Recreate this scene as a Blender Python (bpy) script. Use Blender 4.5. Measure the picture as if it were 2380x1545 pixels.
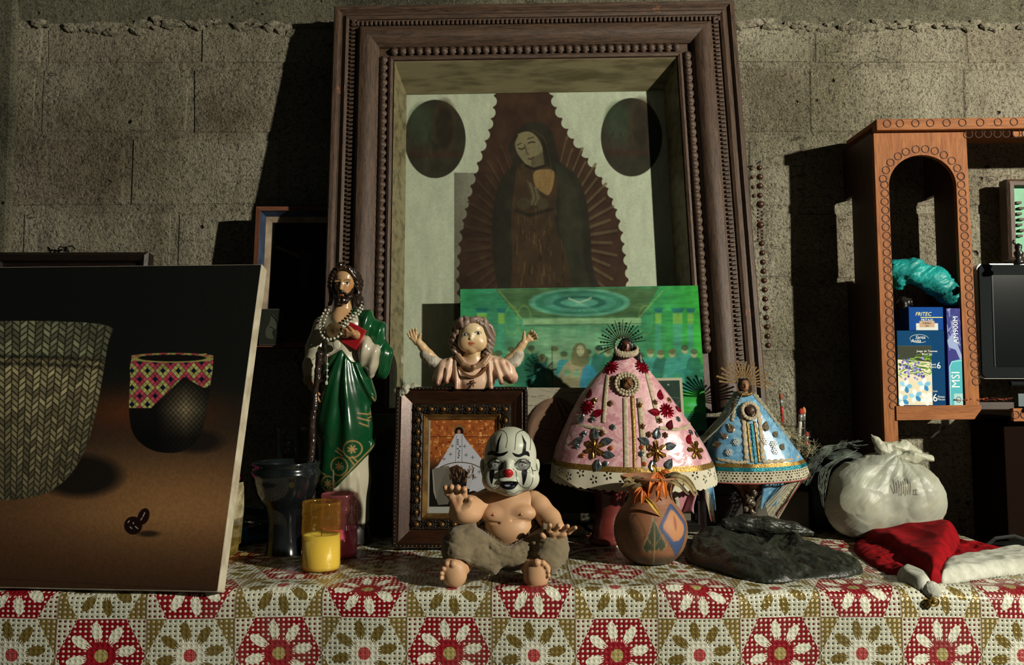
import bpy, bmesh, math, random
import numpy as np
from mathutils import Matrix, Vector, Euler
random.seed(7); RNG = np.random.default_rng(11)
for o in list(bpy.data.objects): bpy.data.objects.remove(o)
SC = bpy.context.scene; COL = SC.collection
R = math.radians; PI = math.pi
F = 2000.0; PITCH = R(3.2); TZ = 0.75; CZ = TZ + 0.337
CP, SP = math.cos(PITCH), math.sin(PITCH)
# ------------------------------------------------------------------ camera, world, light, exposure
cam_d = bpy.data.cameras.new('camera'); cam = bpy.data.objects.new('camera', cam_d); COL.objects.link(cam)
cam.location = (0, 0, CZ); cam.rotation_euler = (R(90) + PITCH, 0, 0)
cam_d.sensor_width = 36; cam_d.lens = 36 * F / 2380; cam_d.clip_start = 0.02
SC.camera = cam
W_ = bpy.data.worlds.new('world'); SC.world = W_; W_.use_nodes = True
W_.node_tree.nodes['Background'].inputs[0].default_value = (0.62, 0.70, 0.62, 1)
W_.node_tree.nodes['Background'].inputs[1].default_value = 0.020
ld = bpy.data.lights.new('lamp', 'POINT'); ld.energy = 600; ld.shadow_soft_size = 0.035; ld.color = (1.0, 0.945, 0.80)
lamp = bpy.data.objects.new('lamp', ld); COL.objects.link(lamp); lamp.location = (2.57, -0.3, CZ + 0.95)
SC.view_settings.view_transform = 'Standard'; SC.view_settings.look = 'None'
SC.view_settings.gamma = 1; SC.view_settings.use_curve_mapping = False
SC.view_settings.exposure = 0.0
# ------------------------------------------------------------------ helpers
def P(x, y, Y):
    a = (x - 1190) / F; b = (772.5 - y) / F
    t = Y / (CP - b * SP)
    return Vector((a * t, Y, CZ + (SP + b * CP) * t))
def PT(x, y, z=TZ):
    a = (x - 1190) / F; b = (772.5 - y) / F
    t = (z - CZ) / (SP + b * CP)
    return Vector((a * t, (CP - b * SP) * t, z))
def srgb(h, s=1.0):
    if isinstance(h, str):
        h = h.lstrip('#'); c = [int(h[i:i+2], 16) / 255 for i in (0, 2, 4)]
    else: c = h
    return tuple(((v / 12.92) if v <= 0.04045 else ((v + 0.055) / 1.055) ** 2.4) * s for v in c[:3])
def clean(name): return name
def thing(name, label, cat, M=None, group=None):
    o = bpy.data.objects.new(name, None); COL.objects.link(o); o.empty_display_size = 0.02
    if M is not None: o.matrix_world = M
    o['label'] = label; o['category'] = cat
    if group: o['group'] = group
    return o
def tag(o, label, cat, group=None):
    o['label'] = label; o['category'] = cat
    if group: o['group'] = group
    return o
def link(name, me, m, parent=None, M=None, label=None, kind=None, smooth=False):
    if smooth:
        me.polygons.foreach_set('use_smooth', [True] * len(me.polygons))
    if m is not None and not me.materials: me.materials.append(m)
    o = bpy.data.objects.new(name, me); COL.objects.link(o)
    if parent is not None: o.parent = parent
    if M is not None: o.matrix_local = M
    if label: o['label'] = label
    if kind: o['kind'] = kind
    return o
def T(*v):
    return Matrix.Translation(v[0] if len(v) == 1 else v)
def RX(d): return Matrix.Rotation(R(d), 4, 'X')
def RY(d): return Matrix.Rotation(R(d), 4, 'Y')
def RZ(d): return Matrix.Rotation(R(d), 4, 'Z')
def S(x, y=None, z=None):
    y = x if y is None else y; z = x if z is None else z
    return Matrix.Diagonal((x, y, z, 1))
class MB:
    """collects shapes, becomes one mesh"""
    def __init__(s): s.v = []; s.f = []; s.uv = None
    def add(s, vs, fs, M=None):
        n = len(s.v)
        if M is not None: vs = [M @ Vector(v) for v in vs]
        s.v += [tuple(v) for v in vs]; s.f += [tuple(i + n for i in f) for f in fs]; return s
    def box(s, c, d, M=None, bev=0.0):
        x, y, z = (k / 2 for k in d); b = min(bev, x * .9, y * .9, z * .9)
        if b <= 0:
            vs = [(c[0] + i * x, c[1] + j * y, c[2] + k * z) for k in (-1, 1) for j in (-1, 1) for i in (-1, 1)]
            fs = [(0, 2, 3, 1), (4, 5, 7, 6), (0, 1, 5, 4), (2, 6, 7, 3), (0, 4, 6, 2), (1, 3, 7, 5)]
            return s.add(vs, fs, M)
        bm = bmesh.new(); bmesh.ops.create_cube(bm, size=1)
        for v in bm.verts: v.co = Vector((v.co.x * 2 * x, v.co.y * 2 * y, v.co.z * 2 * z))
        bmesh.ops.bevel(bm, geom=bm.edges[:], offset=b, segments=2, affect='EDGES', profile=.5)
        vs = [v.co + Vector(c) for v in bm.verts]; bm.verts.index_update()
        fs = [[v.index for v in f.verts] for f in bm.faces]; bm.free()
        return s.add(vs, fs, M)
    def tube(s, pts, r, n=10, M=None, cap=True, closed=False):
        pts = [Vector(p) for p in pts]; N = len(pts)
        rs = r if hasattr(r, '__len__') else [r] * N
        vs = []; up = None
        for i, p in enumerate(pts):
            if closed: t = pts[(i + 1) % N] - pts[i - 1]
            else: t = pts[min(i + 1, N - 1)] - pts[max(i - 1, 0)]
            if t.length < 1e-9: t = Vector((0, 0, 1))
            t.normalize()
            if up is None:
                up = Vector((0, 0, 1)) if abs(t.z) < .9 else Vector((1, 0, 0))
            a = t.cross(up); 
            if a.length < 1e-6: a = t.orthogonal()
            a.normalize(); b = t.cross(a).normalized(); up = -b if False else b.cross(t) if False else up - t * up.dot(t)
            for k in range(n):
                w = 2 * PI * k / n; vs.append(p + (a * math.cos(w) + b * math.sin(w)) * rs[i])
        fs = []
        for i in range(N if closed else N - 1):
            for k in range(n):
                j = (i + 1) % N; fs.append((i * n + k, i * n + (k + 1) % n, j * n + (k + 1) % n, j * n + k))
        if cap and not closed: fs += [tuple(range(n))[::-1], tuple((N - 1) * n + k for k in range(n))]
        return s.add(vs, fs, M)
    def lathe(s, prof, n=32, M=None, fn=None, cap=True):
        vs = []; fs = []
        for (r, z) in prof:
            for k in range(n):
                w = 2 * PI * k / n; rr = r * (fn(w, z) if fn else 1)
                vs.append((rr * math.cos(w), rr * math.sin(w), z))
        for i in range(len(prof) - 1):
            for k in range(n): fs.append((i * n + k, i * n + (k + 1) % n, (i + 1) * n + (k + 1) % n, (i + 1) * n + k))
        if cap and prof[0][0] > 1e-6: fs.append(tuple(range(n))[::-1])
        if cap and prof[-1][0] > 1e-6: fs.append(tuple((len(prof) - 1) * n + k for k in range(n)))
        return s.add(vs, fs, M)
    def prism(s, poly, t, M=None, y0=0.0):
        """polygon in x,z extruded along y from y0 to y0+t"""
        n = len(poly); a = sum(poly[i][0] * poly[(i + 1) % n][1] - poly[(i + 1) % n][0] * poly[i][1] for i in range(n))
        if a < 0: poly = poly[::-1]
        vs = [(p[0], y0, p[1]) for p in poly] + [(p[0], y0 + t, p[1]) for p in poly]
        fs = [tuple(range(n)), tuple(range(2 * n - 1, n - 1, -1))] + [(i, i + n, (i + 1) % n + n, (i + 1) % n) for i in range(n)]
        return s.add(vs, fs, M)
    def ell(s, c, r, n=12, m=8, M=None):
        r = r if hasattr(r, '__len__') else (r, r, r)
        vs = [(c[0], c[1], c[2] + r[2])]; fs = []
        for i in range(1, m):
            a = PI * i / m
            for k in range(n):
                w = 2 * PI * k / n; vs.append((c[0] + r[0] * math.sin(a) * math.cos(w), c[1] + r[1] * math.sin(a) * math.sin(w), c[2] + r[2] * math.cos(a)))
        vs.append((c[0], c[1], c[2] - r[2])); L = len(vs) - 1
        for k in range(n):
            fs.append((0, 1 + k, 1 + (k + 1) % n)); fs.append((L, 1 + (m - 2) * n + (k + 1) % n, 1 + (m - 2) * n + k))
        for i in range(m - 2):
            for k in range(n): fs.append((1 + i * n + k, 1 + (i + 1) * n + k, 1 + (i + 1) * n + (k + 1) % n, 1 + i * n + (k + 1) % n))
        return s.add(vs, fs, M)
    def grid(s, nx, ny, fn, M=None, wrap=False):
        vs = [fn(i / nx, j / ny) for j in range(ny + 1) for i in range(nx + 1)]
        fs = [(j * (nx + 1) + i, j * (nx + 1) + i + 1, (j + 1) * (nx + 1) + i + 1, (j + 1) * (nx + 1) + i) for j in range(ny) for i in range(nx)]
        return s.add(vs, fs, M)
    def mesh(s, name):
        me = bpy.data.meshes.new(name); me.from_pydata(s.v, [], s.f); me.validate(); me.update(); return me
    def build(s, name, m, parent=None, M=None, label=None, kind=None, smooth=False, sub=0, sol=0, ang=None):
        me = s.mesh(name)
        bm = bmesh.new(); bm.from_mesh(me); bmesh.ops.recalc_face_normals(bm, faces=bm.faces[:]) if not sol else None; bm.to_mesh(me); bm.free()
        o = link(name, me, m, parent, M, label, kind, smooth or ang is not None)
        if ang is not None: me.set_sharp_from_angle(angle=R(ang))
        if sub: md = o.modifiers.new('sub', 'SUBSURF'); md.levels = md.render_levels = sub
        if sol: md = o.modifiers.new('sol', 'SOLIDIFY'); md.thickness = sol; md.offset = 0
        return o
def planar_uv(me, fn):
    """fn(array of verts Nx3) -> Nx2"""
    n = len(me.vertices); co = np.empty(n * 3, np.float32); me.vertices.foreach_get('co', co); uv = np.asarray(fn(co.reshape(-1, 3)), np.float32)
    li = np.empty(len(me.loops), np.int32); me.loops.foreach_get('vertex_index', li)
    ul = me.uv_layers.new(name='UVMap'); ul.data.foreach_set('uv', uv[li].ravel())
def vcol(me, col):
    ca = me.color_attributes.new('Col', 'FLOAT_COLOR', 'POINT')
    c = np.ones((len(me.vertices), 4), np.float32); c[:, :3] = col; ca.data.foreach_set('color', c.ravel())
def verts_np(me):
    co = np.empty(len(me.vertices) * 3, np.float32); me.vertices.foreach_get('co', co); return co.reshape(-1, 3)
# ------------------------------------------------------------------ noise in numpy
def _h(i, seed):
    i = (i.astype(np.int64) * 1103515245 + seed * 12345 + 99991) & 0x7fffffff
    i = (i ^ (i >> 13)) * 1274126177 & 0x7fffffff
    return ((i ^ (i >> 16)) & 0xffff) / 65535.0
def vnoise(x, y, z=None, seed=0):
    """value noise -1..1, arrays"""
    x = np.asarray(x, float); y = np.asarray(y, float); z = np.zeros_like(x) if z is None else np.asarray(z, float)
    xi, yi, zi = np.floor(x), np.floor(y), np.floor(z); fx, fy, fz = x - xi, y - yi, z - zi
    fx = fx * fx * (3 - 2 * fx); fy = fy * fy * (3 - 2 * fy); fz = fz * fz * (3 - 2 * fz)
    def g(a, b, c): return _h((xi + a) * 7919 + (yi + b) * 104729 + (zi + c) * 1299709, seed)
    r = 0
    for a in (0, 1):
        for b in (0, 1):
            for c in (0, 1):
                r = r + g(a, b, c) * (fx if a else 1 - fx) * (fy if b else 1 - fy) * (fz if c else 1 - fz)
    return r * 2 - 1
def fbm(x, y, z=None, o=4, seed=0):
    r = 0; a = 1; t = 0
    for k in range(o):
        r = r + a * vnoise(x * 2 ** k, y * 2 ** k, None if z is None else z * 2 ** k, seed + k); t += a; a *= .5
    return r / t
# ------------------------------------------------------------------ materials
class NT:
    def __init__(s, name):
        s.m = bpy.data.materials.new(name); s.m.use_nodes = True; s.t = s.m.node_tree
        s.b = s.t.nodes['Principled BSDF']; s.out = s.t.nodes['Material Output']
    def n(s, ty, **k):
        nd = s.t.nodes.new(ty)
        for a, v in k.items(): setattr(nd, a, v)
        return nd
    def L(s, a, b): s.t.links.new(a, b)
    def setin(s, sock, v):
        if isinstance(v, E): s.L(v.s, sock)
        elif isinstance(v, bpy.types.NodeSocket): s.L(v, sock)
        elif isinstance(v, (tuple, list)): sock.default_value = (*v[:3], 1) if len(sock.default_value) == 4 else v[:3]
        else: sock.default_value = v
    def coord(s, kind='Object'):
        return s.n('ShaderNodeTexCoord').outputs[kind]
    def noise(s, scale, detail=4, rough=.55, vec=None, dist=0, stretch=None):
        nd = s.n('ShaderNodeTexNoise'); nd.inputs['Scale'].default_value = scale; nd.inputs['Detail'].default_value = detail
        nd.inputs['Roughness'].default_value = rough; nd.inputs['Distortion'].default_value = dist
        v = vec if vec is not None else s.coord()
        if stretch:
            mp = s.n('ShaderNodeMapping'); s.L(v, mp.inputs[0]); mp.inputs['Scale'].default_value = stretch; v = mp.outputs[0]
        s.L(v, nd.inputs['Vector']); return E(s, nd.outputs['Fac'])
    def mix(s, f, a, b):
        nd = s.n('ShaderNodeMix', data_type='RGBA'); s.setin(nd.inputs[0], f); s.setin(nd.inputs[6], a); s.setin(nd.inputs[7], b); return nd.outputs[2]
    def bump(s, h, strength=.3, dist=.002, normal=None):
        nd = s.n('ShaderNodeBump'); nd.inputs['Strength'].default_value = strength; nd.inputs['Distance'].default_value = dist
        s.setin(nd.inputs['Height'], h)
        if normal is not None: s.L(normal, nd.inputs['Normal'])
        s.L(nd.outputs[0], s.b.inputs['Normal']); return nd.outputs[0]
    def set(s, **k):
        names = dict(color='Base Color', rough='Roughness', metal='Metallic', spec='Specular IOR Level', coat='Coat Weight', trans='Transmission Weight', ior='IOR', alpha='Alpha', sheen='Sheen Weight', sss='Subsurface Weight', emit='Emission Color', emits='Emission Strength', coatr='Coat Roughness')
        for a, v in k.items(): s.setin(s.b.inputs[names[a]], v)
        return s
class E:
    def __init__(s, nt, sock): s.nt = nt; s.s = sock
    def _op(s, op, *a, clamp=False):
        nd = s.nt.n('ShaderNodeMath', operation=op, use_clamp=clamp); s.nt.L(s.s, nd.inputs[0])
        for i, v in enumerate(a): s.nt.setin(nd.inputs[i + 1], v)
        return E(s.nt, nd.outputs[0])
    def __add__(s, o): return s._op('ADD', o)
    __radd__ = __add__
    def __sub__(s, o): return s._op('SUBTRACT', o)
    def __rsub__(s, o): return (s * -1) + o
    def __mul__(s, o): return s._op('MULTIPLY', o)
    __rmul__ = __mul__
    def __truediv__(s, o): return s._op('DIVIDE', o)
    def floor(s): return s._op('FLOOR')
    def frac(s): return s._op('FRACT')
    def abs(s): return s._op('ABSOLUTE')
    def sqrt(s): return s._op('SQRT')
    def sin(s): return s._op('SINE')
    def cos(s): return s._op('COSINE')
    def mod2(s): return (s * .5).frac() * 2
    def atan2(s, o): return s._op('ARCTAN2', o)
    def min(s, o): return s._op('MINIMUM', o)
    def max(s, o): return s._op('MAXIMUM', o)
    def lt(s, o): return s._op('LESS_THAN', o)
    def gt(s, o): return s._op('GREATER_THAN', o)
    def pow(s, o): return s._op('POWER', o)
    def ss(s, a, b):
        nd = s.nt.n('ShaderNodeMapRange', interpolation_type='SMOOTHSTEP'); s.nt.L(s.s, nd.inputs[0])
        nd.inputs[1].default_value = a; nd.inputs[2].default_value = b; return E(s.nt, nd.outputs[0])
def mat(name, c, c2=None, ns=20, rough=.6, metal=0, bump=0, bs=60, bd=.002, stretch=None, coat=0, spec=.5, vc=False, trans=0, alpha=None, sheen=0, lo=.35, hi=.65, sss=0, ior=None, bstretch=None):
    t = NT(name)
    if vc:
        a = t.n('ShaderNodeVertexColor', layer_name='Col').outputs[0]; 
        if c2: a = t.mix(t.noise(ns, stretch=stretch).ss(lo, hi) * c2, a, (.02, .015, .01))
        t.L(a, t.b.inputs['Base Color'])
    elif c2: t.L(t.mix(t.noise(ns, stretch=stretch).ss(lo, hi), srgb(c), srgb(c2)), t.b.inputs['Base Color'])
    else: t.set(color=srgb(c))
    t.set(rough=rough, metal=metal, coat=coat, spec=spec, trans=trans, sheen=sheen)
    if sss: t.set(sss=sss); t.b.inputs['Subsurface Radius'].default_value = (.02, .008, .004); t.b.inputs['Subsurface Scale'].default_value = .3
    if alpha is not None: t.set(alpha=alpha)
    if ior: t.set(ior=ior)
    if bump: t.bump(t.noise(bs, 5, stretch=bstretch or stretch), bump, bd)
    return t.m
def glassy(name, tint=(1, 1, 1), gloss=.04, fac=.1, edge=.6):
    """thin clear sheet: see-through with a fresnel gloss"""
    t = NT(name); t.t.nodes.remove(t.b)
    tr = t.n('ShaderNodeBsdfTransparent'); tr.inputs[0].default_value = (*tint, 1)
    gl = t.n('ShaderNodeBsdfGlossy'); gl.inputs['Roughness'].default_value = gloss
    lw = t.n('ShaderNodeLayerWeight'); lw.inputs[0].default_value = .35
    f = E(t, lw.outputs['Facing']).pow(3.0) * edge + fac
    mx = t.n('ShaderNodeMixShader'); t.L(f.s, mx.inputs[0]); t.L(tr.outputs[0], mx.inputs[1]); t.L(gl.outputs[0], mx.inputs[2]); t.L(mx.outputs[0], t.out.inputs[0])
    return t.m
def image_mat(name, cv, rough=.5, coat=0, bump=0, bs=400, metal=0, spec=.22):
    img = bpy.data.images.new(name, cv.w, cv.h); a = np.ones((cv.h, cv.w, 4), np.float32); a[:, :, :3] = np.clip(cv.a, 0, 1)
    img.pixels.foreach_set(a[::-1].ravel()); img.pack()
    t = NT(name); n = t.n('ShaderNodeTexImage'); n.image = img; n.extension = 'EXTEND'; t.L(n.outputs[0], t.b.inputs['Base Color'])
    t.set(rough=rough, coat=coat, metal=metal, spec=spec)
    if bump: t.bump(t.noise(bs, 3), bump, .001)
    return t.m
# ------------------------------------------------------------------ flat print painter (numpy)
def hexc(c):
    if isinstance(c, str): c = c.lstrip('#'); return np.array([int(c[i:i+2], 16) / 255 for i in (0, 2, 4)], np.float32)
    return np.array(c, np.float32)
class Canvas:
    """paints in the coordinates x0..x1, y0..y1 (y down), res pixels per unit"""
    def __init__(s, x0, y0, x1, y1, res=1.0, bg='#808080'):
        s.x0, s.y0, s.r = x0, y0, res; s.w = int(round((x1 - x0) * res)); s.h = int(round((y1 - y0) * res))
        s.a = np.ones((s.h, s.w, 3), np.float32) * hexc(bg)
    def px(s, pts): return [((p[0] - s.x0) * s.r, (p[1] - s.y0) * s.r) for p in pts]
    def win(s, xa, ya, xb, yb):
        return max(0, int(xa)), max(0, int(ya)), min(s.w, int(xb) + 2), min(s.h, int(yb) + 2)
    def comp(s, box, m, c):
        xa, ya, xb, yb = box
        m = m[..., None]; s.a[ya:yb, xa:xb] = s.a[ya:yb, xa:xb] * (1 - m) + hexc(c) * m
    def dist_poly(s, pts, pad=2):
        q = np.array(s.px(pts)); box = s.win(q[:, 0].min() - pad, q[:, 1].min() - pad, q[:, 0].max() + pad, q[:, 1].max() + pad)
        xa, ya, xb, yb = box
        if xb <= xa or yb <= ya: return None, None
        X, Y = np.meshgrid(np.arange(xa, xb) + .5, np.arange(ya, yb) + .5)
        d = np.full(X.shape, 1e9); ins = np.zeros(X.shape, bool)
        for i in range(len(q)):
            ax, ay = q[i - 1]; bx, by = q[i]; ex, ey = bx - ax, by - ay; L = ex * ex + ey * ey + 1e-9
            t = np.clip(((X - ax) * ex + (Y - ay) * ey) / L, 0, 1); d = np.minimum(d, (X - ax - t * ex) ** 2 + (Y - ay - t * ey) ** 2)
            if ay != by: ins ^= ((ay > Y) != (by > Y)) & (X < (bx - ax) * (Y - ay) / (by - ay) + ax)
        d = np.sqrt(d); return box, np.where(ins, -d, d)
    def poly(s, pts, c, soft=.7, al=1.0, smooth=0):
        if smooth: pts = spline(pts, smooth, True)
        box, d = s.dist_poly(pts, soft + 2)
        if box is None: return
        s.comp(box, np.clip(.5 - d / (2 * soft), 0, 1) * al, c)
    def ell(s, cx, cy, rx, ry, c, soft=.7, al=1.0, rot=0, ring=0):
        qx, qy = (cx - s.x0) * s.r, (cy - s.y0) * s.r; rx *= s.r; ry *= s.r; m = max(rx, ry) + soft * 2 + 2
        box = s.win(qx - m, qy - m, qx + m, qy + m); xa, ya, xb, yb = box
        if xb <= xa or yb <= ya: return
        X, Y = np.meshgrid(np.arange(xa, xb) + .5 - qx, np.arange(ya, yb) + .5 - qy); ca, sa = math.cos(R(rot)), math.sin(R(rot))
        u = (X * ca + Y * sa) / rx; v = (-X * sa + Y * ca) / ry; k = np.sqrt(u * u + v * v); d = (k - 1) * min(rx, ry)
        if ring: d = np.abs(d) - ring * s.r / 2
        s.comp(box, np.clip(.5 - d / (2 * soft), 0, 1) * al, c)
    def line(s, pts, w, c, soft=.7, al=1.0, smooth=0, w2=None):
        """stroke; w may taper to w2"""
        if smooth: pts = spline(pts, smooth)
        q = np.array(s.px(pts)); W1 = w * s.r / 2; W2 = (w if w2 is None else w2) * s.r / 2; n = len(q) - 1; pad = max(W1, W2) + soft + 2
        box = s.win(q[:, 0].min() - pad, q[:, 1].min() - pad, q[:, 0].max() + pad, q[:, 1].max() + pad); xa, ya, xb, yb = box
        if xb <= xa or yb <= ya: return
        X, Y = np.meshgrid(np.arange(xa, xb) + .5, np.arange(ya, yb) + .5); D = np.full(X.shape, 1e9)
        for i in range(n):
            ax, ay = q[i]; bx, by = q[i + 1]; ex, ey = bx - ax, by - ay; L = ex * ex + ey * ey + 1e-9
            t = np.clip(((X - ax) * ex + (Y - ay) * ey) / L, 0, 1); ww = W1 + (W2 - W1) * (i + t) / n
            D = np.minimum(D, np.sqrt((X - ax - t * ex) ** 2 + (Y - ay - t * ey) ** 2) - ww)
        s.comp(box, np.clip(.5 - D / (2 * soft), 0, 1) * al, c)
    def noise(s, amp, sc=30, seed=3, sx=1, sy=1, o=4):
        X, Y = np.meshgrid(np.arange(s.w) / s.r / sc * sx, np.arange(s.h) / s.r / sc * sy); s.a *= (1 + amp * fbm(X, Y, None, o, seed))[..., None]
    def XY(s):
        return np.meshgrid(np.arange(s.w) / s.r + s.x0, np.arange(s.h) / s.r + s.y0)
    def over(s, m, c): s.a = s.a * (1 - m[..., None]) + hexc(c) * m[..., None]
def spline(pts, n=6, closed=False):
    """catmull-rom through the points"""
    p = [np.array(q, float) for q in pts]; N = len(p); out = []
    rng = range(N if closed else N - 1)
    for i in rng:
        p0 = p[(i - 1) % N] if closed or i > 0 else p[0]; p1 = p[i]; p2 = p[(i + 1) % N]; p3 = p[(i + 2) % N] if closed or i + 2 < N else p[-1]
        for k in range(n):
            t = k / n; out.append(tuple(.5 * ((2 * p1) + (p2 - p0) * t + (2 * p0 - 5 * p1 + 4 * p2 - p3) * t * t + (3 * p1 - p0 - 3 * p2 + p3) * t ** 3)))
    if not closed: out.append(tuple(p[-1]))
    return out
# ------------------------------------------------------------------ smooth solids: distance field + surface nets
class Sdf:
    """grid over lo..hi with voxel vx; primitives blend in with radius k"""
    def __init__(s, lo, hi, vx=1.2):
        s.lo = np.array(lo, float); s.vx = vx; s.n = [int(math.ceil((hi[i] - lo[i]) / vx)) + 1 for i in range(3)]
        s.f = np.full(s.n, 1e3, np.float32); s.ax = [(s.lo[i] + np.arange(s.n[i]) * vx).astype(np.float32) for i in range(3)]
    def sub(s, lo, hi, pad):
        sl = []
        for i in range(3):
            a = max(0, int((lo[i] - pad - s.lo[i]) / s.vx)); b = min(s.n[i], int((hi[i] + pad - s.lo[i]) / s.vx) + 2); sl.append(slice(a, max(a, b)))
        sl = tuple(sl); x = s.ax[0][sl[0]][:, None, None]; y = s.ax[1][sl[1]][None, :, None]; z = s.ax[2][sl[2]][None, None, :]
        return sl, x, y, z
    def merge(s, sl, d, k, op):
        f = s.f[sl]
        if f.size == 0: return
        if op == 'add':
            if k > 0: h = np.maximum(k - np.abs(f - d), 0) / k; s.f[sl] = np.minimum(f, d) - h * h * k * .25
            else: s.f[sl] = np.minimum(f, d)
        else:
            d = -d
            if k > 0: h = np.maximum(k - np.abs(f - d), 0) / k; s.f[sl] = np.maximum(f, d) + h * h * k * .25
            else: s.f[sl] = np.maximum(f, d)
    def ell(s, c, r, k=4, op='add', rot=None):
        r = np.array(r if hasattr(r, '__len__') else (r, r, r), float); m = r.max() if rot is not None else r
        sl, x, y, z = s.sub(np.array(c) - m, np.array(c) + m, k + 3 * s.vx); x = x - c[0]; y = y - c[1]; z = z - c[2]
        if rot is not None:
            Q = np.array(Euler([R(a) for a in rot]).to_matrix().transposed()); x, y, z = (Q[i][0] * x + Q[i][1] * y + Q[i][2] * z for i in range(3))
        k0 = np.sqrt((x / r[0]) ** 2 + (y / r[1]) ** 2 + (z / r[2]) ** 2); k1 = np.sqrt((x / r[0] ** 2) ** 2 + (y / r[1] ** 2) ** 2 + (z / r[2] ** 2) ** 2) + 1e-9
        s.merge(sl, (k0 * (k0 - 1) / k1).astype(np.float32), k, op); return s
    def cap(s, a, b, ra, rb=None, k=4, op='add'):
        rb = ra if rb is None else rb; a = np.array(a, float); b = np.array(b, float); m = max(ra, rb)
        sl, x, y, z = s.sub(np.minimum(a, b) - m, np.maximum(a, b) + m, k + 3 * s.vx); e = b - a; L = (e * e).sum() + 1e-9
        t = np.clip(((x - a[0]) * e[0] + (y - a[1]) * e[1] + (z - a[2]) * e[2]) / L, 0, 1)
        d = np.sqrt((x - a[0] - t * e[0]) ** 2 + (y - a[1] - t * e[1]) ** 2 + (z - a[2] - t * e[2]) ** 2) - (ra + (rb - ra) * t)
        s.merge(sl, d.astype(np.float32), k, op); return s
    def chain(s, pts, rs, k=4, op='add'):
        for i in range(len(pts) - 1): s.cap(pts[i], pts[i + 1], rs[i], rs[i + 1], k, op)
        return s
    def box(s, c, h, rd=1, k=2, op='add', rot=None):
        c = np.array(c, float); h = np.array(h, float); m = np.full(3, np.linalg.norm(h)) if rot is not None else h
        sl, x, y, z = s.sub(c - m, c + m, k + 3 * s.vx); x = x - c[0]; y = y - c[1]; z = z - c[2]
        if rot is not None:
            Q = np.array(Euler([R(a) for a in rot]).to_matrix().transposed()); x, y, z = (Q[i][0] * x + Q[i][1] * y + Q[i][2] * z for i in range(3))
        qx, qy, qz = np.abs(x) - h[0] + rd, np.abs(y) - h[1] + rd, np.abs(z) - h[2] + rd
        d = np.sqrt(np.maximum(qx, 0) ** 2 + np.maximum(qy, 0) ** 2 + np.maximum(qz, 0) ** 2) + np.minimum(np.maximum(qx, np.maximum(qy, qz)), 0) - rd
        s.merge(sl, (d + np.zeros_like(s.f[sl])).astype(np.float32), k, op); return s
    def field(s, fn, k=4, op='add'):
        """fn(x,y,z broadcast arrays) -> distance"""
        sl = tuple(slice(0, n) for n in s.n); x, y, z = s.ax[0][:, None, None], s.ax[1][None, :, None], s.ax[2][None, None, :]
        s.merge(sl, (fn(x, y, z) + np.zeros_like(s.f)).astype(np.float32), k, op); return s
    def disp(s, fn):
        x, y, z = s.ax[0][:, None, None], s.ax[1][None, :, None], s.ax[2][None, None, :]
        s.f = s.f + (fn(x, y, z)).astype(np.float32); return s
    def mesh(s, name, scale=1.0, color=None, smooth_it=0):
        f = s.f.copy(); f[0] = f[-1] = 9; f[:, 0] = f[:, -1] = 9; f[:, :, 0] = f[:, :, -1] = 9
        ins = f < 0; cnt = np.zeros([n - 1 for n in f.shape], np.int8); n = f.shape
        for a in (0, 1):
            for b in (0, 1):
                for c in (0, 1): cnt += ins[a:n[0] - 1 + a, b:n[1] - 1 + b, c:n[2] - 1 + c]
        I = np.argwhere((cnt > 0) & (cnt < 8)); idx = np.full(cnt.shape, -1, np.int32); idx[I[:, 0], I[:, 1], I[:, 2]] = np.arange(len(I))
        acc = np.zeros((len(I), 3)); num = np.zeros(len(I))
        cor = {(a, b, c): f[I[:, 0] + a, I[:, 1] + b, I[:, 2] + c] for a in (0, 1) for b in (0, 1) for c in (0, 1)}
        for (a, b, c), f0 in cor.items():
            for ax in range(3):
                if (a, b, c)[ax] == 0:
                    e = [a, b, c]; e[ax] = 1; f1 = cor[tuple(e)]; m = (f0 < 0) != (f1 < 0); t = np.where(m, f0 / np.where(m, f0 - f1, 1), 0)
                    p = np.zeros((len(I), 3)); p += (a, b, c); p[:, ax] += t; acc += p * m[:, None]; num += m
        V = s.lo + (I + acc / num[:, None]) * s.vx
        Q = []
        for ax in range(3):
            u, v = (ax + 1) % 3, (ax + 2) % 3; s0 = [slice(1, n[i] - 1) for i in range(3)]; s1 = list(s0); s1[ax] = slice(2, n[ax]); s0[ax] = slice(1, n[ax] - 1)
            A = ins[tuple(s0)]; B = ins[tuple(s1)]; K = np.argwhere(A != B) + 1; fl = A[tuple((K - 1).T)]
            def g(du, dv): q = K.copy(); q[:, u] -= du; q[:, v] -= dv; return idx[q[:, 0], q[:, 1], q[:, 2]]
            q = np.stack([g(1, 1), g(0, 1), g(0, 0), g(1, 0)], 1); q[~fl] = q[~fl][:, ::-1]; Q.append(q)
        Q = np.concatenate(Q); Q = Q[(Q >= 0).all(1)]
        for _ in range(smooth_it):
            ac = np.zeros_like(V); nn = np.zeros(len(V))
            for k in range(4): np.add.at(ac, Q[:, k], V[Q[:, (k + 1) % 4]]); np.add.at(nn, Q[:, k], 1)
            V = V * .5 + .5 * ac / np.maximum(nn, 1)[:, None]
        me = bpy.data.meshes.new(name); me.vertices.add(len(V)); me.vertices.foreach_set('co', (V * scale).astype(np.float32).ravel())
        me.loops.add(len(Q) * 4); me.loops.foreach_set('vertex_index', Q.astype(np.int32).ravel())
        me.polygons.add(len(Q)); me.polygons.foreach_set('loop_start', np.arange(0, len(Q) * 4, 4, dtype=np.int32))
        try: me.polygons.foreach_set('loop_total', np.full(len(Q), 4, np.int32))
        except Exception: pass
        me.polygons.foreach_set('use_smooth', np.ones(len(Q), bool)); me.update(calc_edges=True); me.validate()
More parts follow.
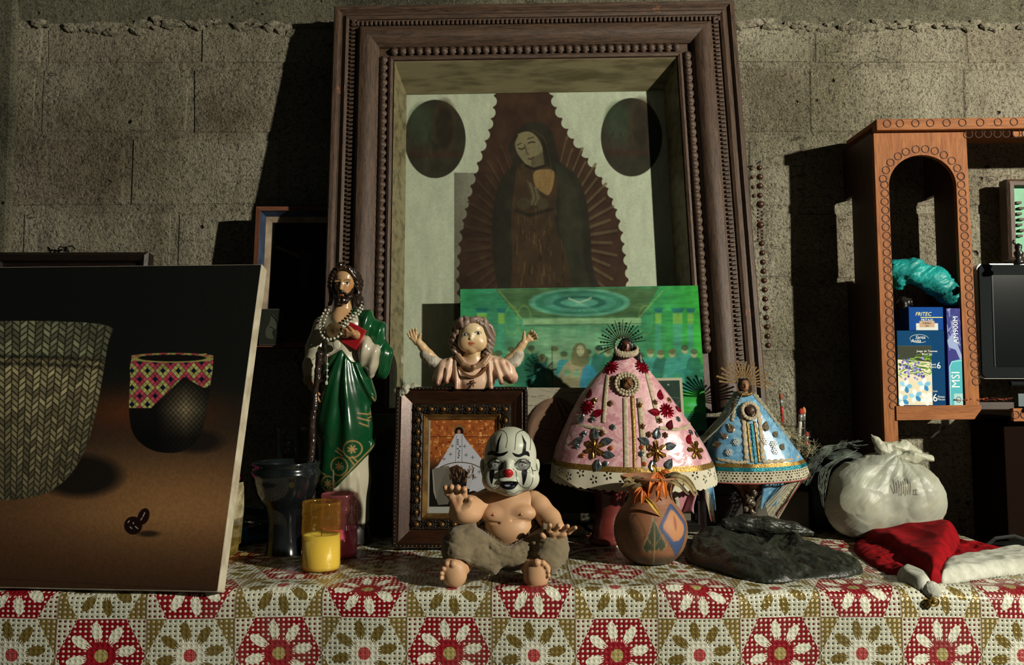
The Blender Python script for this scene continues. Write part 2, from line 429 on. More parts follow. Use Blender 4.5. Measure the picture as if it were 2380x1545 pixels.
        if color is not None and len(me.vertices) == len(V): vcol(me, color(V.astype(np.float32)))
        return me
class Paint:
    """vertex paint on points given in field units"""
    def __init__(s, V, base): s.V = V; s.c = np.ones((len(V), 3), np.float32) * np.array(srgb(base), np.float32)
    def ell(s, c, r, col, soft=.3, al=1.0, rot=0, front=None):
        d = s.V - np.array(c); r = np.array(r if hasattr(r, '__len__') else (r, r, r)); x, z = d[:, 0].copy(), d[:, 2].copy()
        if rot: ca, sa = math.cos(R(rot)), math.sin(R(rot)); x, z = x * ca + z * sa, -x * sa + z * ca
        k = np.sqrt((x / r[0]) ** 2 + (d[:, 1] / r[1]) ** 2 + (z / r[2]) ** 2); m = np.clip((1 + soft - k) / (2 * soft + 1e-6), 0, 1) * al; s.mask(m, col); return s
    def mask(s, m, col): m = np.asarray(m, np.float32)[:, None]; s.c = s.c * (1 - m) + np.array(srgb(col), np.float32) * m; return s
    def line(s, pts, w, col, soft=.5, al=1.0, ymax=None):
        D = np.full(len(s.V), 1e9); q = [np.array(p, float) for p in pts]; X = s.V[:, [0, 2]]
        for i in range(len(q) - 1):
            e = q[i + 1] - q[i]; t = np.clip(((X - q[i]) @ e) / (e @ e + 1e-9), 0, 1); D = np.minimum(D, np.linalg.norm(X - q[i] - t[:, None] * e, axis=1))
        m = np.clip((w / 2 + soft - D) / (2 * soft), 0, 1) * al
        if ymax is not None: m = m * (s.V[:, 1] < ymax)
        return s.mask(m, col)

def text(name, body, size, M, m, parent, align='CENTER', extrude=.0002, sx=1.0, label=None, shear=0):
    cu = bpy.data.curves.new('tmp', 'FONT'); cu.body = body; cu.size = size; cu.align_x = align; cu.align_y = 'CENTER'; cu.extrude = extrude; cu.resolution_u = 2; cu.shear = shear
    to = bpy.data.objects.new('tmp', cu); COL.objects.link(to); dg = bpy.context.evaluated_depsgraph_get()
    me = bpy.data.meshes.new_from_object(to.evaluated_get(dg)); bpy.data.objects.remove(to); bpy.data.curves.remove(cu); me.name = name
    return link(name, me, m, parent, M @ RX(90) @ S(sx, 1, 1), label)
def hand(s, c, ex, ey, ez, L, curl=(25, 30, 25), sp=10, k=2.5, fat=.15, lens=(.78, .9, .84, .66), thumb=.75, tcurl=20, thick=.28, wid=.42, uneq=None):
    """palm at c; ex across towards the thumb, ey along the fingers, ez out of the palm; L palm length"""
    c, ex, ey, ez = (np.array(v, float) for v in (c, ex, ey, ez)); ex, ey, ez = (v / np.linalg.norm(v) for v in (ex, ey, ez)); W2 = L * wid
    s.cap(c - ey * L * .38, c + ey * L * .3 - ex * W2 * .45, L * thick * .95, L * thick * .82, k); s.cap(c - ey * L * .38, c + ey * L * .3 + ex * W2 * .45, L * thick * .95, L * thick * .82, k)
    s.cap(c + ey * L * .3 + ex * W2 * .6, c + ey * L * .3 - ex * W2 * .6, L * thick * .75, None, k)
    for i in range(4):
        u = (1.0, .34, -.34, -1.0)[i]; b = c + ey * L * .42 + ex * W2 * u; a = R(sp) * u; d = ey * math.cos(a) + ex * math.sin(a); p = b; r = L * fat * (1, 1.03, 1, .88)[i]; an = 0
        cc = curl if uneq is None else [q * uneq[i] for q in curl]
        for j in range(3):
            an += R(cc[j]); dd = d * math.cos(an) + ez * math.sin(an); q = p + dd * L * lens[i] * (.42, .33, .27)[j]; s.cap(p, q, r, r * .93, k * (.9 if j == 0 else .4)); p = q; r *= .93
    b = c - ey * L * .22 + ex * W2 * .8; d = ex * .75 + ey * .75 + ez * .25; d /= np.linalg.norm(d); q = b + d * L * thumb * .5; s.cap(b, q, L * fat * 1.45, L * fat * 1.15, k * 1.2)
    d2 = d * math.cos(R(tcurl)) + (ey * .6 + ez * .5) * math.sin(R(tcurl)); d2 /= np.linalg.norm(d2); s.cap(q, q + d2 * L * thumb * .42, L * fat * 1.12, L * fat * .95, k * .6)
    return s

def proj(p):
    d = Vector(p) - Vector((0, 0, CZ)); fw = d.y * CP + d.z * SP; up = -d.y * SP + d.z * CP; return 1190 + F * d.x / fw, 772.5 - F * up / fw
def rectify(cv, M, w, h, xc=0.0, y=0.0, z0=0.0, res=None):
    """a picture measured on the photograph, laid onto its leaning sheet (width w, height h in the frame M) without the camera's foreshortening"""
    n = 24; g = np.array([[proj(M @ Vector((xc - w / 2 + w * i / n, y, z0 + h * (1 - j / n)))) for i in range(n + 1)] for j in range(n + 1)])
    W2, H2 = cv.w, cv.h; U, V = np.meshgrid((np.arange(W2) + .5) / W2 * n, (np.arange(H2) + .5) / H2 * n); i = np.minimum(U.astype(int), n - 1); j = np.minimum(V.astype(int), n - 1); fu, fv = (U - i)[..., None], (V - j)[..., None]
    q = g[j, i] * (1 - fu) * (1 - fv) + g[j, i + 1] * fu * (1 - fv) + g[j + 1, i] * (1 - fu) * fv + g[j + 1, i + 1] * fu * fv
    X = np.clip((q[..., 0] - cv.x0) * cv.r - .5, 0, cv.w - 1.001); Y = np.clip((q[..., 1] - cv.y0) * cv.r - .5, 0, cv.h - 1.001); a = X.astype(int); b = Y.astype(int); fa, fb = (X - a)[..., None], (Y - b)[..., None]
    b1 = np.minimum(b + 1, cv.h - 1); a1 = np.minimum(a + 1, cv.w - 1)
    cv.a = cv.a[b, a] * (1 - fa) * (1 - fb) + cv.a[b, a1] * fa * (1 - fb) + cv.a[b1, a] * (1 - fa) * fb + cv.a[b1, a1] * fa * fb; return cv
def candle_glass(name, tint, dc):
    t = NT(name); t.t.nodes.remove(t.b); tr = t.n('ShaderNodeBsdfTransparent'); tr.inputs[0].default_value = (*tint, 1); df = t.n('ShaderNodeBsdfTranslucent'); df.inputs[0].default_value = (*dc, 1); d2 = t.n('ShaderNodeBsdfDiffuse'); d2.inputs[0].default_value = (*dc, 1)
    gl = t.n('ShaderNodeBsdfGlossy'); gl.inputs['Roughness'].default_value = .06; m0 = t.n('ShaderNodeMixShader'); t.L(df.outputs[0], m0.inputs[1]); t.L(d2.outputs[0], m0.inputs[2]); m1 = t.n('ShaderNodeMixShader'); m1.inputs[0].default_value = .16; t.L(tr.outputs[0], m1.inputs[1]); t.L(m0.outputs[0], m1.inputs[2])
    lw = t.n('ShaderNodeLayerWeight'); lw.inputs[0].default_value = .35; f = E(t, lw.outputs['Facing']).pow(3.0) * .5 + .06; m2 = t.n('ShaderNodeMixShader'); t.L(f.s, m2.inputs[0]); t.L(m1.outputs[0], m2.inputs[1]); t.L(gl.outputs[0], m2.inputs[2]); t.L(m2.outputs[0], t.out.inputs[0]); return t.m
# ------------------------------------------------------------------ the setting
def wall_mat(name, base, dark, pits=1.0):
    t = NT(name); c = t.coord('Object'); g = t.n('ShaderNodeNewGeometry').outputs['Position']
    big = t.noise(2.6, 4, .6, g); streak = t.noise(1.0, 4, .6, g, stretch=(9, 9, 1.1)); fine = t.noise(95, 5, .7, g); mid = t.noise(28, 4, .6, g)
    col = t.mix(big.ss(.35, .7), srgb(base), srgb(dark)); col = t.mix(streak.ss(.5, .75) * .55, col, srgb('#3a3626'))
    col = t.mix(t.noise(5, 3, .5, g).ss(.55, .8) * .35, col, srgb('#a39a80')); col = t.mix(fine.ss(.50, .66) * .68, col, srgb('#2c2a20'))
    col = t.mix(mid.ss(.58, .72) * .4, col, srgb('#4a4030'))
    t.set(color=col, rough=.93, spec=.15)
    vo = t.n('ShaderNodeTexVoronoi'); vo.inputs['Scale'].default_value = 85; t.L(g, vo.inputs['Vector'])
    pit = E(t, vo.outputs['Distance']).ss(.05, .42)
    spk = t.noise(330, 3, .7, g)
    col = t.mix(spk.ss(.52, .64) * .7, col, srgb('#26231a')); col = t.mix(spk.ss(.36, .44).__rsub__(1) * .3, col, srgb('#b5ad94')); t.set(color=col)
    cr = t.n('ShaderNodeTexVoronoi', feature='DISTANCE_TO_EDGE'); cr.inputs['Scale'].default_value = 3.3
    wp = t.mix(.12, g, t.n('ShaderNodeTexNoise').outputs['Color']); t.L(wp, cr.inputs['Vector'])
    crack = E(t, cr.outputs['Distance']).lt(.004) * t.noise(6, 2, .5, g).ss(.5, .6)
    col = t.mix(crack * .6, col, srgb('#15130e')); t.set(color=col)
    vh = t.n('ShaderNodeTexVoronoi'); vh.inputs['Scale'].default_value = 30; vh.inputs['Randomness'].default_value = 1; t.L(t.mix(.03, g, t.n('ShaderNodeTexNoise').outputs['Color']), vh.inputs['Vector']); hole = (1 - E(t, vh.outputs['Distance']).ss(.06, .22)) * t.noise(9, 3, .6, g).ss(.56, .64)
    col = t.mix(hole * .75, col, srgb('#1b1912')); t.set(color=col)
    h = spk * .5 - crack * 1.2 + fine * .8 + mid * 1.3 + t.noise(9, 3, .5, g) * 1.4 + pit * .28 * pits - hole * 2.2
    t.bump(h, 1.0 * pits, .011); return t.m
M_BLOCK = [wall_mat('rough concrete', '#aba48f', '#757059'), wall_mat('rough concrete pale', '#b0aa94', '#79735c'), wall_mat('rough concrete brown', '#a39a85', '#6b6350')]
M_MORTAR = wall_mat('mortar', '#a39c87', '#6b6552', .9); M_BEAM = wall_mat('beam concrete', '#6d6a58', '#3d3d32', .5)
wall = MB().box((0.2, 2.23, 1.2), (4.6, .0515, 2.6)).build('wall_back', M_MORTAR); wall['kind'] = 'structure'
fl = MB().box((0.2, 0.4, -.02), (4.6, 3.9, .04)).build('floor', mat('floor cement', '#4d4940', '#3a372f', 6, rough=.85, bump=.3, bs=30)); fl['kind'] = 'structure'
# courses: joint heights above the camera, and where one head joint of each course stands
rows = [(.925, .822, -.42), (.822, .634, -.835), (.634, .442, -.995), (.442, .254, -.87), (.254, .0635, -1.05), (.0635, -.127, -.86), (-.127, -.318, -1.05), (-.318, -.509, -.86), (-.509, -.70, -1.05), (-.70, -.891, -.86), (-.891, -1.08, -1.05)]
variants = []
for k in range(6):
    bm = bmesh.new(); bmesh.ops.create_cube(bm, size=1)
    for v in bm.verts: v.co = Vector((v.co.x * .396, v.co.y * .03, v.co.z * .184)) + Vector((random.uniform(-.004, .004), 0, random.uniform(-.003, .003)))
    bmesh.ops.bevel(bm, geom=[e for e in bm.edges if all(v.co.y < 0 for v in e.verts)], offset=.010, segments=1, affect='EDGES')
    me = bpy.data.meshes.new('block'); bm.to_mesh(me); bm.free(); me.materials.append(M_BLOCK[k % 3]); variants.append(me)
for r, (zt, zb, x0) in enumerate(rows):
    for k in range(-3, 8):
        x = x0 + .4 * k + .2
        if x < -1.45 or x > 2.3: continue
        o = link('block', variants[(k * 5 + r * 2) % 6], None, wall)
        o.location = (x, 2.2165 + random.uniform(-.0012, .0012), CZ + (zt + zb) / 2); o.rotation_euler = (0, R(random.uniform(-.25, .25)), 0)
        o.scale = (1, 1, (zt - zb - .004) / .188)
beam = MB()
bw = 120
beam.grid(bw, 4, lambda u, v: (-2.1 + 4.6 * u, 2.192 if v > .2 else 2.206, CZ + .922 + .35 * v + (0 if v > 0 else .012 * math.sin(u * 190) * math.sin(u * 47) + .008 * math.sin(u * 331))))
o = beam.build('trim_1', M_BEAM, smooth=True); o['kind'] = 'structure'
rb_ = MB(); rg0 = random.Random(77)
for k in range(300):
    x = -1.3 + 2.9 * rg0.random(); bm = bmesh.new(); bmesh.ops.create_icosphere(bm, subdivisions=1, radius=1)
    for v in bm.verts: v.co *= rg0.uniform(.7, 1.25)
    bm.verts.index_update(); rr = rg0.uniform(.004, .013); rb_.add([v.co for v in bm.verts], [[v.index for v in f.verts] for f in bm.faces], T(x, 2.199, CZ + .925 + rg0.gauss(0, .006) + .006 * math.sin(x * 13)) @ S(rr * 1.8, rr * .7, rr)); bm.free()
o = rb_.build('mortar_crumbs', M_MORTAR, wall, kind='stuff')
post = MB().box((-1.50, 2.215, 1.2), (.42, .05, 2.6), bev=.012).build('trim_2', M_BEAM); post['kind'] = 'structure'
# ------------------------------------------------------------------ table and its cloth
YF, YB, XL, XR = 1.405, 1.975, -1.3, .975
t = thing('table', 'long wooden table hidden under the red and white floral cloth', 'table', T(-.16, 1.72, 0))
M_TW = mat('table wood', '#4b3320', '#33210f', 12, rough=.6)
MB().box((0, 0, TZ - .022), (XR - XL - .02, YB - YF - .02, .03), bev=.003).build('tabletop', M_TW, t)
for sx in (-1, 1):
    for sy in (-1, 1): MB().box((sx * 1.06, sy * .26, (TZ - .037) / 2), (.06, .06, TZ - .037), bev=.004).build('leg', M_TW, t)
pf = np.polyfit([260, 653, 1046, 1432, 1805, 2166], [.5, 2.5, 4.5, 6.5, 8.5, 10.5], 2)
def cloth():
    nx, nz = 420, 170; rr = .014
    us = np.linspace(XL, XR + .42, nx); ar = np.linspace(-.42, YB - YF, nz)      # arc: negative hangs down in front
    U, A = np.meshgrid(us, ar)
    def bend(d):                                                                 # d>0 on top, d<0 past the edge
        th = np.clip(-d / rr, 0, PI / 2); h = np.where(d > 0, d, -rr * np.sin(th)); z = np.where(d > 0, 0, -rr * (1 - np.cos(th)) - np.maximum(-d - rr * PI / 2, 0)); return h, z
    ha, za = bend(A); hx, zx = bend(XR - U)
    X = XR - hx; Y = YF + ha + rr; Z = TZ + .001 + np.minimum(za, zx)
    hang = np.clip(-A / .25, 0, 1); top = (A > 0) & (U < XR)
    X = X + 0.0; Y = Y - hang * (.010 * np.sin(U * 9 + 1) + .006 * np.sin(U * 23)) - .002 - .006 * np.clip(-A / .02, 0, 1)
    wr = np.maximum(fbm(U * 6, A * 14, None, 4, 5), -.1) * .006 + np.maximum(fbm(U * 22 + A * 8, A * 30, None, 3, 9), 0) * .003
    ridge = np.exp(-((A - .10 - .02 * np.sin(U * 7)) / .012) ** 2) * .002
    free = np.clip((.13 - A) / .06, 0.25, 1)
    Z = Z + np.where(top, (wr * .9 + ridge) * free, 0) + np.exp(-(A / .03) ** 2) * (.0035 * np.sin(U * 11 + .5) + .002 * np.sin(U * 31)) * (U < XR)
    Y = Y - np.where(A < -.01, fbm(U * 10, A * 9, None, 4, 21) * .004, 0)
    px = 1190 + U * F / 1.40; uu = np.polyval(pf, px); vv = (A + .05 + .0015 * np.sin(U * 8)) / .115
    V = np.stack([X, Y, Z], -1).reshape(-1, 3); me = bpy.data.meshes.new('tablecloth')
    q = [(j * nx + i, j * nx + i + 1, (j + 1) * nx + i + 1, (j + 1) * nx + i) for j in range(nz - 1) for i in range(nx - 1)]
    me.from_pydata(V.tolist(), [], q); me.update(); uv = np.stack([uu, vv], -1).reshape(-1, 2); planar_uv(me, lambda co: uv); return me
def cloth_mat():
    t = NT('floral cloth print'); sp = t.n('ShaderNodeSeparateXYZ'); t.L(t.coord('UV'), sp.inputs[0]); u, v = E(t, sp.outputs[0]), E(t, sp.outputs[1])
    iu, iv = u.floor(), v.floor(); par = (iu + iv).mod2().abs().gt(.5)            # 1 = red cell
    a = u - iu - .5; b = (v - iv - .5); hexm = a.abs().lt(.5 - b.abs() * .46)
    red, white, gold, dark, pale = srgb('#7a0d1a'), srgb('#bfc0ac'), srgb('#85713c'), srgb('#33281d'), srgb('#d6cfb4')
    base = t.mix(hexm, t.mix(par, gold, white), t.mix(par, white, red))
    # dots
    du = (u * 17).frac() - .5; dv = (v * 15).frac() - .5; dd = (du * du + dv * dv).sqrt()
    cream = t.mix(hexm, t.mix(par, pale, srgb('#5d1018')), t.mix(par, dark, pale)); 
    drad = hexm * (par * .05 + .195) + (1 - hexm) * .24
    r = (a * a + b * b * .7).sqrt(); th = (b * .84).atan2(a)
    base = t.mix(dd.lt(drad) * (1 - r.lt(.15)), base, cream)
    # flower
    k = 8; an = ((th * (k / (2 * PI)) + .25).frac() - .5) * (2 * PI / k); lx = r * an.cos() - .275; ly = r * an.sin()
    pet = ((lx / .115) * (lx / .115) + (ly / .055) * (ly / .055)).lt(1.0)
    stx = (th * 44).sin() * .5 + .5; streak = r.lt(.24) * r.gt(.06) * (stx.gt(r * 3.0 + .12))
    petc = t.mix(par, srgb('#7c6a36'), srgb('#d2d2be'))
    base = t.mix(pet, base, petc)
    base = t.mix(streak * (1 - r.gt(.2)), base, t.mix(par, srgb('#d8d6c4'), srgb('#8c1620')))
    cen = r.lt(.075); cdot = ((u * 52).frac() - .5).abs() + ((v * 44).frac() - .5).abs()
    cc = t.mix(cdot.lt(.3) * .7, t.mix(par, srgb('#9c1420'), srgb('#8f8040')), pale)
    base = t.mix(cen, base, cc)
    seam = (u - (u + .5).floor()).abs().lt(.012) * (1 - hexm); base = t.mix(seam * .5, base, srgb('#6b5a45'))
    dirt = t.noise(9, 5, .6, t.coord('Object')).ss(.45, .75) * .22; base = t.mix(dirt, base, srgb('#6f7466'))
    t.set(color=base, rough=.36, spec=.45)
    goldm = ((1 - hexm) * (1 - par)).max(pet * (1 - par)); t.set(metal=goldm * .35)
    em = (du * du + dv * dv).ss(.02, .2)
    t.bump(em * 1.0 + t.noise(120, 4, .6, t.coord('Object')) * 1.5, .45, .0015); return t.m
o = link('tablecloth', cloth(), cloth_mat(), smooth=True)
tag(o, 'red, white and gold floral vinyl tablecloth with hexagons hanging over the table front', 'tablecloth')
# ------------------------------------------------------------------ the tall carved frame leaning on the wall
def rail_mesh(prof, L, l_in=None, carve=None, seg=1, m0=1, m1=1):
    """moulding of length L along x, profile [(t, w)] with t from the outer edge inwards (down = -z), w towards the viewer (-y); mitred ends"""
    mb = MB(); n = len(prof)
    ns = seg
    vs = []
    for i in range(ns + 1):
        for j, (tt, w) in enumerate(prof):
            x0, x1 = tt * m0, L - tt * m1; x = x0 + (x1 - x0) * i / ns
            dw = carve(x, j) if carve else 0
            vs.append((x, -(w + dw), -tt))
    fs = [(i * n + j, i * n + j + 1, (i + 1) * n + j + 1, (i + 1) * n + j) for i in range(ns) for j in range(n - 1)]
    mb.add(vs, fs); return mb
def frame_rails(root, W, H, prof, m, name='frame_rail', label=None, sides='tblr', ang=35):
    """four mitred rails of a frame W x H whose outer corner rectangle stands on z=0, centred on x=0; depth profile towards -y"""
    for sd in sides:
        L = W if sd in 'tb' else H; mb = rail_mesh(prof, L)
        M = {'t': T(-W / 2, 0, H), 'b': T(W / 2, 0, 0) @ RY(180), 'l': T(-W / 2, 0, 0) @ RY(-90), 'r': T(W / 2, 0, H) @ RY(90)}[sd]
        me = mb.mesh(name); link(name, me, m, root, M)
        if ang: me.polygons.foreach_set('use_smooth', [True] * len(me.polygons)); me.set_sharp_from_angle(angle=R(ang))
def side_M(sd, W, H): return {'t': T(-W / 2, 0, H), 'b': T(W / 2, 0, 0) @ RY(180), 'l': T(-W / 2, 0, 0) @ RY(-90), 'r': T(W / 2, 0, H) @ RY(90)}[sd]
def wood(name, a, b, along='x', bump=.25, rough=.5, sc=14, coat=.0, chips=None, spec=.5):
    t = NT(name); st = {'x': (1.2, 14, 14), 'z': (14, 14, 1.2), 'y': (14, 1.2, 14)}[along]; c = t.coord('Object')
    n1 = t.noise(sc, 6, .6, c, 1.2, st); n2 = t.noise(sc * 5, 4, .6, c, 0, st)
    col = t.mix(n1.ss(.3, .7), srgb(a), srgb(b)); col = t.mix(n2.ss(.5, .8) * .5, col, (.012, .008, .005))
    if chips: col = t.mix(t.noise(7, 4, .7, c, 0, {'x': (1, 2.4, 2.4), 'z': (2.4, 2.4, 1), 'y': (2, 1, 2)}[along]).ss(.69, .71) * .8, col, srgb(chips))
    t.set(color=col, rough=rough, coat=coat, spec=spec); t.bump(n1 * .6 + n2, bump, .002); return t.m
M_FR = wood('old dark wood', '#5a4434', '#31241b', 'x', .4, .5, 16, chips='#7a5238')
LEAN = 9.6; p0 = P(1264, 966, 1.935); W, H = 1.0, 1.034
FM = T(p0) @ RY(-.9) @ RX(-LEAN)
fr = thing('carved_picture_frame', 'tall dark carved wooden picture frame leaning on the block wall, glass in front', 'picture frame', FM)
prof = [(0, -.035), (0, .004), (.004, .012), (.012, .012), (.017, .004), (.022, .004), (.030, .012), (.036, .008), (.036, .004), (.058, .004), (.058, .016), (.064, .023), (.076, .026), (.088, .022), (.098, .012), (.104, .002), (.104, -.004), (.126, -.004), (.126, .004), (.131, .007), (.136, .004), (.139, -.012), (.139, -.035)]
KR = 1.10; prof = [(a * KR, b) for a, b in prof]
for sd in 'tlr':
    L = W if sd == 't' else H; me = rail_mesh(prof, L, None, None, 1, 0 if sd == 'l' else 1, 0 if sd == 'r' else 1).mesh('frame_rail')
    link('frame_rail', me, M_FR, fr, side_M(sd, W, H)); me.polygons.foreach_set('use_smooth', [True] * len(me.polygons)); me.set_sharp_from_angle(angle=R(30))
    # outer row of little dentils, inner row of scallops: one carved strip each
    d = MB(); n = int((L - .08) / .0112)
    for k in range(n): 
        x = .046 + k * .0112
        d.box((x + .004, -.0072, -.0465 * KR), (.0074, .009, .0135), bev=.0022)
    d.build('dentil_strip', M_FR, fr, side_M(sd, W, H), smooth=False)
    s = MB(); n = int((L - .27) / .0205); off = (L - n * .0205) / 2
    def scal(u, v, n=n, off=off):
        x = off + u * n * .0205; ph = (u * n) % 1.0; w = math.sin(PI * ph) if u < .9999 else 0
        ph2 = abs(ph - .5) * 2
        y = -.002 - .011 * (1 - ph2 ** 3) * math.sin(PI * min(1, max(0, v))) * (.6 + .4 * v)
        return (x, y, -.104 * KR - .005 * (1 - w) * (1 - v) - v * (.016 + .006 * w))
    s.grid(n * 8, 5, scal); s.build('scallop_strip', M_FR, fr, side_M(sd, W, H), smooth=True)
bp = [(0, -.035), (0, .0), (.004, .006), (.018, .006), (.022, 0), (.022, -.035)]
MB().box((0, .012, .011), (W - .29, .05, .022), bev=.003).build('frame_rail', M_FR, fr)
# gilt slip sloping back to the picture
M_GILT = mat('worn gilt', '#81745a', '#584d38', 9, rough=.5, metal=.0, bump=.25, bs=50, lo=.4, hi=.7, stretch=(1, 5, 5))
IW, IH = W - .278 * KR, H - .139 * KR - .022; zi = .022
sl = .022; slt = .052; dp = .068
cor = [(-IW / 2, zi), (IW / 2, zi), (IW / 2, zi + IH), (-IW / 2, zi + IH)]; cin = [(-IW / 2 + sl, zi + .006), (IW / 2 - sl, zi + .006), (IW / 2 - sl, zi + IH - slt), (-IW / 2 + sl, zi + IH - slt)]
for k in range(4):
    a, b = cor[k], cor[(k + 1) % 4]; c, d = cin[(k + 1) % 4], cin[k]
    MB().add([(a[0], -.002, a[1]), (b[0], -.002, b[1]), (c[0], dp, c[1]), (d[0], dp, d[1]), (a[0], dp + .004, a[1]), (b[0], dp + .004, b[1])], [(0, 1, 2, 3), (0, 4, 5, 1), (3, 2, 5, 4)]).build('gilt_slip', M_GILT, fr, label='worn gilt inner slip')
# ---- the painting: a plain generic robed figure, same masses and colours
cv = Canvas(910, 190, 1580, 960, 1.6, '#d3d6c4')
cv.noise(.06, 90, 4, 2, .6); cv.noise(.05, 9, 5, 2.2, .35)
lm = [(1152, 150), (1147, 240), (1138, 290), (1122, 340), (1108, 380), (1094, 430), (1082, 478), (1070, 530), (1064, 580), (1060, 640), (1063, 700), (1068, 760), (1075, 960)]
rm = [(1268, 150), (1290, 240), (1312, 285), (1340, 330), (1366, 365), (1392, 400), (1416, 440), (1436, 490), (1448, 540), (1456, 600), (1462, 660), (1458, 720), (1450, 960)]
for pts, sgn in ((lm, -1), (rm, 1)):
    q = spline(pts, 10); acc = 0; last = q[0]
    for p in q:
        acc += math.dist(p, last); last = p
        if acc > 25: acc = 0
cv.poly(lm + rm[::-1], '#4a2a20', 1.2)
for pts, sgn in ((lm, -1), (rm, 1)):      # scalloped cloud edge
    q = spline(pts, 14); acc = 0; last = q[0]
    for p in q:
        acc += math.dist(p, last); last = p
        if acc > 26: acc = 0; cv.ell(p[0] + sgn * 6, p[1], 13.5, 13.5, '#cccfbd', .8)
cv.poly([(940, 200), (1146, 200), (1138, 240), (1134, 290), (1116, 340), (1102, 380), (1088, 430), (1074, 478), (1062, 530), (1052, 580), (1050, 640), (1052, 760), (1062, 960), (930, 960)], '#d3d6c4', 1.5)
cv.poly([(1290, 200), (1300, 240), (1322, 280), (1350, 325), (1376, 360), (1402, 395), (1426, 435), (1446, 490), (1458, 540), (1466, 600), (1472, 660), (1466, 760), (1460, 960), (1600, 960), (1600, 200)], '#d3d6c4', 1.5)
for k in range(44):                       # radiating strokes
    an = R(-92 + (k - 21.5) * 6.4); cx, cy = 1256, 560; sx, sy = 1.0, 1.45
    c0, s0 = math.cos(an) * sx, math.sin(an) * sy; r0, r1 = 118, 178 if k % 2 else 165
    if abs(k - 21.5) < 3.0: continue
    dk = .4 if an < R(-92) else 1.0
    cv.line([(cx + c0 * r0, cy + s0 * r0 * .93), (cx + c0 * r1, cy + s0 * r1)], 7.5, '#7d6a50' if dk == 1 else '#5c4631', 1.6, .8, w2=6)
    cv.line([(cx + c0 * r0, cy + s0 * r0 * .93 + 7), (cx + c0 * r1, cy + s0 * r1 + 7)], 3, '#2c160f', 1.5, .9, w2=2)
X, Y = cv.XY()
cv.over(np.clip((1200 - X) / 300, 0, .55) * (X > 1055) * (Y > 400) * ((X - 1055) / 145 < 1.0), '#241510')
mantle = [(1206, 300), (1228, 284), (1262, 286), (1286, 312), (1300, 372), (1338, 404), (1362, 462), (1372, 540), (1378, 620), (1400, 700), (1430, 960), (1130, 960), (1156, 700), (1148, 620), (1144, 520), (1152, 450), (1172, 404), (1192, 382), (1182, 340)]
cv.poly(mantle, '#23231c', 2.2, smooth=5)
cv.poly([(1290, 380), (1330, 420), (1352, 500), (1358, 600), (1376, 700), (1390, 960), (1330, 960), (1322, 700), (1300, 560), (1300, 460)], '#33382b', 6, .8, smooth=4)
cv.poly([(1206, 385), (1250, 378), (1290, 400), (1296, 440), (1290, 520), (1318, 600), (1332, 700), (1350, 960), (1176, 960), (1186, 700), (1190, 600), (1188, 500), (1196, 430)], '#4a3423', 3, smooth=4)
rg = random.Random(5)
for k in range(260):                      # fallen gilt folds of the robe
    y = rg.uniform(470, 950); x = rg.uniform(1196, 1300 + (y - 470) * .13); l = rg.uniform(6, 26)
    cv.line([(x, y), (x + rg.uniform(-2, 3), y + l)], rg.uniform(1, 3), rg.choice(['#7d5f3c', '#8e6e48', '#2b1a12', '#5c3a28', '#241510']), 1.2, .75)
cv.poly([(1240, 400), (1266, 392), (1288, 398), (1286, 430), (1276, 452), (1262, 448), (1244, 432)], '#a07c52', 2, smooth=4)
cv.poly([(1196, 318), (1214, 306), (1234, 306), (1252, 322), (1262, 348), (1256, 372), (1246, 384), (1240, 392), (1228, 386), (1214, 372), (1200, 350)], '#8d8064', 2, smooth=5)   # tilted face
cv.poly([(1234, 368), (1262, 352), (1266, 384), (1236, 396)], '#75694f', 2.5); cv.line([(1222, 384), (1240, 392), (1268, 384)], 6, '#1b1712', 1.2)
cv.line([(1206, 344), (1213, 346), (1219, 342)], 2.6, '#2a221a', 1, smooth=3); cv.line([(1228, 332), (1235, 329), (1243, 330)], 2.6, '#2a221a', 1, smooth=3)
cv.line([(1202, 336), (1212, 332)], 2, '#43382a', 1); cv.line([(1226, 322), (1240, 318)], 2, '#43382a', 1)
cv.line([(1219, 334), (1225, 356), (1229, 358)], 2, '#5b4e3a', 1); cv.line([(1228, 368), (1234, 369), (1240, 364)], 2.4, '#553429', 1)
cv.line([(1200, 314), (1192, 340), (1204, 380), (1210, 392)], 7, '#2f2117', 2, smooth=4); cv.line([(1246, 306), (1268, 340), (1278, 384)], 9, '#241d15', 2, smooth=4)
cv.line([(1236, 300), (1262, 318), (1274, 350), (1282, 400)], 2, '#6d5836', 1, .6, smooth=4)
for k in range(5): cv.line([(1226 + k * 6, 420 + k * 5), (1236 + k * 5, 452 + k * 3), (1232 + k * 4, 474)], 5, '#80715a' if k % 2 else '#665943', 1.2, smooth=3)
cv.ell(1218, 472, 16, 14, '#5a4e3c', 2); cv.ell(1262, 472, 14, 13, '#5a4e3c', 2); cv.line([(1200, 488), (1230, 500), (1282, 486)], 8, '#241d15', 2)
for cx, cy in ((1011, 322), (1468, 318)):
    cv.ell(cx, cy, 71, 91, '#34332a', 1.2); cv.ell(cx - 30, cy - 34, 30, 44, '#35503a', 14, .9)
    cv.ell(cx + 22, cy - 30, 30, 62, '#4c3a2a', 6, .7); cv.ell(cx + 22, cy - 26, 20, 50, '#2a211a', 6, .9)
    cv.poly([(cx - 64, cy + 26), (cx + 66, cy + 30), (cx + 60, cy + 44), (cx - 58, cy + 44)], '#43291f', 4, .8)
    for k in range(26): x = rg.uniform(cx - 50, cx + 10); y = rg.uniform(cy - 20, cy + 40); cv.line([(x, y), (x + rg.uniform(-6, 6), y + rg.uniform(4, 14))], 2, rg.choice(['#54483a', '#1d1813', '#5b4a3a']), 1.5, .6)
cv.noise(.07, 20, 9, 1.6, .6); cv.noise(.05, 3, 12, 1, 1, 2)
